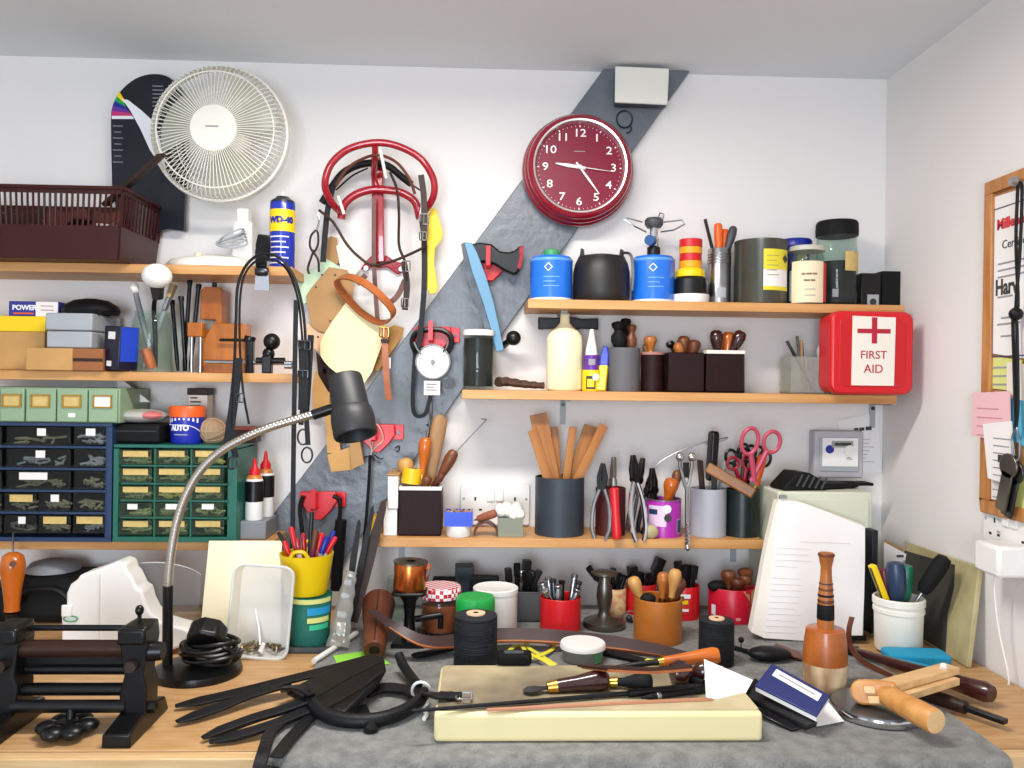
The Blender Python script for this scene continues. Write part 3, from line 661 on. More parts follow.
def straps(t, o0, paths, w, m, y, th=.0025, name='strap', n=(0,-1,0), k=5):
    for q in paths:
        pts = catmull([W(a,b,(q2[0] if q2 else y))-o0 for a,b,*q2 in q], k)
        obj(name, MB().strap(pts, w, th, n), m, t)
def cords(t, o0, paths, r, m, y, name='cord', k=6, seg=8):
    for q in paths:
        pts = catmull([W(a,b,(q2[0] if q2 else y))-o0 for a,b,*q2 in q], k)
        obj(name, MB().tube(pts, r, seg), m, t)
def buckle(t, p, w, h, m='steel', name='buckle', rot=(0,0,0)):
    mb = MB().at(p, rot); mb.tube([(w/2*cx_, 0, h/2*cz_) for cx_, cz_ in ((-1,-.8),(-.8,-1),(.8,-1),(1,-.8),(1,.8),(.8,1),(-.8,1),(-1,.8))], .0013, 6, True); mb.cyl((0,-.001,-h/2), (0,-.0015,h/2), .001, seg=6)
    return obj(name, mb, m, t)
yb_ = -.185
t = thing('bridle', 'black bridle hanging from the spring clamp in front of the second left shelf', 'bridle', W(263,250,yb_)); o0 = V(t.location)
cords(t, o0, [[(232,430),(234,380),(236,320),(238,285),(248,263),(263,254),(280,258),(293,275),(301,300),(305,330),(306,372)]], .0028, 'bleather', yb_)
cords(t, o0, [[(249,424),(243,390),(240,350),(240,300),(246,272),(262,259),(284,266),(297,295),(302,335),(304,370)]], .0022, 'bleather', yb_+.008)
straps(t, o0, [[(238,358),(234,400),(229,435),(227,445)]], .016, 'bleather', yb_, .004)
straps(t, o0, [[(231,428),(233,445),(236,458)]], .011, 'bleather', yb_-.004, .004)
straps(t, o0, [[(303,340),(304,372),(303,410)]], .018, 'bleather', yb_, .005)
straps(t, o0, [[(311,335),(309,372),(306,415)]], .011, 'bleather', yb_+.01, .004)
for a, b, ww, hh_ in ((240,398,.012,.016),(232,463,.012,.02),(305,345,.02,.016),(303,374,.018,.014)): buckle(t, W(a,b,yb_-.006)-o0, ww, hh_, 'dsteel')
for a, b in ((232,463),(303,437),(307,455)): obj('ring', MB().torus(W(a,b,yb_)-o0, .0125 if a>250 else .01, .0019, 20, 6, 'Y', (.8,1.15)), 'dsteel', t)
straps(t, o0, [[(303,405),(301,425)],[(306,410),(308,445)]], .009, 'bleather', yb_-.002, .003)
t = thing('leather_strap', 'long thin black strap hanging straight down in front of the yellow pen pot', 'strap', W(293,385,-.20)); o0 = V(t.location)
straps(t, o0, [[(296,300),(294,420),(293,500),(292,610)]], .0085, 'bleather', -.20, .003); buckle(t, W(292,612,-.2)-o0, .012, .02)
obj('tip', MB().strap([W(292,606,-.2)-o0, W(292,626,-.2)-o0], .007, .003, (0,-1,0)), 'bleather', t)
# ================================================================ second left shelf
x = lambda px, y, py=350: W(px,py,y).x
carton('storage_carton', 'brown card box with a bright yellow lid on the second left shelf', 'box', x(-40,-.11), x(45,-.11), -.11, -.012, S2, hz(316,20,-.11)-S2, 'card', 'yellow', .03)
zt = hz(316,20,-.11)
pb = carton('battery_box', 'blue and white printed box lying on the yellow lid', 'box', x(8,-.1), x(58,-.1), -.1, -.05, zt, 15*U(-.1), mat('box_blue', (44,48,140), .4))
w8 = (x(58,-.1)-x(8,-.1)); lb = obj('white_end', MB().box((w8*.27,-.0256,.015), (w8*.44,.001,.029)), 'paper', pb)
text('POWER', .0135, 'printw', pb, (-w8*.18,-.0256,.017), bold=.0005, sx=1.0); obj('orange_flash', MB().box((-w8*.2,-.0256,.006), (w8*.4,.0006,.003)), 'orange', pb)
obj('brand_lines', rows(MB(), w8*.15, w8*.45, .021, .008, 2, -.0264, .0015), 'tanl', pb)
carton('carton', 'flat plain cardboard box under the front of the grey case', 'box', x(26,-.155), x(72,-.155), -.155, -.03, S2, 22*U(-.155), 'card')
c2 = carton('carton', 'small reddish brown card box beside the flat cardboard box', 'box', x(72.5,-.15), x(103,-.15), -.15, -.03, S2, 22*U(-.15), mat('red_card', (150,92,52), .7))
obj('slot', MB().box((0,-.0605,.021), (x(103,-.15)-x(72.5,-.15),.001,.006)), 'dbl', c2)
gz = S2+22*U(-.155)+.001
gb = thing('document_case', 'light grey two-part plastic case resting on the card boxes', 'case', ((x(45,-.15)+x(92,-.15))/2,-.088,gz)); gw = x(92,-.15)-x(45,-.15)
gh = hz(313,70,-.15)-gz
obj('base', MB().box((0,0,gh*.24), (gw-.003,.122,gh*.48)), 'lgrey', gb, bev=.003); obj('lid', MB().box((0,0,gh*.75), (gw,.126,gh*.5)), 'lgrey', gb, bev=.003)
obj('catch', MB().box((gw/2+.001,.0,gh*.6), (.003,.012,.01)), 'black', gb)
pz = gz+gh
po = thing('zip_pouch', 'black zipped pouch lying on top of the grey case', 'pouch', ((x(58,-.1)+x(116,-.1))/2,-.085,pz+.001)); pw = x(116,-.1)-x(58,-.1)
obj('body', MB().lathe([(0,0),(pw*.47,.001),(pw*.5,.008),(pw*.46,.018),(pw*.3,.029),(pw*.1,.033),(0,.033)], 28, sy=.75), 'bleather', po)
obj('flap', MB().at((pw*.05,-pw*.36,.004),(.25,0,0)).prism(rrect(pw*.62,.012,.005), -.003, .001), 'blackm', po)
bb_ = thing('battery_pack', 'dark blue and black upright carton leaning beside the grey case', 'box', (x(120,-.125)+.002,-.128,S2+.0028), (0,.06,math.radians(-28)))
obj('body', MB().box((0,0,.042), (.044,.044,.084)), mat('night_blue', (14,18,44), .3), bb_, bev=.002)
obj('blue_panel', MB().box((.0225,0,.05), (.001,.039,.066)), mat('royal', (36,70,190), .3), bb_)
obj('label', MB().box((.0,-.0226,.066), (.018,.001,.014)).box((-.004,-.0226,.012), (.012,.001,.01)), 'paper', bb_)
# jar of brushes
jy = -.095; jp = B(152,371,jy,S2); POTS.append((jp, .030, .030, .112))
jar('glass_jar', 'plain glass jar full of brushes on the second left shelf', 'jar', jp, 19*U(jy), hz(312,152,jy)-S2, None, 0, neck=.86)
obj_ = W(157,277,-.20)
t = thing('dauber', 'dauber with a round white wool head standing in the brush jar', 'dauber', jp+V((.004,.006,.010))); o0 = V(t.location); hd_ = W(157,276,-.174)-o0; nk_ = W(157,292,-.160)-o0
obj('handle', MB().tube(catmull([(0,0,0),(.004,-.012,.06),(.006,-.026,.116),tuple(nk_)],5), .0045, 10), 'black', t); obj('socket', MB().cyl(nk_-V((0,-.004,.012)), nk_.lerp(hd_,.6), .010, .014), 'dsteel', t)
obj('wool_head', MB().sph(tuple(hd_), .0275, (1,1,.85)), mat('wool_white', (236,234,230), .9), t)
t, L_ = T(jp+V((.005,-.008,.012)), W(133,282,-.100), 'brush', 'brush with a grey handle and white tip leaning left out of the jar', 'brush')
obj('handle', MB().lathe([(0,0),(.004,0),(.006,L_*.6),(.005,L_-.02),(0,L_-.02)], 12), 'grey', t); obj('tip', MB().sph((0,0,L_-.012), .009, (1,1,1.4)), 'white', t)
t, L_ = T(jp+V((-.024,.010,.008)), W(174,284,-.083), 'paint_brush', 'flat paint brush with pale bristles and steel ferrule in the jar', 'brush')
obj('handle', MB().lathe([(0,0),(.005,0),(.0065,L_*.35),(.005,L_*.7),(0,L_*.7)], 12), 'lgrey', t); obj('ferrule', MB().box((0,0,L_*.76), (.016,.008,L_*.16)), 'steel', t, bev=.002)
obj('bristles', MB().box((0,0,L_*.92), (.018,.009,L_*.16), 1.15), mat('bristle', (196,178,140), .8, var=.2, vs=200, stretch=(1,1,.1)), t)
t, L_ = T(jp+V((.012,-.028,.006)), jp+V((.0,-.034,.045)), 'cork_stub', 'orange brown stub showing low in the brush jar', 'stub'); obj('body', MB().lathe([(0,0),(.009,.001),(.0105,.02),(.009,L_),(0,L_)], 14), 'tanl', t)
# gauge tools beside it
for i, (a, b, c_, d_2) in enumerate(((178,368,172,300),(184,368,190,280),(190,369,199,284),(186,369,181,296))):
    rod(B(a,b,-.055-.006*i,S2+.003), W(c_,d_2,-.055-.01*i), .0042, ('dark steel scriber leaning behind the paint brush','tallest black scriber between the brush jar and wooden block','black scriber nearest the wooden block with notch','short black scriber in the row behind the jar')[i], 'iron', 'scriber', 'scriber', 'scribers between jar and wooden block', head=.02)
t = thing('marking_gauge', 'small wooden headed gauge with two steel legs by the brown blocks', 'gauge', B(196,370,-.125,S2))
obj('head', MB().box((0,0,.083), (.029,.022,.028)), 'blk', t, bev=.002)
for s in (-1,1): obj('leg', MB().cyl((s*.0085,0,0), (s*.0085,0,.07), .0035), 'steel', t)
nb = thing('notched_block', 'orange brown wooden block with a notch and black knob at the back of the shelf', 'block', B(214,330,-.05,S2))
hB = hz(288,214,-.05)-S2; wB = 21*U(-.05)
obj('body', MB().prism([(-wB/2,0),(wB/2,0),(wB/2,hB-.008),(wB/2-.008,hB),(-wB/2+.008,hB),(-wB/2,hB-.008),(-wB/2,hB*.62),(wB*.22,hB*.62),(wB*.22,hB*.5),(-wB/2,hB*.5)], -.02, .02), 'blk', nb, bev=.0015)
obj('knob', MB().cyl((0,0,hB), (0,0,hB+.012), .005), 'black', nb)
fb = thing('wooden_block', 'large orange brown wooden block with one sloping side', 'block', B(226,369,-.1,S2)); hF = hz(324,226,-.1)-S2
obj('body', MB().prism([(-.048,0),(.043,0),(.043,hF),(-.02,hF),(-.034,hF*.75),(-.044,hF*.4)], -.018, .022), 'blk', fb, bev=.0015)
et = thing('roller_tool', 'black iron roller tool with ball knob on its bar at the shelf end', 'tool', B(250,373,-.13,S2))
uy = 1/U(-.13); q = lambda a, b: ((a-250)/uy, 0, (373.5-b)/uy)
obj('bar', MB().cyl(q(206,363), q(291,363), .0042).cyl(q(284,366), q(291,366), .0055), 'steel', et)
obj('upright', MB().box((q(250,355)[0],0,.034), (.014,.016,.068)).cyl(q(249,342), q(250,337), .011), 'iron', et, bev=.002)
obj('pin', MB().cyl(q(220,341), q(249,341), .0028), 'iron', et)
obj('knob', MB().sph(q(271,342), .0165).sph(q(268,354), .012), 'black', et)
obj('foot', MB().box((q(267,364)[0],0,.017), (.018,.02,.034)), 'iron', et, bev=.002)
obj('roller', MB().cyl(q(256,361), q(284,361), .0065), 'black', et)
# ================================================================ lowest left shelf: drawer cabinets
def drawers(t, cells, yfr, o0, bodym, tabm=None):
    """each drawer front: clear box with bits inside, a lip and a label; cells = (px0,px1,py0,py1,label material, share, align)"""
    for (a, b, c_, d2, lm, sh, al) in cells:
        p0, p1 = W(a,d2,yfr)-o0, W(b,c_,yfr)-o0; w, h = p1.x-p0.x, p1.z-p0.z; cx, cz = (p0.x+p1.x)/2, (p0.z+p1.z)/2; y = p0.y
        dr = obj('drawer', MB().at((cx,y,cz-h/2)).box((0,-.001,h/2), (w*.94,.002,h*.86)).box((0,.05,.004), (w*.9,.1,.002)), 'drawc' if bodym != 'navy' else 'smoke', t)
        obj('lip', MB().at((cx,y,cz-h/2)).box((0,-.005,h*.10), (w*.94,.009,.0022)).box((-w*.465,-.003,h*.5), (.002,.004,h*.86)).box((w*.465,-.003,h*.5), (.002,.004,h*.86)).box((0,-.003,h*.92), (w*.94,.004,.0018)), 'drawc' if bodym != 'navy' else 'smoke', dr)
        bt2 = MB()
        for k in range(15):
            xx = cx+(rnd.random()-.5)*w*.66; zz = cz-h*.36+rnd.random()*h*.40; an = rnd.random()*PI
            dx, dz = .011*math.cos(an), .0035*math.sin(an); dx = max(-w*.14,min(w*.14,dx)); bt2.cyl((xx-dx,y+.006+.01*rnd.random(),zz-dz), (xx+dx,y+.006+.01*rnd.random(),zz+dz), .0022, seg=6)
        g = obj('bits', bt2, ('lgrey','bits2','lgrey','bits2','steel')[rnd.randrange(5)] if bodym == 'navy' else ('bits2','gold','bits2')[rnd.randrange(3)], dr); g['kind'] = 'stuff'
        if lm:
            lw = w*sh; lx = cx+al*(w*.9-lw)/2
            obj('label', MB().box((lx,y-.0026,cz+h*.2), (lw,.0008,h*.36)), lm, dr)
nv_y = -.16; zc0 = S3; M['bits2'] = mat('small_fittings', (176,168,140), .5, vs=300, col2=(110,104,84))
nc = thing('drawer_cabinet', 'navy blue steel cabinet of small clear drawers on the lowest left shelf', 'drawer cabinet', (W(30,480,nv_y).x,nv_y,S3)); o0 = V(nc.location)
xa0, xa1 = W(-60,480,nv_y).x-o0.x, W(111,480,nv_y).x-o0.x; zt = hz(423,60,nv_y)-S3
obj('shell', MB().box(((xa0+xa1)/2,.002+.0735,.004), (xa1-xa0,.145,.008)).box(((xa0+xa1)/2,.0755,zt-.003), (xa1-xa0,.145,.006)).box((xa0+.003,.0755,zt/2), (.006,.145,zt-.014)).box((xa1-.006,.0755,zt/2), (.012,.145,zt-.014)).box(((xa0+xa1)/2,.147,zt/2), (xa1-xa0-.02,.003,zt-.014)), 'navy', nc)
rowy = [425,447,469,491,513,535]
dv = MB()
for yy in rowy[1:-1]:
    z = hz(yy,60,nv_y)-S3; dv.box(((xa0+xa1)/2,.02,z), (xa1-xa0-.018,.04,.0045))
obj('dividers', dv, 'navy', nc)
obj('back_lining', MB().box(((xa0+xa1)/2,.13,zt/2), (xa1-xa0-.02,.003,zt-.02)), 'rubber', nc)
cells = []
for r in range(5):
    y0, y1 = rowy[r]+1.2, rowy[r+1]-1.2
    if r < 3: cells += [(-55,4,y0,y1,None,0,0),(6,73,y0,y1,'paper',(.13,.14,.42)[r],(.1,.06,-.35)[r]),(74.5,106,y0,y1,'paper' if r==0 else None,.3,.1)]
    else: cells += [(-55,4,y0,y1,None,0,0),(5,38,y0,y1,'gold' if r==3 else 'paper',.7 if r==3 else .22,.1),(39,72,y0,y1,'paper' if r==3 else 'gold',.25 if r==3 else .7,0),(73.5,106,y0,y1,None if r==3 else 'gold',.8,.2)]
drawers(nc, cells, nv_y, o0, 'navy')
ib = thing('index_drawers', 'sage green steel box of four label-holder drawers on top of the navy cabinet', 'drawer box', (W(50,420,nv_y).x,nv_y+.004,S3+zt+.0005)); o0 = V(ib.location)
xb0, xb1 = W(-33,420,nv_y).x-o0.x, W(118,420,nv_y).x-o0.x; hS = hz(388,60,nv_y)-(S3+zt)
obj('shell', MB().box(((xb0+xb1)/2,.072,hS/2), (xb1-xb0,.138,hS)), 'sage', ib, bev=.002)
for k, (a, b) in enumerate(((-31,-2),(0,24),(26,55.5),(57,87),(88.5,117))):
    p0, p1 = W(a,418,nv_y).x-o0.x, W(b,418,nv_y).x-o0.x
    dr = obj('drawer', MB().box(((p0+p1)/2,-.0005,hS/2), (p1-p0,.009,hS-.004)), 'sage', ib, bev=.0015)
    hd = MB(); cx, cz = (p0+p1)/2, hS*.62; hd.box((cx,-.006,cz+.011), (.036,.003,.003)).box((cx,-.006,cz-.011), (.036,.003,.003)).box((cx-.0165,-.006,cz), (.003,.003,.02)).box((cx+.0165,-.006,cz), (.003,.003,.02))
    obj('label_holder', hd, 'brass', dr); obj('label', MB().box((cx,-.0052,cz), (.03,.0008,.019)), 'paper' if k == 4 else 'gold', dr)
    if k == 3: obj('label', MB().box((cx,-.0052,hS*.22), (.013,.0008,.008)), 'paper', dr)
# teal cabinet
gy = -.155; gc = thing('drawer_cabinet', 'teal green plastic cabinet of fifteen small clear drawers', 'drawer cabinet', (W(175,540,gy).x,gy,S3)); o0 = V(gc.location)
xg0, xg1 = W(113,490,gy).x-o0.x, W(237,490,gy).x-o0.x; zg = hz(445,175,gy)-S3
sg = MB().box(((xg0+xg1)/2,.0705,.005), (xg1-xg0,.141,.01)).box(((xg0+xg1)/2,.0705,zg-.003), (xg1-xg0,.141,.006)).box((xg0+.005,.0705,zg/2), (.01,.141,zg-.016)).box((xg1-.009,.0705,zg/2), (.018,.141,zg-.016)).box(((xg0+xg1)/2,.139,zg/2), (xg1-xg0-.03,.003,zg-.016))
obj('shell', sg, 'green', gc, bev=.0008)
ry = [448,466,484,501,518,536]; gx = [118,154,190.5,226]
dv = MB()
for yy in ry[1:-1]: dv.box(((xg0+xg1)/2,.02,hz(yy,175,gy)-S3), (xg1-xg0-.029,.04,.003))
for xx in gx[1:-1]: dv.box((W(xx,490,gy).x-o0.x,.021,zg/2), (.003,.038,zg-.016))
obj('dividers', dv, 'green', gc)
drawers(gc, [(gx[c_]+1,gx[c_+1]-1,ry[r]+1,ry[r+1]-1,'paper' if r==3 else 'gold',((.3,.36,.36)[c_] if r==3 else .74),(-.3 if (r==3 and c_==0) else 0)) for r in range(5) for c_ in range(3)], gy, o0, 'green')
zT = S3+zg+.0006; xg = lambda px, y: W(px,430,y).x
cs = thing('tool_case', 'black soft case lying at the back of the teal cabinet top', 'case', ((xg(120,-.1)+xg(167,-.1))/2,-.095,zT)); obj('body', MB().box((0,0,.0185), (xg(167,-.1)-xg(120,-.1),.09,.037)), 'blackm', cs, bev=.006); obj('zip', MB().box((0,-.0452,.024), (.08,.0012,.002)), 'dsteel', cs)
cs.location.z += 0
bgp = thing('plastic_bag', 'crumpled pale plastic bag lying on the black case', 'bag', ((xg(118,-.1)+xg(166,-.1))/2,-.1,zT+.038))
obj('body', MB().sph((0,0,.014), .05, (1.0,.8,.28), 18, 10), mat('bag_grey', (178,178,170), .35, bump=1, bs=40), bgp); obj('pink_print', MB().sph((.02,-.01,.015), .03, (.9,.97,.33), 12, 8), mat('bag_pink', (206,120,120), .4), bgp)
y = -.105; p = B(187,446,y,zT); r = 16.3*U(y); h = hz(406,187,y)-zT
tb = thing('cleaner_tub', 'blue tub with white rays and an orange lid on the teal cabinet', 'tub', p)
obj('body', MB().lathe([(0,0),(r*.9,0),(r*.94,.004),(r,h-.02),(0,h-.02)], 32), mat('tub_blue', (26,40,160), .3), tb)
obj('lid', MB().lathe([(0,h-.021),(r*1.03,h-.021),(r*1.04,h-.004),(r*.98,h),(0,h)], 32), 'orange', tb)
for k in range(8):
    a = -1.0+k*.27; s = shellpatch(r*.985, a, a+.11, h-.033+.007*math.cos(a*1.6), h-.023, 2); s2 = obj('ray', s, 'printw', tb)
ar = MB(); ar.tube([((r+.0004)*math.sin(a)*.975,-(r+.0004)*math.cos(a)*.975,h-.036-.012*max(0,a-.1)**2) for a in [-1.2+.14*k for k in range(18)]], .0009, 5); obj('arc_line', ar, 'printw', tb)
text('AUTO', .0145, 'printw', tb, (-.15,0,h*.42), bend=r*.965+.0006, bold=.0008, sx=.9, name='lettering'); text('SOLVO', .0058, 'printw', tb, (-.1,0,h*.25), bend=r*.957+.0006, name='lettering') if 0 else obj('small_print', shellpatch(r*.958, -.5, .35, h*.23, h*.26, 6), 'printl', tb)
bxx = carton('small_carton', 'dark topped cream carton standing behind the blue tub', 'box', xg(189,-.045), xg(210,-.045), -.06, -.02, zT, hz(388,200,-.045)-zT, 'paper2', 'dbl', .014)
obj('small_print', rows(MB(), -.014, .012, .088, .008, 4, -.0212, .003), 'bl2', bxx)
tw_ = thing('twine_ball', 'ball of pale brown twine beside the blue tub', 'twine', B(213,446,-.105,zT)); obj('ball', MB().sph((0,0,.0245), .0248, (1.05,1,.98), 20, 12), 'twine', tw_)
wr = MB()
for k in range(9):
    a = k*.7; wr.at((0,0,.0245),(a,a*1.7,0)).torus((0,0,.002*(k%3)), .0252, .0009, 24, 5)
obj('strands', wr, mat('twine2', (190,160,128), .9), tw_)
sb_ = thing('pin_box', 'little dark brown box at the right end of the teal cabinet', 'box', B(247,446,-.06,zT)); obj('body', MB().box((0,0,.012), (.046,.04,.024)), 'dbl', sb_, bev=.001); obj('lid', MB().box((0,0,.0275), (.048,.042,.007)), mat('brick', (120,44,28), .5), sb_, bev=.001)
fs_ = thing('folded_sheet', 'white folded sheet poking out at the end of the sage drawer box', 'paper', W(132,392,-.06)); obj('sheet', MB().poly3([W(117,381,-.06)-V(fs_.location),W(124,381,-.06)-V(fs_.location),W(150,402,-.06)-V(fs_.location),W(126,402,-.06)-V(fs_.location),W(118,395,-.06)-V(fs_.location)], (0,.003,0)), 'paper', fs_)
# stone block and glue bottles
st_ = thing('sharpening_stone', 'grey stone block at the end of the lowest left shelf', 'stone', B(253,541,-.085,S3)); obj('body', MB().box((0,0,.018), (.072,.085,.036)), 'grey', st_, bev=.002)
def glue(px, py, y, pxtop, label, r=.0172):
    z0 = S3+.0365; p = B(px,py,y,z0); h = hz(pxtop,px,y)-z0
    t = thing('glue_bottle', label, 'bottle', p, group='red tipped glue bottles')
    obj('body', MB().lathe([(0,0),(r*.95,0),(r,.003),(r,h*.62),(r*.8,h*.7),(r*.5,h*.73),(0,h*.73)], 24), 'white', t)
    obj('label', MB().lathe([(r+.0003,h*.3),(r+.0006,h*.3),(r+.0006,h*.63),(r+.0003,h*.63)], 24), 'black', t)
    obj('collar', MB().lathe([(r*.98,h*.61),(r*.82,h*.705),(r*.55,h*.735),(r*.5,h*.735)], 24), mat('amber', (196,120,50), .4), t)
    obj('nozzle', MB().lathe([(0,h*.72),(r*.62,h*.72),(r*.62,h*.8),(r*.3,h*.86),(r*.16,h),(0,h)], 16), 'red', t)
glue(265,522,-.062,451,'farther black labelled glue bottle with red tip, half hidden by its twin'); glue(254,526,-.105,458,'nearer black labelled glue bottle with red tip on the stone block')
# ================================================================ hung on the grey brace and wall
yw = -.03
# red bridle rack
t = thing('bridle_rack', 'red enamelled bridle rack with a big round front loop on back wall', 'rack', W(378,262,-.003)); o0 = V(t.location)
def P3(lst): return [W(a,b,y)-o0 for a,b,y in lst]
obj('front_loop', MB().tube(catmull(P3([(342,214,-.05),(332,203,-.085),(325,186,-.11),(330,166,-.12),(345,151,-.12),(365,144,-.12),(385,143,-.12),(405,149,-.12),(422,160,-.12),(433,178,-.11),(434,194,-.1),(428,207,-.08),(420,215,-.055)]), 5), .0072, 10), 'redd', t)
obj('rear_arch', MB().tube(catmull(P3([(341,219,-.05),(344,205,-.05),(355,195,-.05),(370,190,-.05),(386,190,-.05),(402,193,-.05),(415,202,-.05),(420,219,-.05)]), 5), .0085, 10), 'redd', t)
obj('post', MB().strap(P3([(377,158,-.03),(378,200,-.035),(379,262,-.02)]), .024, .014, (0,-1,0)), 'redd', t, bev=.002)
obj('top_bracket', MB().tube(catmull(P3([(375,145,-.118),(375,158,-.1),(374,176,-.05),(378,190,-.04)]), 5), .0065, 10), 'redd', t)
fp_ = obj('foot_plate', MB().poly3([W(a,b,-.003)-o0 for a,b in ((361,270),(365,263),(372,256),(387,256),(396,262),(405,264),(406,271),(398,275),(388,268),(372,268))], (0,-.008,0)), 'redd', t, bev=.002)
for a, b in ((366,268),(401,269)): obj('bolt', MB().cyl(W(a,b,-.01)-o0, W(a,b,-.018)-o0, .005, seg=10), 'steel', fp_)
for q in ([(338,196,-.095),(341,205,-.095),(344,214,-.09)],[(423,203,-.09),(421,212,-.09),(420,221,-.085)],[(380,149,-.13),(383,163,-.127),(386,178,-.11)]):
    obj('white_peg', MB().tube(P3(q), .0032, 8), 'white', t)
# bridle of black and brown leather over the rack
yl = -.075
t = thing('bridle', 'padded black and brown leather bridle draped through the red rack', 'bridle', W(376,165,yl)); o0 = V(t.location)
obj('padded_headpiece', MB().tube(catmull(P3([(322,203,-.06),(330,190,-.058),(342,174,-.055),(356,166,-.054),(372,163,-.0535),(388,166,-.054),(402,177,-.056),(411,184,-.06)]), 5), .0075, 10), 'bleather', t)
straps(t, o0, [[(333,187),(328,208),(325,235),(323,262)],[(421,216),(424,240),(424,290),(420,335),(418,350)]], .011, 'bleather', -.07, .004)
cords(t, o0, [[(336,190),(352,176),(368,168)],[(411,184),(420,190),(426,192)]], .0018, 'bleather', -.07)
cords(t, o0, [[(336,186,-.09),(346,170,-.1),(360,160,-.105),(378,155,-.119),(396,162,-.105),(409,178,-.1),(415,194,-.095)]], .003, 'bl2', -.09, name='browband')
cords(t, o0, [[(319,210),(333,222),(346,243),(358,256),(372,265),(390,262),(408,255),(427,246)],[(390,172),(397,190),(399,215),(399,245),(405,262),(407,282)]], .0028, 'dbl', -.085, name='rein')
straps(t, o0, [[(374,198,-.058),(374,220,-.056),(374,262,-.05),(376,300,-.042),(378,325,-.041)]], .009, 'bl2', -.042, .003, name='cheek_strap')
straps(t, o0, [[(404,262),(407,285),(405,310)]], .012, 'dbl', -.085, .004, name='cheek_strap'); straps(t, o0, [[(405,280),(398,295),(389,304)],[(366,275),(357,284)]], .011, 'bl2', -.07, .003, name='cheek_strap')
straps(t, o0, [[(421,175),(424,200),(424,240)]], .012, 'dbl', -.1, .004, name='cheek_strap')
for a, b, ww, hh_ in ((406,266,.016,.02),(405,303,.014,.018),(424,219,.016,.02),(423,236,.014,.016)): buckle(t, W(a,b,-.104)-o0, ww, hh_, 'pewter')
t = thing('bridle_cheekpiece', 'twisted thin brown leather loop hanging left of the red rack', 'strap', W(319,208,-.06)); o0 = V(t.location)
cords(t, o0, [[(318,212),(319,222),(316,232)]], .0022, 'steel', -.06, name='hook'); cords(t, o0, [[(316,230),(311,236),(310,246),(314,252),(318,244),(318,234),(316,230)],[(314,250),(311,258),(308,268),(309,274)],[(312,250),(318,260),(319,272)]], .0024, 'dbl', -.06)
# yellow plastic tool
t = thing('plastic_spreader', 'bright yellow plastic spreader hanging right of the red rack', 'spreader', W(434,250,-.06)); o0 = V(t.location)
obj('blade', MB().poly3([W(a,b,-.06)-o0 for a,b in ((429,214),(432,208),(436,209),(443,232),(442,239),(435,248),(434,264),(438,288),(436,293),(430,294),(427,288),(427,240))], (0,.006,0)), 'yellow', t, bev=.0012)
# card and leather patterns
def cut(name, label, cat, px, y, th, m, group=None, bev=.0005, holes=()):
    q = [W(a,b,y) for a,b in px]; c0 = sum(q, V())/len(q); t = thing(name, label, cat, c0, (0,0,0), group)
    s = obj('sheet', MB().poly3([p-c0 for p in q], (0,th,0)), m, t, bev=bev)
    for a, b in holes: obj('hole_mark', MB().cyl(W(a,b,y)-c0+V((0,-.0002,0)), W(a,b,y)-c0+V((0,-.0007,0)), .0022, seg=10), 'print', s)
    return t
G_ = 'card and leather patterns hung below the red rack'
cut('hanging_template', 'pale mint green card pattern at the left edge of the hung patterns', 'pattern', ((293,283),(300,277),(327,259),(342,268),(346,275),(330,290),(304,304),(298,300)), -.030, .001, 'mint', G_)
cut('hanging_template', 'narrow tan leather pattern behind the mint and brown cards', 'pattern', ((324,240),(331,236),(337,238),(339,262),(330,272),(322,262)), -.024, .002, 'kraft', G_)
cut('hanging_template', 'crumpled cream pattern paper between red post and brown card', 'pattern', ((336,246),(342,241),(350,252),(362,266),(352,280),(342,276)), -.026, .001, 'paper2', G_)
cut('hanging_template', 'large brown kraft card pattern with punched marks', 'pattern', ((306,296),(311,288),(329,267),(347,270),(354,285),(352,305),(345,322),(327,333),(318,331),(311,325)), -.038, .0012, 'kraft', G_, holes=((316,287),(322,275),(335,275),(330,321)))
cut('hanging_template', 'small peach leather pattern showing below the brown kraft card', 'pattern', ((304,324),(311,324),(328,331),(336,336),(330,350),(320,353),(306,343)), -.034, .0015, 'peach', G_, holes=((318,337),))
cut('hanging_template', 'big rounded cream card pattern in front of the others', 'pattern', [(p.x, p.y) for p in catmull([(320,349,0),(321,340,0),(332,322,0),(347,301,0)],4)]+[(347,301),(362,308),(384,325),(383,342),(372,372),(364,384),(358,383)]+[(p.x, p.y) for p in catmull([(352,381,0),(340,375,0),(329,367,0),(321,357,0),(320,349,0)],4)], -.048, .0012, 'creamcard', G_)
cut('hanging_template', 'tan leather pattern showing behind the right edge of the big cream card', 'pattern', ((372,350),(384,330),(394,325),(404,328),(402,337),(390,354),(378,372),(370,366)), -.028, .002, mat('tan_pattern', (176,128,66), .7), G_)
cut('hanging_template', 'long tan wooden strip hanging above the cardboard bundle', 'pattern', ((312,388),(315,372),(326,368),(330,385),(329,404),(319,413),(313,409)), -.03, .004, 'card', G_)
cut('hanging_template', 'thick brown offcut showing between the cream card and lamp head', 'pattern', ((316,352),(322,358),(334,372),(345,380),(340,392),(328,392),(318,375)), -.03, .005, 'dbl', G_)
ct = thing('card_bundle', 'bundle of stiff tan card strips hanging behind the lamp head', 'pattern', W(342,440,-.05)); o0 = V(ct.location)
for px, y, th, m in ((((324,402),(335,404),(341,454),(327,453)),-.042,.004,'card'),(((327,412),(344,414),(347,441),(334,446)),-.036,.004,'kraft'),(((327,455),(350,447),(352,470),(331,472)),-.05,.012,'card'),(((349,436),(358,433),(364,464),(351,470)),-.056,.012,'kraft')):
    obj('card_strip', MB().poly3([W(a,b,y)-o0 for a,b in px], (0,th,0)), m, ct, bev=.0006)
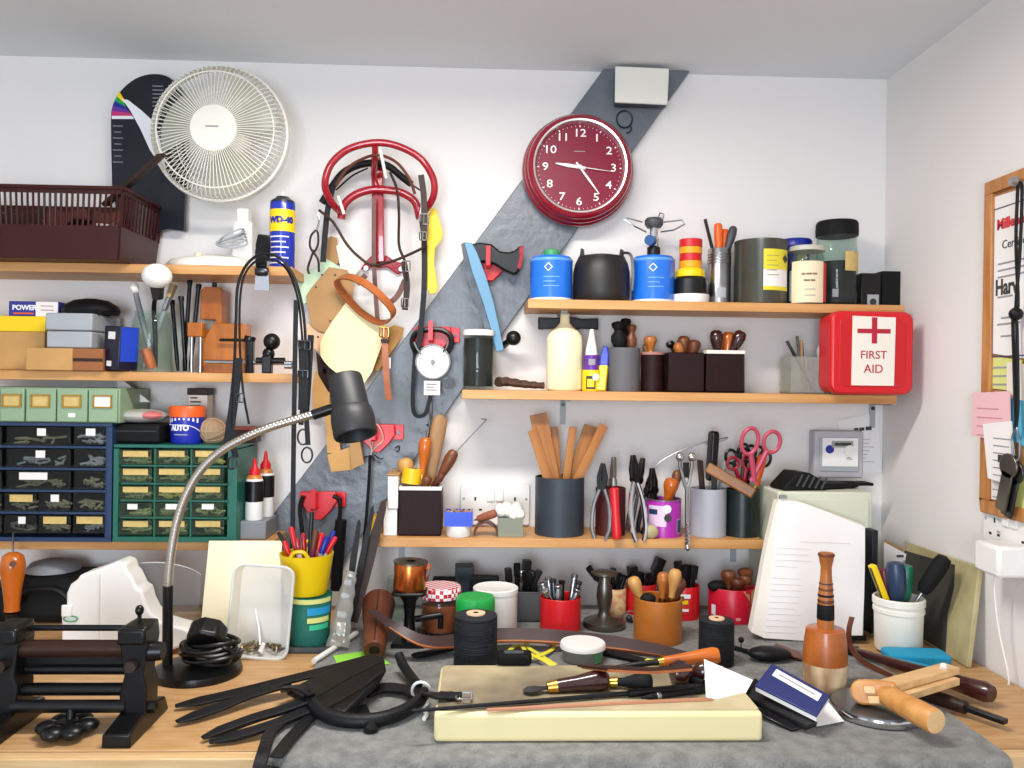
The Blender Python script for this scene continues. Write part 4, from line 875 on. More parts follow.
# brown belt loop
t = thing('belt', 'tan leather belt loop hanging over the cream card with its tail down the brace', 'belt', W(366,300,-.08)); o0 = V(t.location)
lp_ = catmull(P3([(338,279,-.07),(350,277,-.10),(366,284,-.115),(382,297,-.11),(393,311,-.095),(390,320,-.075),(378,322,-.06),(362,313,-.053),(348,299,-.053),(339,287,-.058)]), 5, True)
cen = sum(lp_, V())/len(lp_); nn = [(p-cen) for p in lp_]
obj('loop', MB().strap(lp_, .017, .0035, nn, True), 'tanl', t)
straps(t, o0, [[(384,326),(385,345),(386,370),(388,392),(389,400)]], .0125, 'tanl', -.072, .0035, name='tail'); buckle(t, W(384,332,-.078)-o0, .018, .02, 'brass'); obj('keeper', MB().box(W(385,341,-.074)-o0, (.016,.008,.007)), 'dbl', t, bev=.001)
obj('tag', MB().box(W(389,363,-.06)-o0, (.007,.001,.022)), 'paper', t)
# red hooks
def red_hook(px, py, label, prong=True):
    t = thing('tool_hook', label, 'hook', W(px,py,-.0225), (0,0,0), 'red plastic tool hooks on the grey brace'); s = .98/ppm(0)
    obj('back_plate', MB().prism(rrect(46*s,15*s,.003,3,3*s,0), -.006, 0), 'red', t, bev=.001)
    obj('shield', MB().prism([(-17*s,8*s),(17*s,8*s),(18*s,-2*s),(12*s,-11*s),(3*s,-20*s),(-3*s,-20*s),(-12*s,-11*s),(-18*s,-2*s)], -.016, -.004), 'red', t, bev=.002)
    obj('prong', MB().strap([(-2*s,-.015,-.015),(-2*s,-.046,-.015),(-2*s,-.0475,-.013),(-2*s,-.048,.026)], .009, .004, [V((0,0,-1)),V((0,-.5,-1)),V((0,-1,-.5)),V((0,-1,0))]), 'red', t, bev=.001)
    obj('screw', MB().cyl((21*s,-.006,0), (21*s,-.0085,0), .0035, seg=10), 'dsteel', t)
    return t
red_hook(378,432, 'red plastic tool hook behind the lamp head, string tied round it')
red_hook(320,499, 'red plastic tool hook above the yellow pen pot')
red_hook(434,335, 'red plastic tool hook holding the white dial scale')
red_hook(490,262, 'red plastic tool hook holding the blue bladed saw')
t = thing('string', 'pale string tied around the red hook with a long black cord below', 'string', W(375,425,-.045)); o0 = V(t.location)
cords(t, o0, [[(372,452,-.045),(370,440,-.045),(372,428,-.05),(376,424,-.05),(381,430,-.05),(383,440,-.045),(377,446,-.045),(371,452,-.045)],[(374,426,-.05),(373,440,-.045),(371,455,-.045)]], .0012, mat('string', (206,190,170), .8), -.045, name='loop')
cords(t, o0, [[(370,455),(369,480),(366,520),(362,560),(361,588)]], .0032, 'bleather', -.05, name='black_cord')
t = thing('wire_clip', 'tiny bent black wire clips on the grey brace under the red hook', 'clip', W(370,462,-.026)); o0 = V(t.location)
cords(t, o0, [[(362,458),(370,456),(375,461),(381,463)],[(374,455),(380,459),(383,458)]], .0011, 'black', -.026); cords(t, o0, [[(395,448),(399,446),(399,450),(396,452)]], .0013, 'black', -.026, name='staple')
# cable looped over lower red hook
t = thing('black_strap', 'black strap looped over the red hook above the pen pot', 'strap', W(320,500,-.05)); o0 = V(t.location)
cords(t, o0, [[(305,560,-.06),(302,530,-.055),(300,508,-.05),(303,496,-.05)],[(333,496,-.055),(339,500,-.055),(340,515,-.055),(336,530,-.06),(331,545,-.07)]], .0045, 'bleather', -.05)
# dial scale
t = thing('dial_scale', 'round white dial hanging scale with a paper tag on the grey brace', 'scale', W(433,362,-.06)); o0 = V(t.location); rs = 17.5/ppm(-.06)
obj('case', MB().at(rot=(PI/2,0,0)).lathe([(0,-.02),(rs*.9,-.02),(rs,-.015),(rs,.002),(rs*.94,.004),(rs*.9,.002),(0,.002)], 40), 'lgrey', t)
dl = obj('dial', MB().at(rot=(PI/2,0,0)).lathe([(0,.002),(rs*.9,.002),(rs*.9,.0028),(0,.0028)], 40), 'white', t)
tk = MB()
for k in range(24): a = 2*PI*k/24; tk.at((rs*.78*math.sin(a),-.0031,rs*.78*math.cos(a)),(0,a,0)).box((0,0,0),(.0008,.0005,.004))
obj('dial_marks', tk, 'print', dl); obj('needle', MB().box((0,-.0042,.009), (.0012,.0008,.024)).box((0,-.0042,-.009), (.0012,.0008,.012)), 'red', t); obj('needle_cap', MB().cyl((0,-.003,0),(0,-.007,0),.0045), 'grey', t)
obj('upper_frame', MB().tube(catmull(P3([(416,354,-.054),(412,342,-.054),(416,333,-.054),(425,330,-.054),(441,330,-.054),(450,336,-.054),(451,346,-.054),(446,354,-.054)]),5), .0055, 8), 'black', t)
for q in ([(414,342,-.075),(417,349,-.075),(421,354,-.072)],[(448,341,-.075),(446,348,-.075),(443,352,-.072)]): obj('hook_wire', MB().tube(P3(q), .002, 6), 'steel', t)
tg = obj('paper_tag', MB().box(W(432,388,-.062)-o0, (.033,.0008,.029)), 'paper', t); pt = W(432,388,-.063)-o0
obj('small_print', rows(MB(), pt.x-.012, pt.x+.012, pt.z+.008, .006, 3, pt.y, .0015, ragged=.3), 'print', tg)
obj('weight_knob', MB().cyl(W(448,384,-.05)-o0, W(448,384,-.075)-o0, .011), 'dgrey', t)
straps(t, o0, [[(415,352),(413,385),(413,408),(417,416),(425,414),(429,402),(431,394)]], .008, 'bleather', -.055, .004); cords(t, o0, [[(430,396),(431,412),(430,422),(428,436)]], .0028, 'steel', -.034, name='load_hook'); cords(t, o0, [[(427,424),(431,430),(429,438)]], .0024, 'black', -.034, name='hook_tip')
# saw
t = thing('pruning_saw', 'saw with black grip and pale blue blade guard in the red hook', 'saw', W(490,258,-.06)); o0 = V(t.location)
obj('grip', MB().poly3([W(a,b,-.062)-o0 for a,b in ((471,244),(480,242),(492,244),(500,251),(509,252),(515,250),(520,245),(524,247),(523,258),(519,271),(515,275),(505,271),(494,264),(484,262),(472,263))], (0,.017,0)), 'black', t, bev=.004)
obj('red_tip', MB().poly3([W(a,b,-.064)-o0 for a,b in ((519,247),(524,246),(523,259),(520,269),(517,268),(520,256))], (0,.006,0)), 'redd', t)
obj('blade_guard', MB().poly3([W(a,b,-.066)-o0 for a,b in ((464,242),(472,243),(477,252),(486,276),(494,303),(500,330),(504,350),(496,352),(491,330),(482,300),(472,272))], (0,.008,0)), mat('saw_blue', (92,132,158), .4, metal=.3), t, bev=.001)
obj('blade', MB().poly3([W(a,b,-.063)-o0 for a,b in ((461,244),(465,242),(474,275),(491,331),(486,331),(474,298),(466,275))], (0,.003,0)), 'dsteel', t)
# coat knob beside jar
t = thing('coat_knob', 'black ball knob sticking out of the wall beside the jar of dye', 'hook', W(501,347,0)); 
obj('stem', MB().cyl((0,0,0), (.018,-.05,.012), .008, .006), 'black', t); obj('ball', MB().sph((.024,-.062,.016), .0155, (1,1,1)), 'black', t)
# ================================================================ shelf of gas cartridges
def gas(px, label, y=-.078):
    r = 21.3*U(y); p = B(px,298,y,S4); h = hz(257,px,y)-S4
    t = thing('gas_cartridge', label, 'gas cartridge', p, group='blue gas cartridges')
    obj('body', MB().lathe([(0,.001),(r*.9,.001),(r,.006),(r,h-.012),(r*.98,h-.006),(r*.9,h-.001),(r*.86,h-.003),(r*.5,h+.002),(r*.28,h+.004),(0,h+.004)], 40), 'blue', t)
    obj('base_ring', MB().lathe([(r*.86,0),(r*.97,0),(r*1.005,.003),(r*1.0,.006),(r*.9,.004)], 40), 'white', t)
    obj('seam', MB().lathe([(r*.985,h-.013),(r*1.012,h-.011),(r*1.012,h-.008),(r*.985,h-.006)], 40), mat('blue_light', (90,150,220), .3), t)
    bd = obj('badge', shellpatch(r+.0004, -.42, -.12, h*.62, h*.85, 4), mat('badge_pale', (150,186,230), .4), t) if 0 else None
    s = MB(); s.at((r*math.sin(-.22), -r*math.cos(-.22)-.0006, h*.72), (0,PI/4,-.22))
    for dx, dz, w_2, h2 in ((0,.0055,.0125,.0016),(0,-.0055,.0125,.0016),(.0055,0,.0016,.0125),(-.0055,0,.0016,.0125)): s.box((dx,0,dz),(w_2,.0008,h2))
    obj('diamond_mark', s, 'printw', t)
    pm = MB()
    for k in range(3): s = shellpatch(r, -.45, .3-.2*(k%2), h*.5-.009*k, h*.5-.0065*k-.002*0-.009*k*0+.0 if 0 else h*.5-.009*k+.0018, 5); pm.add([tuple(v) for v in s.v], s.f)
    obj('small_print', pm, mat('blue_print', (110,160,226), .4), t)
    return t, r, h
g1, r, h = gas(551, 'blue gas cartridge with a green cap at the shelf end')
obj('cap', MB().lathe([(0,h+.003),(r*.38,h+.003),(r*.38,h+.012),(r*.34,h+.014),(0,h+.014)], 24), 'stem', g1)
g2, r, h = gas(653, 'blue gas cartridge under the small camping burner')
ST = V(g2.location)+V((0,0,h+.0045))
t = thing('camping_stove', 'small folding camping burner screwed on the blue cartridge', 'stove', ST); k = U(-.078)
obj('collar', MB().lathe([(0,0),(.0135,0),(.0135,.014),(.009,.018),(0,.018)], 20), 'black', t)
obj('valve', MB().lathe([(0,.017),(.0105,.017),(.0105,.034),(.0085,.036),(.0085,.056),(0,.056)], 18), 'chrome', t)
obj('control_knob', MB().cyl((-.006,-.012,.026), (-.014,-.024,.026), .011, seg=10), mat('knob_blue', (30,80,140), .35), t)
obj('burner_head', MB().lathe([(0,.055),(.014,.055),(.019,.062),(.019,.07),(.015,.075),(0,.076)], 24), 'dgrey', t)
for q in ([(646,232),(634,226),(624,219),(627,218),(642,222)],[(661,232),(674,230),(685,224),(682,220),(664,222)],[(653,230),(662,224),(664,214),(660,213),(657,221)]):
    obj('pot_support', MB().tube([W(a,b,-.078-(0 if i in (0,4) else (-.02 if q[1][0]==662 else .025)))-ST for i,(a,b) in enumerate(q)], .0016, 6), 'steel', t)
# kettle
y = -.078; r = 28.4*U(y); p = B(601,298,y,S4); h = hz(257,601,y)-S4
t = thing('camp_pot', 'black round camping pot with lugs between two blue cartridges', 'pot', p)
M['soot'] = mat('sooty_enamel', (24,20,18), .48, var=.35, vs=30)
obj('body', MB().lathe([(0,0),(r*.9,0),(r*.97,.006),(r,.02),(r,h*.66),(r*.93,h*.85),(r*.84,h*.95),(0,h*.95)], 40), 'soot', t)
obj('lid', MB().lathe([(r*.85,h*.945),(r*.82,h*.99),(r*.5,h*1.03),(0,h*1.04)], 36), 'soot', t)
for s in (-1,1): obj('lug', MB().prism([(s*r*.7-.006,h*.9),(s*r*.7+.006,h*.9),(s*r*.7+.004,h*1.15),(s*r*.7-.002,h*1.18)], -.004, .004), 'soot', t)
obj('bail_handle', MB().tube(catmull([(r*.72,-.003,h*1.1),(r*.95,-.03,h*1.0),(r*1.02,-.035,h*.6),(r*1.0,-.03,h*.25)]), .003, 8), 'steel', t)
# tapes on a jar
y = -.085; p = B(690,301,y,S4); uu = U(y)
t = thing('glue_pot', 'black pot with a white foot and yellow top below stacked tape rolls', 'pot', p); z = lambda py: hz(py,690,y)-S4
zf = lambda a: (301-a)*uu
obj('foot', MB().lathe([(0,0),(18.5*uu,0),(19*uu,.003),(19*uu,zf(292)),(0,zf(292))], 32), 'white', t)
obj('body', MB().lathe([(0,zf(292)),(18*uu,zf(292)),(17*uu,zf(277)),(14*uu,zf(274)),(0,zf(274))], 32), 'black', t)
obj('cap', MB().lathe([(0,zf(274)),(14.3*uu,zf(274)),(14.3*uu,zf(268)),(11*uu,zf(265)),(0,zf(265))], 32), 'yellow', t)
zz = S4+zf(265)+.0005
for k, (m, hh_, rr, ww) in enumerate((('amber2',7,11.2,'lowest roll, amber tape, in the stack on the black pot'),('red',7,11,'dark red tape roll second up in the stack on the black pot'),('amber2',7,11.3,'amber tape roll second from the top of the stack on the black pot'),('red',8,11.4,'topmost roll, red tape, in the stack on the black pot'))):
    M['amber2'] = mat('amber_tape', (240,160,20), .35)
    t = thing('tape_roll', ww, 'tape', (p.x,p.y,zz), (0,0,0), 'tape rolls stacked on the black pot'); hh_ *= uu; rr *= uu
    obj('tape', MB().lathe([(rr*.55,0),(rr,0),(rr,hh_-.0008),(rr*.55,hh_-.0008)], 32), m, t); obj('core', MB().lathe([(rr*.48,.0005),(rr*.56,.0005),(rr*.56,hh_-.001),(rr*.48,hh_-.001)], 28), 'card', t); zz += hh_
# tin can of files
y = -.07; p = B(719,302,y,S4); r = 11.3*U(y); h = hz(249,719,y)-S4
t = pot('tin_can', 'silver ribbed tin can of orange and black tools beside the tapes', 'can', p, r, h, 'steel', .0015)
rb = MB()
for k in range(4): rb.torus((0,0,h-.012-.006*k), r+.0003, .0012, 32, 6)
obj('ribs', rb, 'steel', t); obj('label_print', shellpatch(r+.0004, -.5, .3, h*.12, h*.3, 6), 'lgrey', t)
rod(p+V((-.003,-.010,.006)), W(705,219,y-.010), .005, 'flat black file leaning left in the silver can', 'iron', 'file', 'file', flat=.003)
t = handled(p+V((.003,-.001,.006)), W(718,223,y-.002), .0088, 'tall orange handled tool upright in the silver can', mat('orange_handle', (232,98,20), .35), .42, STRAIGHT, 'screwdriver', 'screwdriver', 'orange handled tools in the silver can')
t = handled(p+V((.004,.008,.006)), W(725,229,y+.01), .009, 'shorter orange handled tool behind in the silver can', 'orange', .42, STRAIGHT, 'screwdriver', 'screwdriver', 'orange handled tools in the silver can')
handled(p+V((.006,-.002,.006)), W(734,226,y), .0095, 'grey brown handled tool leaning right in the silver can', 'dgrey', .45, GRIP, 'screwdriver', 'screwdriver')
# large dark tin
y = -.082; p = B(760,304,y,S4); r = 26*U(y); h = hz(242,760,y)-S4
t = thing('metal_tin', 'large dark metal tin with a yellow and white hazard label', 'tin', p)
obj('body', MB().lathe([(0,0),(r*.98,0),(r,.002),(r,h-.004),(r*1.01,h-.003),(r*1.01,h),(r*.95,h),(r*.94,h-.005),(0,h-.005)], 44), mat('dark_tin', (88,88,80), .3, metal=.55, var=.1, vs=14), t)
zb0 = .02; a0, a1 = -.22, .95
lb = obj('label', shellpatch(r+.0003, a0, a1, h*.2, h*.83, 14), 'paper', t)
obj('label_band', shellpatch(r+.0009, a0, a1, h*.52, h*.83, 14), mat('label_yellow', (226,210,50), .5), lb); obj('label_foot', shellpatch(r+.0009, a0, a1, h*.2, h*.26, 14), MATS['label_yellow'], lb)
s = MB(); aa = .72; s.at(((r+.0016)*math.sin(aa), -(r+.0016)*math.cos(aa), h*.69), (0,PI/4,aa)).box((0,0,0), (.013,.0006,.013)); obj('hazard_mark', s, 'print', lb)
pm = MB()
for k in range(5): s = shellpatch(r+.0014, a0+.12, a0+.6-.1*(k%2), h*.72-.0095*k, h*.72-.0095*k+.0016, 6); pm.add([tuple(v) for v in s.v], s.f)
obj('small_print', pm, mat('olive_print', (170,160,90), .6), lb)
# blue tub behind, label jar, sweets jar
y = -.035; p = B(795,305,y,S4); r = 14.5*U(y); h = hz(240,795,y)-S4
t = thing('plastic_tub', 'blue lidded tub peeping over the labelled glass jar', 'tub', p)
obj('body', MB().lathe([(0,0),(r*.85,0),(r*.95,h-.015),(0,h-.015)], 32), 'dblue', t); obj('lid', MB().lathe([(0,h-.016),(r*1.08,h-.016),(r*1.1,h-.004),(r*1.0,h),(0,h)], 32), 'dblue', t); obj('label', shellpatch(r*.96, -.25, .45, h-.05, h-.018, 5), 'gold', t)
y = -.104; p = B(806,305,y,S4); r = 18.3*U(y); h = hz(247,806,y)-S4
t = jar('glass_jar', 'glass jar with a cream handwritten label and red side, white lid', 'jar', p, r, h, mat('old_lid', (196,190,176), .4), .008, 'paper2', .62, neck=.9)
lb = obj('label', shellpatch(r+.0006, -1.2, .62, .002, h*.72, 14), mat('cream_label', (236,220,184), .6), t); obj('red_side', shellpatch(r+.0008, .62, 1.35, .004, h*.7, 6), mat('label_red', (206,60,56), .5), t)
hm = MB()
for z_, e0, e1 in ((.5,-.62,-.42),(.5,-.38,-.1),(.5,-.06,.18),(.39,-.5,-.2),(.39,-.16,.08)):
    s = shellpatch(r+.0012, e0, e1, h*z_-.0018, h*z_+.0018, 3); hm.add([tuple(v) for v in s.v], s.f)
obj('handwriting', hm, mat('faded_ink', (130,112,92), .8), lb)
pm = MB()
for k in range(2): s = shellpatch(r+.0012, -.45, .1, h*.2-.012*k+.004, h*.2-.012*k+.0055, 6); pm.add([tuple(v) for v in s.v], s.f)
obj('small_print', pm, 'printl', lb)
y = -.075; p = B(836,306,y,S4); r = 20*U(y); h = hz(222,836,y)-S4
t = jar('sweet_jar', 'tall clear jar with a black lid and black filling on the top shelf', 'jar', p, r, h, 'blackm', 14*U(y), mat('black_filling', (9,10,14), .45, spec=.2), .62, neck=.97, lidr=r*1.02)
obj('label', shellpatch(r+.0006, .0, .98, hz(273,836,y)-S4, hz(254,836,y)-S4, 8), 'gold', t); obj('paper_scrap', MB().box((-.018,-r*.88-.002,.025), (.012,.001,.016)), 'printl', t)
b1 = carton('black_box', 'black box with a small silver badge near the shelf end', 'box', x(861,-.075,290), x(881,-.075,290), -.075, -.015, S4, hz(273,868,-.075)-S4, 'black')
obj('badge', MB().box((.004,-.0308,.014), (.024,.001,.026)), 'lgrey', b1); obj('badge_mark', MB().at((.004,-.0316,.012),(PI/2,0,0)).lathe([(0,0),(.007,0),(.007,.0005),(0,.0005)], 16), 'print', b1)
carton('black_box', 'plain charcoal box at the right end of the top shelf', 'box', x(882,-.07,290), x(902,-.07,290), -.07, -.015, S4, hz(270,890,-.085)-S4, 'blackm')
# ================================================================ shelf below
y = -.075; p = B(478,390,y,S5); r = 16*U(y)
t = jar('dye_jar', 'jar of black dye with a white lid at the end of the shelf', 'jar', p, r, hz(330,478,y)-S5, 'white', .010, mat('dye', (4,4,6), .3, spec=.2), .93, neck=.92)
t = thing('bark_strip', 'rough dark brown strip of hide lying beside the dye jar', 'hide', B(522,391,-.105,S5))
bm_ = MB(); 
for i in range(7): pass
bm_.sweep(catmull([(-.048,0,.012),(-.03,.004,.013),(-.005,0,.010),(.02,.003,.008),(.044,0,.007)],4), [(.028*math.cos(a),.011*math.sin(a)*(1.2 if math.sin(a)>0 else .6)) for a in [2*PI*k/12 for k in range(12)]], False, (0,0,1), [1-.024*i+.08*math.sin(i*2.1) for i in range(17)])
obj('strip', bm_, 'bark', t); t.location.z += .0005
y = -.08; p = B(564,392,y,S5); uu = U(y)
t = thing('glue_bottle', 'large cream plastic bottle without label on the middle shelf', 'bottle', p)
pr = [(0,0),(16.5,0),(18,1.5),(18,50),(17.2,55),(13.5,60),(8,64),(5,68),(4.5,77),(0,77)]
obj('body', MB().lathe([(a*uu,b*uu) for a,b in pr], 36, sy=.75), 'cream', t)
obj('dispenser', MB().cyl((0,0,76*uu), (0,0,82*uu), .008).box((-.006,-.006,83.5*uu), (.026,.012,.008)), clear('pump', (206,206,200), .5), t)
t = thing('hammer', 'black headed hammer standing on its handle behind the cream bottle', 'hammer', B(566,392,-.03,S5)); uu = U(-.03); zc = (392-325)*uu
obj('head', MB().prism([(-29*uu,zc-.013),(-12*uu,zc-.011),(-6*uu,zc-.013),(8*uu,zc-.013),(14*uu,zc-.01),(31*uu,zc-.012),(31*uu,zc+.012),(14*uu,zc+.01),(8*uu,zc+.013),(-6*uu,zc+.013),(-12*uu,zc+.011),(-29*uu,zc+.012)], -.01, .01), 'iron', t, bev=.002); obj('handle', MB().cyl((0,0,0), (0,0,zc-.012), .009, .008), 'hw3', t)
y = -.095; p = B(591,393,y,S5); uu = U(y)
t = thing('super_glue', 'yellow and purple glue bottle with a tall white nozzle', 'glue', p)
obj('body', MB().lathe([(0,0),(8.7*uu,0),(9*uu,.002),(9*uu,21*uu),(0,21*uu)], 24), 'yellow', t); obj('purple_band', MB().lathe([(0,21*uu),(7.3*uu,21*uu),(7.3*uu,36*uu),(0,36*uu)], 24), 'violet', t)
obj('nozzle', MB().lathe([(0,36*uu),(6.3*uu,36*uu),(5.5*uu,43*uu),(3*uu,55*uu),(2*uu,62*uu),(0,62*uu)], 20), 'white', t)
lg = obj('label_print', shellpatch(9*uu+.0003, -.7, .35, 2*uu, 15*uu, 8), 'print', t); obj('label_print', shellpatch(9*uu+.0008, -.55, .2, 4*uu, 12*uu, 6), 'yellow', t); obj('white_spot', MB().at(((9*uu+.0012)*math.sin(.35),-(9*uu+.0012)*math.cos(.35),14*uu),(PI/2,0,.35)).lathe([(0,0),(.0075,0),(.0075,.0006),(0,.0006)],16), 'paper', t)
obj('purple_print', shellpatch(7.3*uu+.0003, -.5, .4, 26*uu, 32*uu, 6), 'printl', t)
t, L_ = T(B(601,393,-.11,S5), W(606,347,-.075), 'craft_knife', 'yellow craft knife with a blue end leaning on the grey pot', 'knife')
obj('grip', MB().box((0,0,L_*.3), (.018,.012,L_*.6)), 'yellow', t, bev=.002); obj('blue_end', MB().prism([(-.010,L_*.55),(.010,L_*.55),(.008,L_*.8),(.004,L_),(-.004,L_),(-.009,L_*.8)], -.007, .007), mat('mid_blue', (24,60,180), .35), t, bev=.002)
def dumb(a, b, r, label, m, group=None):
    return handled(a, b, r, label, m, .42, [(0,0),(.6,.01),(.75,.12),(1,.3),(.95,.48),(.55,.62),(.5,.68),(.75,.78),(.85,.88),(.7,.96),(0,1)], 'burnisher', 'tool', group)
y = -.08; r = 16.5*U(y); h = hz(348,623,y)-S5; p = B(623,392,y,S5)
pot('tool_pot', 'mid grey round pot with dark bulbous handles sticking out', 'pot', p, r, h, mat('mid_grey', (92,92,96), .6))
G5 = 'wooden tool handles in the pots under the top right shelf'
dumb(p+V((-.005,-.012,.006)), W(618,321,y-.015), .0165, 'black turned handle nearest the front in the mid grey pot', 'blackm', G5); dumb(p+V((.0,.014,.006)), W(626,318,y+.02), .0135, 'black turned handle at the back of the mid grey pot', 'blackm', G5); dumb(p+V((.012,-.004,.006)), W(632,324,y-.002), .0115, 'brown turned handle at the right of the mid grey pot', 'hw3', G5)
y = -.08; r = 11.5*U(y); p = B(652,393,y,S5); h = hz(353,652,y)-S5
pot('tool_pot', 'narrow maroon round pot with a pink rim and pale wooden handle', 'pot', p, r, h, 'maroon', bandm=mat('pink_rim', (170,120,110), .6))
handled(p+V((0,-.003,.006)), W(650,336,y-.006), .0138, 'pale round ended handle in the narrow maroon pot', 'hw', .32, PEAR, 'awl', 'awl', G5); handled(p+V((-.010,.012,.006)), W(645,344,y+.010), .0075, 'brown handle behind the pale one in the narrow maroon pot', 'hw3', .45, PEAR, 'awl', 'awl', G5)
y = -.08; p = B(682.5,393,y,S5); h = hz(353,682,y)-S5
pot('tool_box_pot', 'square maroon pot with a black ball tool, third pot along', 'pot', p, 0, h, 'maroon', sq=35*U(y), dep=.06)
handled(p+V((-.014,.002,.006)), W(669,341,y-.002), .0095, 'black ball ended tool leaning left out of the square pot', 'black', .3, [(0,0),(.3,.01),(.3,.5),(.8,.62),(1,.8),(.75,.95),(0,1)], 'modelling_tool', 'tool', G5)
handled(p+V((.0,.01,.006)), W(684,336,y+.01), .0135, 'brown bulb handle at the middle of the square maroon pot', 'hw3', .5, PEAR, 'awl', 'awl', G5); handled(p+V((.012,-.008,.006)), W(696,340,y-.008), .0125, 'reddish brown bulb handle at the right of the square maroon pot', 'bl2', .5, PEAR, 'awl', 'awl', G5); handled(p+V((-.0,-.016,.006)), W(677,343,y-.018), .010, 'short tan bulb handle low at the front of the square pot', 'hw', .5, PEAR, 'awl', 'awl', G5)
p = B(721,393.5,y,S5); h = hz(354,721,y)-S5
pot('tool_box_pot', 'square maroon pot with three large handles and a white rim', 'pot', p, 0, h, 'maroon', sq=38*U(y), dep=.06, bandm='paper2')
handled(p+V((-.006,-.008,.006)), W(716,330,y-.008), .0135, 'very dark handle at the left of the white rimmed pot', 'dw', .5, PEAR, 'awl', 'awl', G5, fer=None); handled(p+V((.006,.005,.006)), W(729,332,y+.005), .0125, 'orange handle at the middle of the white rimmed pot', 'hwo', .5, STRAIGHT, 'awl', 'awl', G5, fer=None); handled(p+V((.012,-.014,.006)), W(742,331,y-.015), .0135, 'dark brown handle leaning right in the white rimmed pot', 'dw', .5, PEAR, 'awl', 'awl', G5, fer=None)
y = -.085; p = B(803,395,y,S5); h = hz(357,803,y)-S5
pot('clear_cup', 'clear square plastic cup of grey tools left of the first aid box', 'cup', p, 0, h, 'tub2', sq=36*U(y), dep=.065)
for i, (a, b, dx, dy, m, lab) in enumerate(((787,341,.0,-.012,'dsteel','dark grey tool leaning left in the clear cup'),(797,336,.006,.01,'pewter','pointed grey tool upright at the back of the clear cup'),(801,340,-.002,-.002,'kraft','tan stick at the middle of the clear cup'),(803,343,.012,.004,'lgrey','pale grey blade reaching down to the clear cup corner'))):
    rod(p+V((dx,dy,.006)), W(a,b,y+dy), .0045+.001*(i%2), lab, m, 'craft_tool', 'tool', 'tools in the clear cup', flat=.003)
t = thing('rag', 'pale grey cloth tucked behind the first aid box', 'cloth', B(824,397,-.07,S5)); obj('cloth', MB().sweep(catmull([(0,0,.0),(-.003,0,.04),(.002,.0,.08),(.004,.0,.115),(.008,0,.13)],4), [(.018*math.cos(a),.014*math.sin(a)) for a in [2*PI*k/10 for k in range(10)]], scl=[.8+.3*math.sin(i*.9) for i in range(17)]), mat('pale_rag', (190,200,196), .9, bump=.8, vs=60), t)
# first aid box
yF = -.185; xA, xB = W(831,356,yF).x, W(914,356,yF).x; zA = S5+.0008; hA = hz(311,870,yF)-zA; wA = xB-xA
t = thing('first_aid_box', 'red first aid box with a white handwritten cross label', 'first aid box', ((xA+xB)/2,yF+.055,zA))
obj('body', MB().prism(rrect(wA-.006,hA-.006,.018,5,0,hA/2), -.03, .012), 'red', t, bev=.003)
ld = obj('lid', MB().prism(rrect(wA,hA,.02,5,0,hA/2), -.055, -.028), 'red', t, bev=.006, seg=3)
obj('recess', MB().prism(rrect(wA*.8,hA*.82,.012,4,0,hA/2), -.0562, -.054), mat('red_panel', (196,20,30), .4), ld, bev=.001)
lw, lh = 45*U(yF), 70*U(yF); lx, lz = (871-870.5)*U(yF), hA*.52
lb = obj('label', MB().prism([(lx-lw/2,lz-lh/2),(lx+lw/2-.002,lz-lh/2),(lx+lw/2,lz+lh/2-.001),(lx-lw/2+.001,lz+lh/2+.001)], -.0572, -.056), 'paper2', ld)
M['cross'] = mat('cross_red', (176,20,50), .6)
obj('cross', MB().box((lx,-.0576,lz+lh*.29), (lw*.76,.0006,lh*.065)).box((lx+.001,-.0576,lz+lh*.30), (lw*.12,.0007,lh*.38)), 'cross', lb)
text('FIRST', .0225, 'cross', lb, (lx,-.0576,lz-.008), sx=.98); text('AID', .0235, 'cross', lb, (lx,-.0576,lz-.035), sx=.98)
# ================================================================ lowest right shelf
y = -.10
t = carton('paper_box', 'white box standing on end, lower of two by the maroon tool box', 'box', W(383.5,520,-.12).x, W(397,520,-.12).x, -.12, -.03, S6, hz(509,390,-.12)-S6, 'white')
zz = hz(509,390,-.12)+.0005
t = carton('paper_box', 'white box with brown top balanced on the lower white box', 'box', W(386.5,490,-.125).x, W(399,490,-.125).x, -.125, -.03, zz, hz(474,390,-.125)-zz, 'white', 'kraft', .004)
carton('small_carton', 'mustard yellow box at the left end of the lowest right shelf', 'box', W(371,530,-.09).x, W(382.5,530,-.09).x, -.09, -.03, S6, 15*U(-.09), mat('mustard', (196,150,20), .5))
p = B(421,541,-.085,S6); hM = hz(490,421,-.12)-S6
t = pot('tool_box_pot', 'large square maroon leather pot with a white rim full of handles', 'pot', p, 0, hM, 'maroon', sq=41.5*U(-.12), dep=.07, bandm='white')
GA = 'handled tools in the large maroon pot'
handled(p+V((-.012,.008,.006)), W(404,458,-.075), .0165, 'short pale handle at the back left of the large maroon pot', 'hw2', .45, PEAR, 'awl', 'awl', GA)
handled(p+V((-.008,-.010,.006)), W(426,437,-.095), .0135, 'shiny orange handle in the middle of the large maroon pot', 'hwo', .42, PEAR, 'awl', 'awl', GA)
t, L_ = T(p+V((.004,.021,.006)), W(441,415,-.054), 'rasp', 'tallest tool, long rough pale brown handle, in the large maroon pot', 'rasp', GA); obj('handle', MB().lathe([(0,L_*.3),(.011,L_*.3),(.0135,L_*.5),(.0165,L_*.85),(.015,L_*.96),(.008,L_),(0,L_)], 16), mat('worn_wood', (168,128,88), .7, var=.25, vs=60, stretch=(1,1,.2)), t); obj('blade', MB().box((0,0,L_*.16), (.012,.004,L_*.32)), 'dsteel', t)
t = handled(p+V((-.006,.002,.006)), W(455,450,-.088), .0125, 'dark brown handle with a long hooked wire leaning right in the maroon pot', 'hw3', .5, PEAR, 'awl', 'awl', GA)
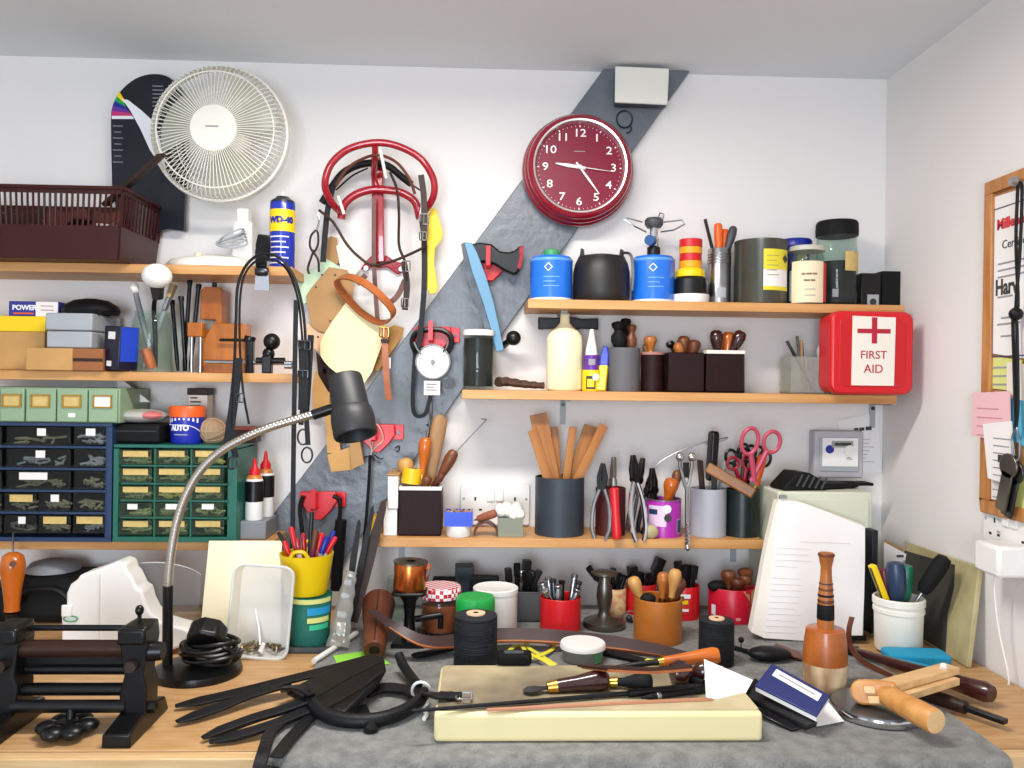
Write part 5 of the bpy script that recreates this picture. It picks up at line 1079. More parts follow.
o0 = V(t.location); rm = t.rotation_euler.to_matrix().inverted()
obj('hooked_wire', MB().tube([rm@(W(a,b,-.088)-o0) for a,b in ((457,451),(470,437),(485,421),(487,419.5),(481,419))], .0012, 6), 'steel', t)
handled(p+V((.016,-.012,.035)), W(443,474,-.110), .0078, 'dark handle half hidden under the hooked wire tool', 'bl2', .5, PEAR, 'awl', 'awl', GA)
handled(p+V((-.006,-.020,.04)), W(428,476,-.110), .0105, 'stubby brown handle end low in the large maroon pot', 'hw3', .5, PEAR, 'awl', 'awl', GA)
t = thing('tape_roll', 'yellow tape roll resting on the rim of the large maroon pot', 'tape', W(411,483,-.095)+V((0,0,.0)), (0,.12,0)); uu = U(-.095)
obj('tape', MB().lathe([(5*uu,0),(10*uu,0),(10*uu,15*uu),(5*uu,15*uu)], 28), mat('tape_yellow', (240,190,20), .35), t); obj('core', MB().lathe([(4.5*uu,.0003),(5.4*uu,.0003),(5.4*uu,15*uu-.0003),(4.5*uu,15*uu-.0003)], 24), 'lgrey', t)
# little tubs and wood bits
y = -.115; p = B(458.5,542,y,S6); uu = U(y)
t = thing('bead_tub', 'white round tub under a blue square tray of beads', 'tub', p); obj('body', MB().lathe([(0,0),(11.5*uu,0),(12.3*uu,.003),(12.6*uu,11*uu),(0,11*uu)], 28), 'white', t)
t = thing('bead_tray', 'blue square tray of small beads on the white tub', 'tray', (p.x,p.y,S6+11*uu+.0005)); obj('tray', MB().tray(28*uu,.045,14*uu,.002), mat('tray_blue', (28,70,200), .35), t)
bd = MB()
for k in range(60): bd.sph(((rnd.random()-.5)*25*uu, (rnd.random()-.5)*.039, 9*uu+rnd.random()*5*uu), .003, seg=6, rings=4)
b_ = obj('beads', bd, mat('bead_mix', (206,180,140), .4, vs=160, col2=(150,90,60)), t); b_['kind'] = 'stuff'
handled(W(472,521,-.10), W(496,513,-.12), .0085, 'short reddish wooden handle lying above the brown offcut', mat('cork_red', (150,84,60), .6), .75, STRAIGHT, 'small_tool', 'tool', fer=None)
t = thing('leather_scrap', 'curled brown leather scrap lying by the cotton box', 'scrap', B(485,541,-.10,S6)); obj('sheet', MB().strap(catmull([(-.022,0,.004),(-.012,0,.022),(.004,.0,.026),(.02,0,.016),(.024,0,.004)],5), .04, .003, (0,0,1)), 'bl2', t, bev=.0005)
handled(W(479,538,-.135), W(494,534,-.12), .006, 'tiny dark tool lying under the reddish handle', 'dbl', .6, PEAR, 'small_tool', 'tool', fer=None) if 0 else None
p = B(510,541,-.10,S6); t = thing('cotton_box', 'small grey green box stuffed with white cotton wool', 'box', p); uu = U(-.12)
obj('body', MB().tray(25*uu,.05,19*uu,.0015), mat('box_sage', (128,132,116), .5), t); cw = MB()
for k in range(11): cw.sph(((rnd.random()-.5)*.042,(rnd.random()-.5)*.034,20*uu+.012*rnd.random()), .011+.004*rnd.random(), seg=10, rings=7)
c_ = obj('cotton', cw, 'cotton', t); c_['kind'] = 'stuff'
# slate pot of wooden slats
y = -.08; p = B(559,541,y,S6); r = 24.6*U(y); h = hz(479,559,y-r)-S6
pot('tool_pot', 'wide slate blue round pot holding flat wooden slats', 'pot', p, r, h, 'slate', .003)
GS = 'wooden slats in the slate pot'
for i, (a, b, w, dx, dy, e, lab) in enumerate(((538,414,17,.004,-.01,-.012,'widest slat, squared top, leaning left in the slate pot'),(532,430,9,.010,-.020,-.022,'narrow slat leaning furthest left at the front of the slate pot'),(554,427,7,.008,.014,.012,'thin slat between the widest left slat and the middle gap'),(573,427,7.5,.0,-.006,-.008,'upright slat standing right of the gap in the slate pot'),(592,426,16,-.002,.012,.01,'broad slat leaning right behind the front right slat'),(604,425,9,-.008,-.016,-.016,'narrow slat leaning furthest right in the slate pot'))):
    t, L_ = T(p+V((dx,dy,.006)), W(a,b,y+e), 'wooden_batten', lab, 'slat', GS); q = w*U(y)/2
    d = (W(a,b,y+e)-V(t.location)); mb = MB().box((0,0,L_/2), (.0045,q*2,L_))
    obj('stick', mb, 'slatw', t, bev=.0006)
    zax = d.normalized(); xax = V((0,1,0))-zax*zax.y; xax.normalize(); yax = zax.cross(xax)
    t.rotation_euler = Matrix((xax,yax,zax)).transposed().to_euler()
# pliers
def pliers(a, b, label, hm, r=.006, spread=.012, jaw=.3, m='dsteel', group=None, name='pliers', flip=1, up=True):
    """pliers with jaws at b; handles spread towards a"""
    t, L = T(a, b, name, label, 'pliers', group, 0); j = L*(1-jaw)
    for s in (-1, 1):
        obj('handle', MB().tube(catmull([(s*spread*.7,0,0),(s*spread*1.25,0,L*.15),(s*spread*1.15,0,j*.6),(s*spread*.45,0,j*.9),(0,0,j)],5), r, 8, scl=[.9]*5+[1]*6+[.9]*10), hm, t)
        obj('jaw', MB().prism([(0,j-.01),(s*.010,j),(s*.011,j+L*jaw*.4),(s*.004,L),(s*.0006,L),(s*.0006,j+.01)], -.004, .004), m, t, bev=.001)
    obj('pivot', MB().cyl((0,-.007,j), (0,.007,j), .0085, seg=16), m, t)
    return t
y = -.085; p = B(610,541,y,S6); r = 15*U(y); h = hz(489,610,y-r)-S6
pot('tool_pot', 'dark red leather pot hidden by pliers beside the slate pot', 'pot', p, r, h, mat('oxblood', (70,20,20), .5), .003)
GP = 'pliers hooked over the shelf edge between slate pot and purple tin'
pliers(W(600,540,-.135), W(603,463,-.115), 'steel pliers with bare curved handles on the oxblood pot front', 'steel', .0042, .014, .3, 'iron', GP)
pliers(p+V((.0,.004,.008)), W(614,457,-.08), 'nickel nippers standing jaws up inside the oxblood pot', 'dsteel', .004, .006, .35, 'pewter', GP)
t, L_ = T(W(617,540,-.150), W(614,486,-.135), 'screwdriver', 'bright red handled tool hanging in front of the oxblood pot', 'screwdriver', GP); obj('handle', MB().lathe([(0,0),(.007,.001),(.0095,.012),(.008,L_*.5),(.0095,L_*.95),(0,L_)], 14), 'red', t); obj('collar', MB().cyl((0,0,L_), (0,0,L_+.016), .006, .004), 'steel', t)
pliers(W(640,541,-.145), W(633,455,-.12), 'big chrome handled pliers with a black head on the shelf front', 'chrome', .0055, .013, .28, 'iron', GP)
pliers(B(640,541,-.08,S6)+V((0,0,.002)), W(652,473,-.07), 'black pliers behind the big chrome pair', 'black', .005, .010, .3, 'iron', GP)
pliers(B(628,541,-.06,S6)+V((0,0,.002)), W(643,458,-.05), 'thin dark pliers furthest back between the pots', 'dgrey', .004, .008, .3, 'iron', GP)
# purple tin
y = -.09; p = B(663,541,y,S6); r = 17.6*U(y); h = hz(501,663,y-r)-S6
t = pot('printed_tin', 'purple and white printed tin with a barcode', 'tin', p, r, h, 'purple', .0012); 
obj('rim', MB().torus((0,0,h), r, .0014, 36, 6), 'steel', t); obj('white_panel', shellpatch(r+.0003, -1.15, -.05, h*.3, h*.86, 12), mat('print_pale', (222,196,222), .4), t)
obj('navy_flash', shellpatch(r+.0008, -1.1, -.55, h*.62, h*.76, 6), 'navy', t)
for a, z, q, m in ((-.02,h*.78,.0085,'printw'),(.02,h*.54,.0075,'print')):
    obj('dot', MB().at(((r+.001)*math.sin(a),-(r+.001)*math.cos(a),z),(PI/2,0,a)).lathe([(0,0),(q,0),(q,.0006),(0,.0006)],18), m, t)
bc = obj('barcode', shellpatch(r+.0004, .62, .98, h*.1, h*.5, 4), 'printl', t); bm2 = MB()
for k in range(5): s = shellpatch(r+.001, .66+.06*k, .69+.06*k, h*.13, h*.47, 1); bm2.add([tuple(v) for v in s.v], s.f)
obj('bars', bm2, 'navy', bc)
tb_ = thing('wax_ball', 'small beige wax ball on the shelf edge by the purple tin', 'ball', B(651,541,-.142+.008,S6)); obj('ball', MB().sph((0,0,.0135), .0145, (1.05,.45,.95)), mat('beige_wax', (178,164,120), .5), tb_)
tb_.location.y = -.1325
handled(p+V((-.008,0,.006)), W(673,478,y-.006), .0155, 'orange pear shaped wooden handle in the purple tin', 'hwo', .5, PEAR, 'awl', 'awl')
pliers(p+V((-.012,.008,.006)), W(652,468,y+.02), 'dark cutters rising from the back of the purple tin', 'black', .0045, .007, .35, 'iron')
handled(p+V((.008,.012,.006)), W(678,470,y+.016), .010, 'dark brown handle at the back of the purple tin', 'hw3', .5, PEAR, 'awl', 'awl')
t = thing('wire', 'thin bent steel wire rising from the purple tin to the black handle', 'wire', W(650,475,-.06)); o0 = V(t.location); cords(t, o0, [[(650,475),(660,462),(680,451),(702,443),(722,438.5),(728,437.5),(722,441),(706,444)]], .0011, 'steel', -.06, name='strand')
# spiral steel tool in front
t = thing('hanging_tool', 'nickel plated tool with a twisted shank hanging over the shelf front', 'tool', W(687,548,-.155)); o0 = V(t.location)
obj('shank', MB().tube([W(688,546,-.155)-o0, W(687,520,-.155)-o0, W(687,486,-.155)-o0], .0042, 8), 'chrome', t)
tw2 = MB()
for s in (0, PI): tw2.tube([V((.0036*math.cos(k*.7+s), .0036*math.sin(k*.7+s), .002+.0016*k)) for k in range(30)], .0018, 5)
obj('twist', tw2, 'steel', t); obj('tip', MB().sph((.001,-.001,0), .0055), 'chrome', t)
for px in (680,692): obj('jaw', MB().tube([W(687,490,-.155)-o0, W(px*.5+343.5,480,-.153)-o0, W(px,466,-.15)-o0, W(px,459,-.15)-o0], .0038, 8).sph(W(px,457,-.15)-o0, .0085, (1,.8,1.1)), 'chrome', t)
obj('joint', MB().box(W(686,470,-.149)-o0, (.012,.006,.03)), 'iron', t, bev=.001)
# grey pot & dark green pot
y = -.085; p = B(707.5,541.5,y,S6); r = 18.2*U(y); h = hz(490,707,y-r)-S6
pot('tool_pot', 'light grey round pot with a dark blade and black grip', 'pot', p, r, h, mat('pot_grey', (170,172,180), .55), .003)
rod(p+V((-.006,-.006,.006)), W(700,460,y-.008), .0115, 'flat dark brown file standing in the light grey pot', 'dbl', 'file', 'file', flat=.004)
t, L_ = T(p+V((.002,.01,.006)), W(714,431,y+.012), 'knife', 'knife with a long black grip upright in the light grey pot', 'knife'); obj('grip', MB().prism(rrect(.024,L_*.5,.009,4,0,L_*.75), -.008, .008), 'black', t, bev=.003); obj('blade', MB().box((0,0,L_*.26), (.016,.0015,L_*.5)), 'steel', t)
t, L_ = T(p+V((.010,.006,.006)), W(724,461,y+.006), 'palette_knife', 'blue grey blade leaning right in the light grey pot', 'knife'); obj('blade', MB().prism([(-.008,0),(.008,0),(.009,L_*.9),(.006,L_),(-.008,L_)], -.001, .001), 'lgrey', t)
p = B(741.5,541.5,y,S6); r = 17.2*U(y); h = hz(491,743,y-r)-S6
pot('tool_pot', 'very dark green round pot crammed with scissors', 'pot', p, r, h, mat('dark_green', (14,28,26), .35), .003)
a, b = W(707,467,-.108), W(754,494,-.140)
t, L_ = T(a, b, 'wooden_handle_saw', 'brown wooden bar lying slantwise across the grey and green pots', 'bar'); obj('bar', MB().box((0,0,L_/2), (.022,.016,L_)), wood('bar_wood', (150,98,42), (112,68,24), (3,3,.6), 12, .4), t, bev=.003)
t.name = 'wooden_bar'; BARW = t
zax = (b-a).normalized(); yax = V((0,1,0))-zax*zax.y; yax.normalize(); xax = yax.cross(zax); t.rotation_euler = Matrix((xax,yax,zax)).transposed().to_euler()
rmi = t.rotation_euler.to_matrix().inverted(); bq = a+(b-a)*.16; obj('blade', MB().strap([rmi@(bq-a), rmi@(bq-a+V((.002,.006,-.05))), rmi@(bq-a+V((.004,.012,-.095)))], .012, .0015, rmi@V((0,-1,0))), 'dsteel', t)
def scissors(a, b, label, m, R1, R2, s1=1.0, s2=1.25, r=.0032, group='scissors in the dark green pot', open_=.35):
    """blades at a, finger loops at b"""
    t, L = T(a, b, 'scissors', label, 'scissors', group)
    zax = (V(b)-V(t.location)).normalized(); yax = V((0,1,0))-zax*zax.y; yax.normalize(); xax = yax.cross(zax); t.rotation_euler = Matrix((xax,yax,zax)).transposed().to_euler()
    j = L*.52
    for s, R, sz in ((-1,R1,s1),(1,R2,s2)):
        cx, cz = s*(R*1.1+.002), L-R*sz*.9
        obj('blade', MB().prism([(-s*.005,0),(-s*.001,0),(s*.005,j),(s*.001,j+.012),(-s*.006,j)], -.0012 if s<0 else .0002, 0 if s<0 else .0014), 'steel', t)
        h = obj('handle', MB().tube([(cx+R*math.cos(k*PI/10)*.9, s*.001, cz+R*sz*math.sin(k*PI/10)) for k in range(20)], r, 8, True), m, t)
        obj('shank', MB().tube(catmull([(-s*.003,s*.001,j-.005),(s*.002,s*.001,j+.012),(cx-s*R*.35,s*.001,cz-R*sz*.9)],4), r*1.35, 8), m, t)
    obj('pivot', MB().cyl((0,-.003,j), (0,.003,j), .004, seg=12), 'steel', t)
    return t
M['pinkd'] = mat('pink_handle', (186,70,92), .4)
scissors(p+V((.0,-.021,.012)), W(763,431,-.128), 'large pink handled scissors standing highest in the dark green pot', 'pinkd', .0185, .0185, 1.45, 1.15, .0042)
scissors(p+V((.004,-.003,.012)), W(738,450,-.083), 'black handled scissors leaning left behind the pink pair', 'black', .0125, .0125, 1.1, 1.1)
scissors(p+V((.0,.005,.012)), W(752,446,-.070), 'black handled scissors at the back centre of the dark green pot', 'black', .013, .012, 1.2, 1.1)
scissors(p+V((.006,.017,.014)), W(759,449,-.046), 'black handled scissors leaning furthest right over the safe', 'black', .012, .014, 1.1, 1.2)
scissors(p+V((.004,-.013,.012)), W(740,457,-.108), 'maroon handled scissors with round loops at the left of the pink pair', 'redm', .0125, .012, 1.0, 1.15)
handled(p+V((.008,-.004,.006)), W(763,455,-.086), .0095, 'orange handle seen through the pink scissor loops', 'orange', .4, STRAIGHT, 'screwdriver', 'screwdriver')
# safe and what lies on it
yS = -.185; xs0, xs1 = W(778,545,yS).x, W(873,545,yS).x; hS_ = hz(492,815,yS)-ZM
t = thing('cash_safe', 'pale cream steel box behind the propped paper pad', 'box', ((xs0+xs1)/2,yS/2-.003,ZM)); ww, dd = xs1-xs0, -yS-.012
obj('body', MB().box((0,0,hS_/2), (ww,dd,hS_)), 'safe', t, bev=.004); obj('door', MB().box((0,-dd/2-.002,hS_/2), (ww*.9,.004,hS_*.9)), 'safe', t, bev=.0015); obj('lock', MB().cyl((.05,-dd/2-.004,hS_*.6), (.05,-dd/2-.012,hS_*.6), .012), 'steel', t)
ztop = ZM+hS_+.0006
q = lambda px, y: W(px,488,y).x
rod(V((q(778,-.08)+.004,-.08,ztop+.0075)), V((q(802,-.04),-.04,ztop+.0075)), .006, 'tan leather stick lying on the corner of the cream safe by the scissors', 'tanl', 'leather_stick', 'stick', flat=.004)
t = thing('scrub_brush', 'black ribbed brush head lying on the cream safe beside scissors', 'brush', (q(800,-.14),-.138,ztop), (0,0,.15))
obj('back', MB().prism([(-.05,0),(.042,0),(.046,.006),(.03,.02),(.005,.034),(-.02,.036),(-.03,.026),(-.048,.008)], -.03, .03), 'blackm', t, bev=.003)
gr = MB()
for k in range(5): gr.at((-.018+.013*k,-.031,.02-.0015*k),(0,.5,0)).box((0,0,0),(.003,.003,.026))
obj('ribs', gr, 'dgrey', t)
t = thing('glove', 'flat black glove lying at the right on top of the safe', 'glove', (q(828,-.12),-.115,ztop)); obj('palm', MB().slab(catmull([(-.05,-.02),(-.02,-.032),(.02,-.026),(.036,-.012),(.034,.012),(.01,.026),(-.04,.022)],4,True) and [(p_.x,p_.y) for p_ in catmull([(-.05,-.02,0),(-.02,-.032,0),(.02,-.026,0),(.036,-.012,0),(.034,.012,0),(.01,.026,0),(-.04,.022,0)],4,True)], 0, .011), 'blackm', t, bev=.003)
for k in range(3): obj('finger', MB().sph((.04+.004*(k%2),-.014+.013*k,.006), .012, (1.6,.55,.5)), 'blackm', t)
t = thing('folded_cloth', 'thin black folded cloth under the glove along the back of the safe', 'cloth', (q(845,-.05),-.065,ztop)); obj('cloth', MB().box((0,0,.003), (.09,.04,.006)), 'blackm', t, bev=.002)
t = thing('book', 'dark navy book standing upright between the safe and the white tub', 'book', B(869,640,-.2,ZM)); hb_ = hz(530,869,-.215)-ZM
obj('cover', MB().box((0,0,hb_/2), (.012,.03,hb_)), mat('book_navy', (18,22,34), .5), t, bev=.001); obj('pages', MB().box((0,.003,hb_/2), (.008,.03,hb_-.004)), 'paper', t)
t.location.y = -.204
# paper pad leaning on the safe
pa = [(750,631,-.262),(757,600,-.2595),(763,566,-.248),(769,533,-.236),(778,498,-.216),(866,524,-.216),(865,560,-.234),(864,600,-.25),(863,641,-.262)]
t = thing('paper_pad', 'thick pad of white handwritten paper propped against the cream safe', 'paper pad', H(806,640,ZM)); t.location.y = -.24
o0 = V(t.location); zb_ = ZM+.001
def lean(px, py, off=0):   # points on the slanting front of the pad
    n = V((0,-1,.17)).normalized(); p0 = V((0,-.262-off,ZM)); d = ray(px,py); return CAMP+d*((p0-CAMP).dot(n)/d.dot(n))
out = [(763,638),(768,600),(772,566),(775,533),(779,499),(779,499),(800,502),(830,513),(865,527),(865,560),(864,600),(862,640),(835,643),(800,643)]
pts = [lean(a,b)-o0 for a,b in out]
for p_ in pts: p_.z = max(p_.z, .001)
obj('top_sheet', MB().poly3(pts, V((0,.001,-.0002))), 'paper', t)
pts = [lean(a,b,-.002)-o0 for a,b in ((751,632),(757,600),(763,566),(768,540),(777,502),(800,503),(864,526),(863,638),(800,640),(762,637))]
for p_ in pts: p_.z = max(p_.z, .001)
obj('pages', MB().poly3(pts, V((-.0,.018,.003))), 'paper2', t)
hw_ = MB()
for k in range(16):
    if k in (5,): continue
    y0 = 542+k*6; a0 = 778-(k*.9); ln = 22+14*rnd.random()
    if k == 0: a0, ln = 800, 50
    pz = [lean(a0,y0,.0006)-o0, lean(a0+ln,y0+1.5,.0006)-o0]; pz2 = [pz[1]+V((0,0,.0011)), pz[0]+V((0,0,.0011))]
    hw_.poly3([pz[0],pz[1],pz2[0],pz2[1]], (0,-.0003,0))
obj('handwriting', hw_, mat('pencil', (229,222,218), .9), t)
obj('bulldog_clip', MB().box(lean(783,497,.002)-o0, (.014,.004,.006)), 'steel', t)
# ================================================================ back row on the bench
def onb(px, py, wpx, pytop, z=ZM):
    """round thing whose front foot is seen at px,py: centre, radius, height (pytop = near edge of its top)"""
    yf = H(px,py,z).y; r = wpx/2*(1.76+yf)/F; r = wpx/2*(1.76+yf+r)/F; yc = yf+r
    return B(px,py,yc,z), r, hz(pytop,px,yf)-z, yc
def boxb(px0, px1, py, d, pytop, z=ZM):
    yf = H((px0+px1)/2,py,z).y; x0, x1 = W(px0,py,yf).x, W(px1,py,yf).x
    return x0, x1, yf, yf+d, hz(pytop,(px0+px1)/2,yf)-z
# dark iron stand with copper tape spool
p, r, h, yc = onb(409,649,36,600)
t = thing('iron_stand', 'dark iron bench stand with a flat top plate holding the copper spool', 'stand', p)
zt_ = hz(587,409,yc+.02)-ZM
obj('base', MB().prism(rrect(.06,.008,.003,3,0,.004), -.03, .03), 'iron', t); obj('post', MB().lathe([(.016,.006),(.011,.02),(.009,.05),(.012,zt_-.02),(.02,zt_-.008),(0,zt_-.008)], 18), 'iron', t)
obj('top_plate', MB().slab(rrect(.062,.055,.010), zt_-.006, zt_), 'iron', t, bev=.002); obj('side_arm', MB().cyl((.01,0,zt_*.45), (.055,.01,zt_*.5), .006).cyl((.055,.01,zt_*.5), (.055,.01,zt_*.25), .005), 'iron', t)
obj('foot_screw', MB().cyl((.022,-.012,.006), (.022,-.012,.03), .007), 'ironb', t)
cp = V((W(409,590,yc).x, yc+.002, ZM+zt_+.0008)); rr = 17*U(yc); hh_ = 27*U(yc)
t = thing('tape_spool', 'shiny copper brown tape spool lying tipped on the iron stand', 'spool', cp, (0,math.radians(3),0))
obj('tape', MB().lathe([(rr*.5,.0),(rr*.92,0),(rr*.97,.004),(rr*.93,hh_*.5),(rr*.97,hh_-.004),(rr*.92,hh_),(rr*.5,hh_)], 36), 'copper', t); obj('flange', MB().lathe([(rr*.3,hh_-.001),(rr*1.02,hh_-.001),(rr*1.02,hh_+.002),(rr*.3,hh_+.002)], 36), 'pewter', t); obj('loose_end', MB().strap(catmull([(rr*.95,-.006,hh_*.9),(rr*1.15,-.004,hh_*.85),(rr*1.1,.0,hh_*.5),(rr*.97,.004,hh_*.35)],4), .012, .0012, (1,0,0)), 'tanl', t)
p, r, h, yc = onb(399,622,26,580); jar('glass_tumbler', 'small clear glass tumbler behind the brown leather cone', 'glass', p, r, h, None, 0, glass='glassc', neck=1.0)
a, b = H(374,652,ZM+.0195), W(381,594,-.20)
b = V((W(379,596,-.215).x,-.215,ZM+.055))
t, L_ = T(V((a.x,-.385,ZM+.0205)), b, 'leather_mallet', 'dark brown leather covered mallet head lying towards the viewer', 'mallet')
obj('head', MB().lathe([(.0,.004),(.008,.004),(.009,0),(.0165,0),(.0185,.004),(.022,L_*.4),(.029,L_*.85),(.03,L_-.004),(.026,L_),(0,L_)], 28), 'bl2', t); obj('end_hole', MB().lathe([(0,.0035),(.0075,.0035),(.0075,.0042),(0,.0045)], 16), 'dbl', t)
seam = MB().tube([(0,.0187+.0105*min(1,k/8),.004+L_*.9*k/8) for k in range(9)], .0012, 5); obj('seam', seam, 'dbl', t)
# gingham jam jar
p, r, h, yc = onb(440,638,40,603)
M['gingham'] = mat('gingham_lid', (236,228,228), .35)
nt = M['gingham'].node_tree; tc = nt.nodes.new('ShaderNodeTexCoord'); ck_ = nt.nodes.new('ShaderNodeTexChecker'); ck_.inputs['Scale'].default_value = 140
ck_.inputs['Color1'].default_value = (*lin((188,26,44)),1); ck_.inputs['Color2'].default_value = (*lin((240,232,232)),1)
nt.links.new(tc.outputs['Object'], ck_.inputs['Vector']); nt.links.new(ck_.outputs['Color'], nt.nodes['Principled BSDF'].inputs['Base Color'])
hl = hz(590,440,yc-r)-ZM
jar('jam_jar', 'jam jar of dark honey with a red gingham lid', 'jar', p, r, hl, 'gingham', .019, 'honey', .8, neck=.95, lidr=r*1.02)
# tubs and dark boxes behind
p, r, h, yc = onb(495,636,44,592)
t = thing('white_tub', 'plain white round tub behind the green lidded jar', 'tub', p); obj('body', MB().lathe([(0,0),(r*.96,0),(r,.004),(r,h*.9),(0,h*.9)], 36), 'white', t); obj('lid', MB().lathe([(0,h*.88),(r*1.03,h*.88),(r*1.03,h*.98),(r*.98,h),(r*.9,h-.002),(0,h-.002)], 36), 'white', t)
x0,x1,y0,y1,h = boxb(447,476,618,.05,571); y0 = -.09; carton('dark_box', 'blue grey steel block standing behind the white tub, lefthand one', 'box', W(455,600,y0).x, W(473,600,y0).x, y0, -.05, ZM, hz(567,464,y0)-ZM, 'slate', rz=.1)
t = carton('dark_box', 'black tilted block beside the blue grey block behind the white tub', 'box', W(470,600,-.13).x, W(498,600,-.13).x, -.13, -.1, ZM, hz(578,484,-.13)-ZM, 'blackm', rz=-.15)
carton('dark_box', 'wide low black box under the two blocks at the back wall', 'box', W(432,600,-.048).x, W(468,600,-.048).x, -.046, -.012, ZM, hz(580,450,-.046)-ZM, 'blackm')
x0,x1,y0,y1,h = boxb(497,540,622,.07,592)
t = pot('tool_box_pot', 'dark grey steel box of black strap punches', 'pot', V(((x0+x1)/2,(y0+y1)/2,ZM)), 0, h, mat('gunmetal', (84,84,86), .45, metal=.4), sq=x1-x0, dep=y1-y0)
pb_ = V(((x0+x1)/2,(y0+y1)/2,ZM+.006))
for i, (a, b, e, w, mm, lab) in enumerate(((508,568,-.012,.010,'iron','leftmost square shanked strap punch in the dark grey box'),(517,563,.012,.008,'blackm','black strap punch at the back left of the dark grey box'),(527,560,.004,.014,'iron','tallest black strap punch in the dark grey box'),(522,570,-.02,.006,'steel','thin bright punch at the front of the dark grey box'),(533,571,-.02,.011,'iron','strap punch with a silver face at the front right of the grey box'),(540,570,.0,.010,'iron','strap punch leaning right out of the dark grey box'))):
    tp = W(a,b,(y0+y1)/2+e); bs_ = pb_+V(((tp.x-pb_.x)*.55,e*.8,0)); tt_, L_ = T(bs_, tp, 'strap_punch', lab, 'punch', 'strap punches in the dark grey box')
    obj('shank', MB().box((0,0,L_*.4), (w,w*.8,L_*.8)), mm, tt_, bev=.001); obj('head', MB().box((0,0,L_*.86), (w*1.5,w*1.2,L_*.28)), mm if mm != 'steel' else 'chrome', tt_, bev=.0015); obj('steel_face', MB().box((0,0,L_*.87), (w*1.1,w*1.26,L_*.2)), 'dsteel', tt_)
def stuff_pot(p, z0, y, tips, G, r=.0045):
    for i, (a, b, e, m, lab, kind) in enumerate(tips):
        tp = W(a,b,y+e); bs_ = p+V(((tp.x-p.x)*.45, e*.5, z0))
        if kind == 'p': rod(bs_, tp, r, lab, m, 'hole_punch', 'punch', G, head=.012, hm=m)
        elif kind == 'f': rod(bs_, tp, r*1.3, lab, m, 'file', 'file', G, flat=.004)
        elif kind == 'h': handled(bs_, tp, r*2.6, lab, m, .45, PEAR, 'awl', 'awl', G)
        elif kind == 's':
            tt_, L_ = T(bs_, tp, 'strap_punch', lab, 'punch', G); obj('shank', MB().box((0,0,L_*.4), (r*2,r*1.6,L_*.8)), m, tt_, bev=.001); obj('head', MB().box((0,0,L_*.86), (r*3,r*2.4,L_*.28)), m, tt_, bev=.0015)
p, r, h, yc = onb(560,637,41,601)
pot('red_cup', 'bright red round cup full of steel hole punches', 'cup', p, r, h, 'red', .002)
stuff_pot(p, .006, yc, [(542,583,-.010,'steel','steel hole punch leaning furthest left in the red cup','p'),(545,590,-.024,'chrome','short shiny hole punch at the front left of the red cup','p'),(548,577,.01,'steel','steel hole punch behind the left pair in the red cup','p'),(553,579,.0,'dsteel','dark steel hole punch left of the middle of the red cup','p'),(558,585,-.02,'steel','short steel hole punch in the middle front of the red cup','p'),(562,580,.012,'iron','black hole punch in the middle of the red cup','p'),(575,574,.008,'steel','long steel hole punch leaning right and highest in the red cup','p'),(579,581,-.004,'dsteel','dark steel hole punch leaning right below the longest one','p'),(578,589,-.018,'steel','short steel hole punch leaning furthest right in the red cup','p')], 'hole punches in the red cup', .0052)
# pewter candlestick
p, r, h, yc = onb(604,633,43,575)
t = thing('pewter_stand', 'dull pewter candlestick shaped stand beside the red cup', 'stand', p); hh_ = hz(571,604,yc)-ZM; q = r
obj('body', MB().lathe([(0,0),(q*.95,0),(q,.004),(q*.97,.012),(q*.7,.017),(q*.35,.021),(q*.26,.028),(q*.30,hh_*.35),(q*.38,hh_*.55),(q*.34,hh_*.72),(q*.25,hh_*.85),(q*.24,hh_*.9),(q*.5,hh_*.93),(q*.62,hh_*.95),(q*.62,hh_*.98),(q*.5,hh_),(0,hh_)], 36), 'pewter', t)
obj('wire_loop', MB().torus((r*1.25,.0,.018), .017, .0008, 22, 5, 'Y', (1,.7)), 'steel', t)
t = thing('wire_clip', 'tiny black and steel clip lying between pewter stand and leather cup', 'clip', H(629,622,ZM)+V((0,0,.0))); obj('clip', MB().sph((0,0,.007), .0075, (.8,.9,.9)).cyl((.003,-.006,.007),(.003,-.012,.004),.003), 'dsteel', t)
# floral tin, red tins
p, r, h, yc = onb(613,616,26,590)
M['floral'] = mat('floral_print', (226,206,150), .5, vs=90, col2=(196,120,90))
t = pot('printed_tin', 'small cream floral printed tin behind the pewter stand', 'tin', p, r, h, 'floral', .0012)
stuff_pot(p, .005, yc, [(588,567,.006,'blackm','black strap punch leaning left behind the pewter stand','s'),(607,572,-.004,'iron','thin black tool at the left of the floral tin','p'),(613,568,.004,'iron','black tool in the middle of the floral tin','p'),(619,573,-.006,'blackm','black tool at the right of the floral tin','p'),(625,575,.006,'iron','black tool leaning right in the floral tin','p')], 'black tools in the floral tin', .005)
p, r, h, yc = onb(641,616,30,586)
t = pot('red_tin', 'red tin half hidden behind the orange leather cup at left', 'tin', p, r, h, mat('tin_red', (196,22,30), .3), .0012)
stuff_pot(p, .005, yc, [(632,566,-.004,'iron','tall black strap punch at the left of the hidden red tin','s'),(645,572,.004,'dsteel','steel faced strap punch in the hidden red tin','s'),(661,558,.006,'iron','tallest strap punch leaning right out of the hidden red tin','s')], 'strap punches in the hidden red tin', .0075)
p, r, h, yc = onb(683,621,32,588)
t = pot('red_tin', 'red tin with yellow and white print right of the orange leather cup', 'tin', p, r, h, MATS['tin_red'], .0012)
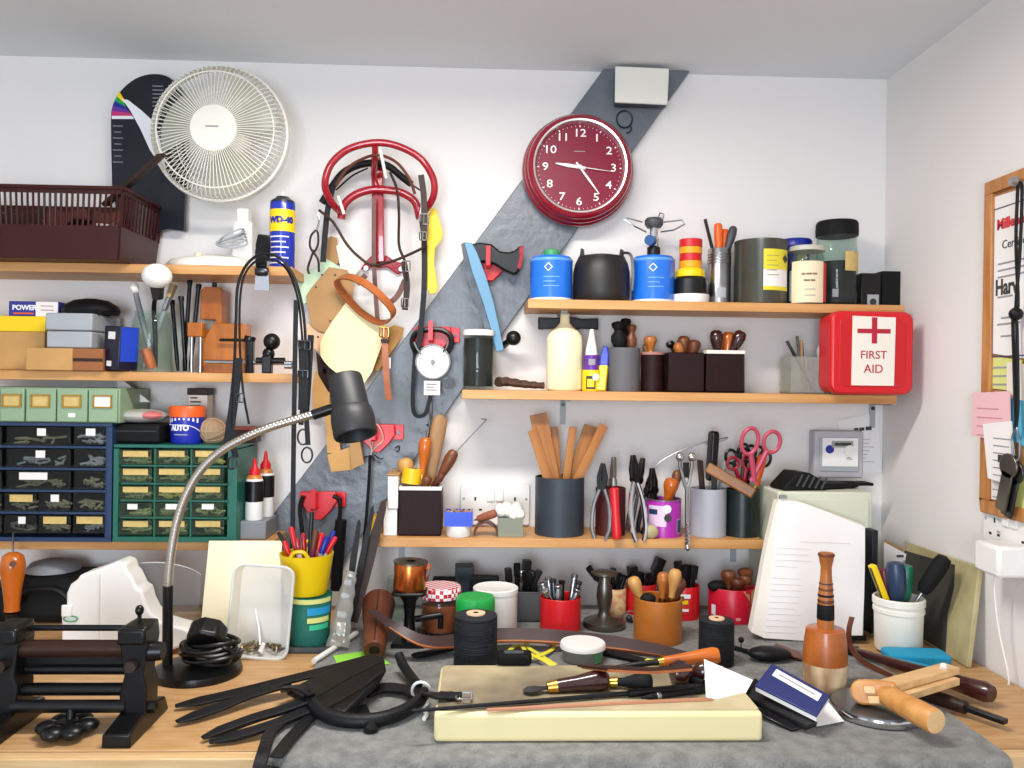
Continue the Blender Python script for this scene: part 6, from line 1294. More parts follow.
obj('print_yellow', shellpatch(r+.0003, -.6, .05, h*.5, h*.62, 6), 'yellow', t); obj('print_white', shellpatch(r+.0003, -.6, .2, h*.68, h*.8, 6), 'printw', t); obj('print_white', shellpatch(r+.0003, -.55, .1, h*.28, h*.36, 6), 'printw', t); obj('print_black', shellpatch(r+.0006, -.5, -.2, h*.6, h*.74, 4), 'print', t)
stuff_pot(p, .005, yc, [(678,561,.006,'iron','black punch at the left of the printed red tin','s'),(686,565,-.004,'blackm','black punch in the middle of the printed red tin','s'),(694,565,.002,'iron','black ring topped punch at the right of the printed red tin','s')], 'black punches in the printed red tin', .006)
# orange leather cup with wooden handled tools
p, r, h, yc = onb(657.5,647,48,603)
M['cupl'] = mat('orange_leather', (178,104,36), .4, var=.12, vs=30)
pot('leather_cup', 'orange tan leather cup of wooden handled tools', 'cup', p, r, h, 'cupl', .0025)
GC = 'wooden handled tools in the orange leather cup'
stuff_pot(p, .006, yc, [(632,577,.0,'hw2','pale knobbly handle leaning left in the orange leather cup','h'),(676,569,-.004,'hw2','long pale handle leaning right in the orange leather cup','h'),(681,578,.004,'bl2','reddish round handle behind the long pale one','h'),(664,572,.018,'hw','tan handle at the back of the orange leather cup','h')], GC, .0047)
t = thing('rounded_tool', 'black rounded tool end lying in the orange leather cup rim', 'tool', W(648,599,yc-.008)); obj('end', MB().sph((0,0,0), .0135, (1.1,.9,.8)).cyl((.004,.004,-.004),(.012,.012,-.05),.006), 'blackm', t)
# big red tin and neighbours
p, r, h, yc = onb(731,625,46,591)
t = pot('red_tin', 'wide red tin with a yellow corner near the paper pad', 'tin', p, r, h, mat('tin_crimson', (196,20,48), .35), .0012)
obj('yellow_corner', MB().add([((r+.0006)*math.sin(a),-(r+.0006)*math.cos(a),z) for a,z in ((.2,h*.98),(.9,h*.98),(.9,h*.4),(.6,h*.6),(.4,h*.8))]+[((r+.0012)*math.sin(a),-(r+.0012)*math.cos(a),z) for a,z in ((.2,h*.98),(.9,h*.98),(.9,h*.4),(.6,h*.6),(.4,h*.8))], [(5,6,7,8,9)]), 'gold', t)
obj('print_white', shellpatch(r+.0004, -1.25, -1.0, h*.2, h*.5, 3), 'printw', t); obj('print_white', shellpatch(r+.0004, -.1, .1, h*.12, h*.2, 3), mat('pinkprint',(230,150,150),.5), t)
stuff_pot(p, .01, yc, [(728,570,.012,'hw3','round brown knob ended tool at the back of the wide red tin','h'),(738,578,.0,'bl2','dark knob ended tool at the right of the wide red tin','h')], 'knob ended tools in the wide red tin', .0058)
t = thing('dome_tool', 'black dome ended tool on the left rim of the wide red tin', 'tool', W(717,586,yc-.014)); obj('end', MB().sph((0,0,0), .0165, (1.15,.9,.7)).cyl((.003,.006,-.004),(.012,.012,-.04),.006), 'blackm', t)
x0,x1,y0,y1,h = boxb(744,759,622,.035,588)
carton('dark_red_box', 'dark red box between the wide red tin and paper pad', 'box', x0, x1, y0+.02, y1+.02, ZM, h, mat('dk_red', (110,16,26), .4))
t = handled(B(752,588,y0+.038,ZM+h+.013), B(752,588,y0+.038,ZM+h+.013)+V((.002,-.001,.001)), .01, '', 'hw3') if 0 else None
t = thing('wooden_bobbin', 'round brown wooden knob resting on the dark red box', 'knob', V(((x0+x1)/2-.002,y0+.037,ZM+h+.0005))); obj('knob', MB().lathe([(0,0),(.011,.0),(.014,.006),(.012,.016),(.015,.02),(.015,.026),(.008,.03),(0,.03)], 20), 'hw3', t)
# ================================================================ middle of the bench
# thread spools
p, r, h, yc = onb(475,679,43,620)
def spool(name, label, p, r, h, n):
    t = thing(name, label, 'thread', p); pr = [(0,0),(r*.9,0)]
    for k in range(n):
        z0, z1 = h*k/n, h*(k+1)/n; pr += [(r*.97,z0+.0015),(r,z0+(z1-z0)*.3),(r,z0+(z1-z0)*.75),(r*.97,z1-.0015)]
    pr += [(r*.85,h),(r*.44,h),(0,h-.001)]
    obj('thread', MB().lathe(pr, 40), 'thread', t); obj('core', MB().lathe([(r*.12,h-.004),(r*.44,h-.004),(r*.44,h+.0025),(r*.14,h+.0025)], 28), 'peach', t)
    wm = MB()
    for k in range(26): wm.torus((0,0,h*(k+.5)/26), r*1.0005, .0004, 36, 4)
    obj('windings', wm, 'thread', t); return t
spool('thread_spool', 'tall spool of black waxed thread in front of the green lidded jar', p, r, h, 3)
p2 = B(475,640,-.262,ZM); r2 = 19*U(-.262)
t = jar('green_lid_jar', 'dark jar with a bright green lid behind the tall thread spool', 'jar', p2, r2, hz(596,475,-.262)-ZM, 'bgreen', .026, 'rubber', .95, neck=.98, lidr=r2*1.02)
p, r, h, yc = onb(716,669,35,624); spool('thread_spool', 'smaller spool of dark slate thread right of the orange handled awl', p, r, h, 1)
# clear tub with white lid
p, r, h, yc = onb(582.5,668,46,652)
t = thing('lidded_tub', 'low clear plastic tub with a white lid and green sticker', 'tub', p); hh_ = h+.004
obj('body', MB().lathe([(0,0),(r*.82,0),(r*.86,.003),(r*.93,h-.002),(r*.9,h-.002),(r*.84,.004),(0,.003)], 40), 'tub2', t)
obj('lid', MB().lathe([(0,h+.001),(r*.9,h+.001),(r*.94,h-.004),(r*1.0,h-.004),(r*1.0,h+.002),(r*.95,h+.005),(0,h+.005)], 40), 'white', t); obj('sticker', shellpatch(r*.9, .5, .9, h*.15, h*.75, 4), 'stem', t)
# yellow measuring tape ribbon
t = thing('measuring_tape', 'loose loops of yellow measuring tape behind the clear tub', 'tape measure', H(535,655,ZM)); o0 = V(t.location)
def Q(px, py, z): return H(px,py,ZM+z)-o0
obj('ribbon', MB().strap(catmull([Q(556,665,.004),Q(540,655,.005),Q(526,645,.006),Q(531,637,.007),Q(549,641,.007),Q(554,648,.005),Q(535,657,.0085),Q(513,661,.004),Q(508,652,.004),Q(520,645,.004),Q(527,652,.010),Q(545,661,.010),Q(556,669,.002)],6), .0065, .0008, (0,-.6,1)), 'ytape', t)
t = thing('wax_block', 'worn black rounded block beside the tall thread spool', 'block', H(514,668,ZB+.046)); 
# foam board
ZW = ZM+.041
yb0, yb1 = -.689, H(455,664,ZW).y
xw0, xw1 = H(437,712,ZW).x, H(757,712,ZW).x+.006
t = thing('cutting_board', 'thick cream waxed cutting board lying on the felt at the bench front', 'board', ((xw0+xw1)/2,(yb0+yb1)/2,ZM)); w_, d_ = xw1-xw0, yb1-yb0
obj('slab', MB().box((0,0,.0195), (w_+.008,d_,.039)), 'ivoryb', t, bev=.006, seg=3)
obj('worn_top', MB().slab(rrect(w_,d_-.012,.004), .0392, .0409), mat('worn_wax', (198,184,146), .55, vs=6, col2=(96,86,72), bump=.2), t)
t = bpy.data.objects['wax_block']; t.location = H(514,666,ZW)+V((0,.012,0)); t.location.z = ZW
obj('body', MB().slab(rrect(.054,.03,.008), .0003, .017), 'rubber', t, bev=.004)
obj('inlay', MB().slab(rrect(.03,.013,.004), .017, .0176), 'dgrey', t)
# knives and awls on the board
def lie(px0, py0, px1, py1, z0, z1, zb=ZW): return H(px0,py0,zb+z0), H(px1,py1,zb+z1)
a, b = lie(523,691,609,679,.004,.015)
t, L_ = T(a, b, 'paring_knife', 'leather knife with a dark red handle, brass collar and short blade', 'knife'); R_ = .0148
obj('handle', MB().lathe([(q*R_,L_*.38+z*L_*.62) for q,z in [(0,0),(.62,.005),(.66,.1),(.7,.35),(.86,.6),(1,.8),(.92,.93),(.55,.99),(0,1)]], 20), 'dw', t); obj('collar', MB().lathe([(0,L_*.28),(.0075,L_*.28),(.0095,L_*.39),(0,L_*.39)], 18), 'brass', t)
zax = (b-a).normalized(); xax = V((0,0,1))-zax*zax.z; xax.normalize(); yax = zax.cross(xax); t.rotation_euler = Matrix((xax,yax,zax)).transposed().to_euler()
obj('blade', MB().sweep([V((0,0,z_)) for z_ in (0,L_*.06,L_*.14,L_*.22,L_*.3)], [(-1,-.12),(1,-.12),(1,.12),(-1,.12)], False, (1,0,0), [.004,.011,.011,.006,.005]), 'dsteel', t)
a, b = lie(600,683,653,681,.006,.0135)
handled(a, b, .0125, 'black handled awl lying behind the dark red knife', 'blackm', .72, PEAR, 'awl', 'awl')
a, b = lie(655,672,698,671,.012,.0135)
t, L_ = T(H(672,676,ZW+.013), H(700,672,ZW+.0135), 'turned_handle', 'dark brown turned knob handle lying near the folded paper', 'tool'); obj('handle', MB().lathe([(0,0),(.014,.002),(.018,.012),(.015,.022),(.007,.03),(.0065,.036),(.012,.040),(.0135,.045),(.009,L_),(0,L_)], 20), 'dw', t); t.location = H(671,674,ZW+.0185)+V((0,.0,0))
aim(t, H(671,673,ZW+.0185), H(700,671,ZW+.0185))
a, b = H(600,668,ZW+.012), H(719,654,ZW+.0125)
t, L_ = T(H(606,668,ZW+.006), H(719,655,ZW+.024), 'awl', 'long awl with an orange wooden handle and brass collar', 'awl')
obj('handle', MB().lathe([(q*.0125,L_*.5+z*L_*.5) for q,z in [(0,0),(.55,.005),(.62,.2),(.78,.5),(.95,.75),(1,.9),(.85,.985),(0,1)]], 18), 'hwo', t); obj('collar', MB().lathe([(0,L_*.46),(.0062,L_*.46),(.007,L_*.51),(0,L_*.51)], 14), 'brass', t); obj('shaft', MB().lathe([(0,0),(.002,.01),(.0045,L_*.3),(.0045,L_*.47),(0,L_*.47)], 10), 'iron', t)
t = thing('leather_strip', 'short brown leather strip with a pale edge lying over the black awl', 'strip', H(640,668,ZW)); o0 = V(t.location)
obj('strip', MB().strap(catmull([H(582,665,ZW+.020)-o0,H(610,668,ZW+.037)-o0,H(650,670,ZW+.037)-o0,H(692,667,ZW+.0395)-o0],5), .016, .003, (0,0,1)), 'dbl', t); obj('pale_edge', MB().strap(catmull([H(582,667.5,ZW+.0195)-o0,H(610,670.5,ZW+.0365)-o0,H(650,672.5,ZW+.0365)-o0,H(692,669.5,ZW+.039)-o0],5), .0022, .0032, (0,0,1)), 'tanl', t)
t = thing('wax_scrap', 'small pale yellow wax scrap under the orange handled awl', 'scrap', H(650,664,ZW)); obj('scrap', MB().slab([(-.012,-.006),(.008,-.009),(.012,.004),(-.004,.009)], .0003, .006), 'ytape', t, bev=.001)
t, L_ = T(H(412,711,ZW+.004), H(706,687,ZW+.005), 'riding_crop', 'long thin black whip lying across the cream board', 'whip'); obj('shaft', MB().tube([(0,0,L_*k/10) for k in range(11)], .004, 8, scl=[.6+.04*k for k in range(11)]), 'bleather', t); obj('grip', MB().lathe([(0,L_*.72),(.0055,L_*.72),(.0065,L_*.95),(.004,L_),(0,L_)], 12), 'black', t)
t = thing('leather_strip', 'long tan leather strip lying along the front edge of the cream board', 'strip', H(600,706,ZW)); o0 = V(t.location); obj('strip', MB().strap([H(487,710,ZW+.0016)-o0,H(560,706,ZW+.0016)-o0,H(640,702,ZW+.0016)-o0,H(712,699,ZW+.0016)-o0], .006, .0025, (0,0,1)), mat('pink_tan', (186,130,100), .6), t)
t, L_ = T(H(640,698,ZW+.0045), H(712,689,ZW+.0045), 'pen', 'black pen with a grey tip beside the whip near the folded paper', 'pen'); obj('barrel', MB().lathe([(0,0),(.0015,.002),(.004,.018),(.0042,L_),(0,L_)], 12), 'blackm', t); obj('band', MB().lathe([(.0042,.025),(.0046,.026),(.0046,.03),(.0042,.031)], 12), 'steel', t)
t, L_ = T(H(690,679,ZW+.0075), H(704,684,ZW+.0075), 'forked_tool', 'dark forked leather tool half under the folded paper', 'tool'); obj('shaft', MB().tube([(0,0,0),(0,0,L_*.5),(0,0,L_)], .006, 8), 'bleather', t); obj('prong', MB().tube(catmull([(0,0,L_*.4),(.006,-.003,L_*.15),(.014,-.004,-.02)],4), .004, 8), 'bleather', t)
# long curved leather strap on edge
t = thing('leather_strap', 'very long dark leather strap curving across the bench behind the clear tub', 'strap', H(540,655,ZM)); o0 = V(t.location); LP = [H(a,b,ZM+z)-o0 for a,b,z in ((371,610,.071),(395,627,.055),(425,641,.034),(460,640,.026),(500,635,.024),(550,636,.025),(610,642,.016),(655,649,.013),(690,657,.011))]
sc_ = [.45,.55,.7,.85,1,1,1,.85,.6]; LC = catmull(LP,5); SCL = [.45+.55*min(1,i/16) if i<30 else 1-.4*(i-30)/11 for i in range(len(LC))]
obj('strap', MB().strap(LC, .026, .004, (0,-.75,1), False, SCL), mat('plum_leather', (56,36,38), .4, var=.15, vs=30), t)
obj('tan_edge', MB().strap([q_+V((0,-.0115*k_*1.0,-.0078*k_)) for q_,k_ in zip(LC,SCL)], .003, .0045, (0,-.75,1), False, SCL), 'tanl', t)
t = thing('leather_strap', 'thick black leather strap end left of the tall thread spool', 'strap', H(430,655,ZM)); o0 = V(t.location); obj('strap', MB().strap(catmull([H(412,656,ZM+.007)-o0,H(430,653,ZM+.007)-o0,H(452,648,ZM+.007)-o0],4), .016, .007, (0,0,1), scl=[.7,.95,1,1,1,1,1,1,1]), 'bleather', t, bev=.002)
t = thing('black_rod', 'black tapered rod lying behind the orange handled awl', 'rod', H(640,656,ZM)); o0 = V(t.location); obj('rod', MB().tube([H(592,650,ZM+.006)-o0,H(640,660,ZM+.006)-o0,H(668,667,ZM+.006)-o0], .0055, 8), 'bleather', t)
# wallets and papers
t = thing('wallet', 'black vinyl wallet lying open under the blue booklet', 'wallet', H(780,715,ZM)); o0 = V(t.location)
def pl4(lst): return [H(a,b,ZM+z)-o0 for a,b,z in lst]
obj('lower_cover', MB().poly3(pl4([(739,704,.012),(748,688,.026),(818,722,.012),(792,730,.003)]), (0,.002,-.004)), 'wallet', t, bev=.001)
obj('upper_cover', MB().poly3(pl4([(746,697,.020),(754,684,.036),(818,722,.020),(806,727,.010)]), (0,.002,-.007)), 'wallet', t, bev=.002)
obj('spine', MB().tube(pl4([(741,702,.014),(748,688,.028),(757,682,.034)]), .0055, 8), 'wallet', t)
t = thing('booklet', 'navy blue booklet with a white label lying on the black wallet', 'booklet', H(790,695,ZM)); o0 = V(t.location)
top = pl4([(772,663,.058),(830,695,.043),(817,716,.030),(755,685,.044)]); nrm = (top[1]-top[0]).cross(top[3]-top[0]).normalized(); nrm = nrm if nrm.z > 0 else -nrm
obj('cover', MB().poly3(top, -nrm*.003), 'bluecov', t, bev=.0008); obj('pages', MB().poly3([q_+(sum(top,V())/4-q_)*.02-nrm*.0032 for q_ in top], -nrm*.006), 'paper', t)
def bary(u, v): return top[0]+(top[1]-top[0])*u+(top[3]-top[0])*v
obj('label', MB().poly3([bary(.12,.12),bary(.90,.12),bary(.90,.40),bary(.12,.40)], nrm*.0005), 'paper', t)
obj('small_print', MB().poly3([bary(.2,.24)+nrm*.0006,bary(.82,.24)+nrm*.0006,bary(.82,.28)+nrm*.0006,bary(.2,.28)+nrm*.0006], nrm*.0003), 'printl', t)
def sheet(name, label, lst, m='paper', fold=None):
    t = thing(name, label, 'paper', H(lst[0][0],lst[0][1],ZM)); o = V(t.location)
    obj('sheet', MB().poly3([H(a,b,ZM+z)-o for a,b,z in lst], (0,.0006,-.0008)), m, t); return t
sheet('folded_paper', 'white folded paper sticking up left of the blue booklet', [(704,659,.075),(753,680,.052),(739,705,.030),(706,697,.046)])
sheet('paper_slip', 'white paper slip sticking out right of the blue booklet', [(826,699,.020),(844,721,.004),(818,726,.003),(808,722,.006)])
# mallet
p, r, h, yc = onb(824.5,697,42,634)
t = thing('wooden_mallet', 'wooden mallet standing on its head with a banded handle upwards', 'mallet', p); uu = U(yc); zh = hz(628,824,yc)-ZM; zt_ = hz(552,824,yc)-ZM
head = mat('mallet_wood', (170,92,36), .35, var=.25, vs=25, coat=.2)
obj('head', MB().lathe([(r*1.03,zh*.45),(r*1.03,zh*.58),(r*.98,zh*.8),(r*.90,zh*.985),(r*.84,zh),(0,zh)], 36), head, t)
wm = MB(); prw = [(0,0),(r*.85,0),(r*.93,.004),(r*1.0,zh*.2),(r*1.03,zh*.45)]; wm.lathe(prw, 36); obj('worn_band', wm, mat('worn_mallet', (240,216,174), .7, vs=30, stretch=(1,1,.35), col2=(150,100,60)), t)
hz_ = zt_-zh; pr = [(0,0),(8,0),(8.3,.1),(8.0,.25),(7.4,.45),(5.6,.7),(5.4,.8),(7.2,.92),(7.9,.965),(7.2,.99),(0,1)]
obj('handle', MB().lathe([(a*uu,zh+b*hz_) for a,b in pr], 24), 'hw', t)
for z0, z1, ra, rb2, m in ((.12,.32,8.25,7.95,'blackm'),(.34,.38,7.85,7.7,'bl2'),(.42,.45,7.6,7.4,'blackm'),(.50,.53,7.05,6.9,'bl2'),(.58,.6,6.55,6.4,'print'),(.95,.985,8.0,7.6,'bl2')):
    obj('band', MB().lathe([(ra*uu,zh+z0*hz_),(ra*uu+.0006,zh+(z0+.01)*hz_),(rb2*uu+.0006,zh+(z1-.01)*hz_),(rb2*uu,zh+z1*hz_)], 24), m, t)
# metal disc and clamp
c0 = H(876,713,ZM); t = thing('metal_disc', 'round grey steel disc with a bright rim under the wooden clamp', 'disc', c0); r = .0625
obj('disc', MB().lathe([(0,0),(r*.97,0),(r,.003),(r,.011),(r*.97,.014),(0,.0143)], 56), mat('disc_steel', (120,124,130), .3, metal=.8, var=.15, vs=20), t); obj('rim', MB().lathe([(r*1.0005,.002),(r*1.012,.004),(r*1.012,.010),(r*1.0005,.012)], 56), 'chrome', t)
ZD = ZM+.0150
t = thing('wooden_clamp', 'pale wooden hand clamp with a round handle lying on the steel disc', 'clamp', H(880,700,ZD)); o0 = V(t.location)
def K(px, py, z): return H(px,py,ZD+z)-o0
a, b = K(893,699,.020), K(936,722,.017)
m_ = MB(); m_.M = Matrix.Translation(a) @ (b-a).to_track_quat('Z','Y').to_matrix().to_4x4(); Lh = (b-a).length; m_.lathe([(0,-.02),(.012,-.018),(.0155,.0),(.0165,Lh*.5),(.0168,Lh*.95),(.0155,Lh),(0,Lh)], 24); obj('handle', m_, 'clampw', t)
m_ = MB(); m_.M = Matrix.Translation(b) @ (b-a).to_track_quat('Z','Y').to_matrix().to_4x4(); m_.lathe([(0,0),(.0150,0),(.0150,.0006),(0,.0006)], 24); obj('end_grain', m_, 'pine', t)
hc = K(873,692,.019); Rz = -.42
m_ = MB().at(hc,(-.25,-.12,Rz)); m_.prism([(-.014+.016*math.cos(a),.0165*math.sin(a)) for a in [PI/2+PI*k/10 for k in range(11)]]+[(.012,-.0165),(.034,-.015),(.036,.0),(.03,.014),(.012,.0165)], -.013, .013); obj('head', m_, 'clampw', t, bev=.003)
for dx, dz in ((-.004,.004),(.0,-.009)): obj('peg', MB().at(hc,(-.25,-.12,Rz)).box((dx,-.012,dz),(.015,.014,.010)), 'pine', t, bev=.001)
for (u0, u1, zz_, dz) in (((889,690),(956,671),.030,0),((898,700),(956,682),.019,0)):
    a, b = K(u0[0],u0[1],zz_)+V((0,.012,0)), K(u1[0],u1[1],zz_)+V((0,.012,0)); obj('bar', MB().strap([a,(a+b)/2,b], .026, .0105, (0,0,1)), 'pine', t, bev=.001)
obj('nut', MB().cyl(K(948,672,.036)+V((0,.012,0)), K(948,668,.040)+V((0,.012,0)), .005, seg=8), 'white', t)
# long hammer handles etc. at the right of the bench
t, L_ = T(H(852,650,ZM+.008), H(992,694,ZM+.0165), 'hammer_handle', 'long dark red tapered hammer handle lying behind the wooden clamp', 'handle'); t.name = 'hammer_shaft'; obj('shaft', MB().lathe([(0,0),(.006,.002),(.0075,L_*.2),(.010,L_*.5),(.0135,L_*.85),(.0155,L_*.96),(.012,L_),(0,L_)], 20), mat('dark_red_wood', (58,20,20), .3, coat=.3), t); obj('head', MB().box((0,.0,-.004), (.02,.014,.022)), 'iron', t, bev=.002)
a, b = H(915,690,ZM+.010), H(972,706,ZM+.010)
t, L_ = T(a, H(1006,722,ZM+.007), 'chisel', 'dark handled flat tool sticking out right of the wooden clamp', 'chisel'); obj('handle', MB().lathe([(0,0),(.0095,.002),(.0105,L_*.35),(.0095,L_*.58),(0,L_*.6)], 18), 'dbl', t); obj('blade', MB().box((0,0,L_*.78), (.013,.007,L_*.44)), 'black', t, bev=.001)
t = thing('leather_thong', 'thin curled brown leather strip rising beside the mallet head', 'strip', H(856,668,ZM)); o0 = V(t.location)
obj('thong', MB().strap(catmull([H(a,b,ZM+z)-o0 for a,b,z in ((852,617,.075),(849,630,.055),(850,645,.030),(859,658,.012),(874,668,.004),(892,677,.0016))],6), .009, .002, (-1,-.6,.3)), 'bl2', t)
t = thing('leather_pad', 'black lumpy leather pad lying behind the blue booklet', 'pad', H(773,664,ZM)); obj('pad', MB().sph((0,0,.012), .036, (1.05,.62,.33), 20, 10), 'bleather', t); t.location.y += .018
t = thing('leather_scrap', 'pointed brown leather scraps lying between the black pad and mallet', 'scrap', H(782,650,ZM)); o0 = V(t.location); obj('sheet', MB().poly3([H(a,b,ZM+z)-o0 for a,b,z in ((768,650,.003),(776,643,.012),(800,652,.004),(806,661,.002),(790,655,.01),(776,655,.004))], (0,0,-.002)), 'bl2', t)
t, L_ = T(H(733,647,ZM+.005), H(752,653,ZM+.005), 'thin_tool', 'thin black tool lying behind the black pad near the slate spool', 'tool'); obj('shaft', MB().tube([(0,0,0),(0,0,L_)], .0042, 8), 'blackm', t)
t = thing('pin', 'black ball headed pin standing by the slate thread spool', 'pin', H(741,650,ZM)); obj('shaft', MB().cyl((0,0,0),(0,0,.016),.0012,seg=6), 'steel', t); obj('ball', MB().sph((0,0,.018), .0052), 'blackm', t)
t = thing('black_clip', 'flat black clip at the foot of the paper pad', 'clip', H(856,640,ZM)); obj('body', MB().slab(rrect(.034,.014,.002), .0003, .010), 'blackm', t, bev=.001)
# white tub of screwdrivers
p, r, h, yc = onb(898,657,50,603); r *= .98
t = thing('white_bucket', 'white plastic tub of screwdrivers by the right wall', 'tub', p); POTS.append((p, r*.88, r*.88, h))
obj('body', MB().lathe([(0,0),(r*.88,0),(r*.92,.004),(r*.95,h*.72),(r,h*.73),(r,h*.80),(r*.97,h*.81),(r*.98,h*.86),(r*1.02,h*.87),(r*1.02,h*.98),(r*.98,h),(r*.93,h),(r*.89,.006),(0,.005)], 40), 'offw', t)
GW = 'tools in the white tub'
t, L_ = T(p+V((-.012,-.006,.008)), W(872,565,yc-.01), 'craft_knife', 'yellow and black craft knife in the white tub', 'knife', GW); obj('grip', MB().box((0,0,L_*.6), (.015,.01,L_*.8)), 'yellow', t, bev=.002); obj('black_stripe', MB().box((0,-.0052,L_*.7), (.006,.001,L_*.55)), 'black', t)
def sdriver(a, b, r, label, m):
    t, L_ = T(a, b, 'screwdriver', label, 'screwdriver', GW); obj('shaft', MB().cyl((0,0,0),(0,0,L_*.6),.003,seg=10), 'steel', t); obj('handle', MB().lathe([(0,L_*.52),(r*.6,L_*.53),(r*.75,L_*.56),(r*.9,L_*.6),(r,L_*.75),(r,L_*.9),(r*.8,L_*.98),(0,L_)], 14), m, t); return t
sdriver(p+V((-.005,.004,.008)), W(883,568,yc+.004), .010, 'maroon handled screwdriver in the white tub', mat('maroon_handle', (96,20,40), .35))
sdriver(p+V((.0,-.008,.008)), W(895,561,yc-.01), .0165, 'stout blue grey handled screwdriver in the middle of the white tub', mat('petrol', (36,56,84), .35))
sdriver(p+V((.008,.006,.008)), W(907,564,yc+.008), .0125, 'green handled screwdriver at the back of the white tub', mat('bottle_green', (20,110,80), .35))
sdriver(p+V((-.006,-.004,.03)), W(946,556,yc-.03), .0145, 'big black handled screwdriver leaning right out of the white tub', 'blackm')
# card pack and stone slab against the wall
cut('card_pack', 'white blister card with a hanging hole behind the white tub', 'packaging', ((884,542),(910,556),(903,622),(884,622)), -.14, .002, 'paper', bev=0)
t = bpy.data.objects['card_pack']; o0 = V(t.location)
obj('hang_hole', MB().box(W(900,556,-.141)-o0, (.014,.001,.004)), 'print', t); obj('barcode', MB().box(W(905,566,-.141)-o0, (.008,.001,.022)), 'printl', t); obj('side_card', MB().poly3([W(a,b,-.125)-o0 for a,b in ((886,540),(903,548),(900,600),(886,600))], (0,.002,0)), 'kraft', t)
sl_ = []
for a, b in ((905,542),(979,567),(984,676),(911,640)): sl_.append(onright(a,b,.012))
sl_[2].z = sl_[3].z = ZB+.001; sl_[2].x -= .03; sl_[3].x -= .03
t = thing('stone_slab', 'dark stone slab with a pale yellowish margin leaning on the right wall', 'slab', (sl_[2]+sl_[3])/2); o0 = V(t.location); o0.z = ZB; t.location.z = ZB
f = lambda u, v: sl_[0]*(1-u)*(1-v)+sl_[1]*u*(1-v)+sl_[2]*u*v+sl_[3]*(1-u)*v-o0
nn_ = (sl_[1]-sl_[0]).cross(sl_[3]-sl_[0]).normalized(); nn_ = nn_ if nn_.x < 0 else -nn_
obj('slab', MB().poly3([f(0,0),f(1,0),f(1,1),f(0,1)], -nn_*.009), 'stoneb', t, bev=.002); obj('dark_face', MB().poly3([f(.01,.10),f(.72,.06),f(.74,.3),(f(.7,.6)),f(.73,.97),f(.01,.97)], nn_*.0008), 'stone', t)
# blue foam
t = thing('foam_sponge', 'turquoise foam sponge lying in front of the white tub', 'sponge', H(925,667,ZM), (0,0,-.1)); obj('block', MB().slab(rrect(.102,.05,.008), .0005, .022), 'teal', t, bev=.004); t.location.z = ZB; t.location.y += .03
obj('strap', MB().strap(catmull([(-.04,-.026,.014),(.0,-.036,.008),(.012,-.045,.004),(.03,-.04,.004)],5), .012, .006, (0,0,1)), 'teal', t, bev=.002)
# ================================================================ left end of the bench
# leather splitting machine
yM = -.62; um = U(yM)
mx = lambda px, y=yM: W(px,690,y).x
zz_ = lambda py, y=yM, px=80: hz(py,px,y)-ZB
xR, xL = mx(140), mx(13)
t = thing('leather_splitter', 'black cast iron leather splitting machine with rollers at the bench front', 'machine', ((xL+xR)/2,yM,ZB)); X0 = (xL+xR)/2
for s, x_ in ((1,xR),(-1,xL)):
    lx = x_-X0
    obj('foot', MB().add([(lx-.02,-.07,0),(lx+.017,-.07,0),(lx+.017,.06,0),(lx-.02,.06,0),(lx-.019,-.07,.017),(lx+.016,-.07,.017),(lx+.014,-.005,.03),(lx+.012,.06,.018),(lx-.015,.06,.018),(lx-.017,-.005,.03)], [(3,2,1,0),(0,1,5,4),(1,2,7,6,5),(2,3,8,7),(3,0,4,9,8),(4,5,6,9),(9,6,7,8)]), 'iron', t, bev=.002)
    ht = zz_(622)
    obj('side_frame', MB().prism([(lx-.018,.024),(lx+.016,.024),(lx+.017,.06),(lx+.012,.075),(lx+.018,ht-.02),(lx+.016,ht),(lx-.016,ht),(lx-.02,ht-.02),(lx-.013,.075),(lx-.019,.05)], -.022, .022), 'iron', t, bev=.003)
    obj('bearing_cap', MB().box((lx-.001*s,-.006,ht-.012), (.037,.048,.022)), 'iron', t, bev=.004)
    obj('bolt', MB().cyl((lx,-.02,ht-.05),(lx,-.034,ht-.05),.008,seg=6), 'ironb', t)
obj('thumb_screw', MB().cyl((xR-X0-.002,0,zz_(624)),(xR-X0-.002,0,zz_(609)),.003,seg=8).sph((xR-X0-.002,0,zz_(610)),.006,(1,1,1.2),10,6), 'iron', t)
def bar(n, py, r, m, y=0, x0=xL-X0+.01, x1=xR-X0-.01): return obj(n, MB().cyl((x0,y,zz_(py)),(x1,y,zz_(py)),r), m, t)
bar('top_rod', 630, .0042, 'iron', .01); bar('roller', 647, .0115, mat('roller_brown', (58,36,28), .35, metal=.5), -.006); bar('tie_rod', 672, .0075, 'iron', .012); bar('lower_roller', 688, .0085, 'iron', -.004); bar('cross_bar', 701, .0085, 'black', -.018)
obj('blade_plate', MB().box((0,.012,zz_(660)), (xR-xL-.03,.003,.018)), 'iron', t)
obj('side_knob', MB().cyl((xR-X0+.014,-.004,zz_(650)),(xR-X0+.032,-.004,zz_(650)),.014,.012,14), 'iron', t); obj('side_nut', MB().cyl((xR-X0+.014,-.01,zz_(704)),(xR-X0+.026,-.01,zz_(704)),.008,seg=6), 'iron', t)
wx = mx(79)-X0
obj('hand_wheel', MB().lathe([(0,.004),(.012,.004),(.013,.02),(0,.02)], 16, (wx,-.03,0)), 'black', t)
hw = bpy.data.objects['hand_wheel']
for k in range(6):
    a = k*PI/3+.2; obj('lobe', MB().sph((wx+.0235*math.cos(a),-.03+.0235*math.sin(a),.012), .0155, (1,1,.6), 14, 8), 'black', hw)
obj('wheel_stem', MB().cyl((wx,-.022,.018),(wx,-.02,zz_(700)),.006), 'iron', t)
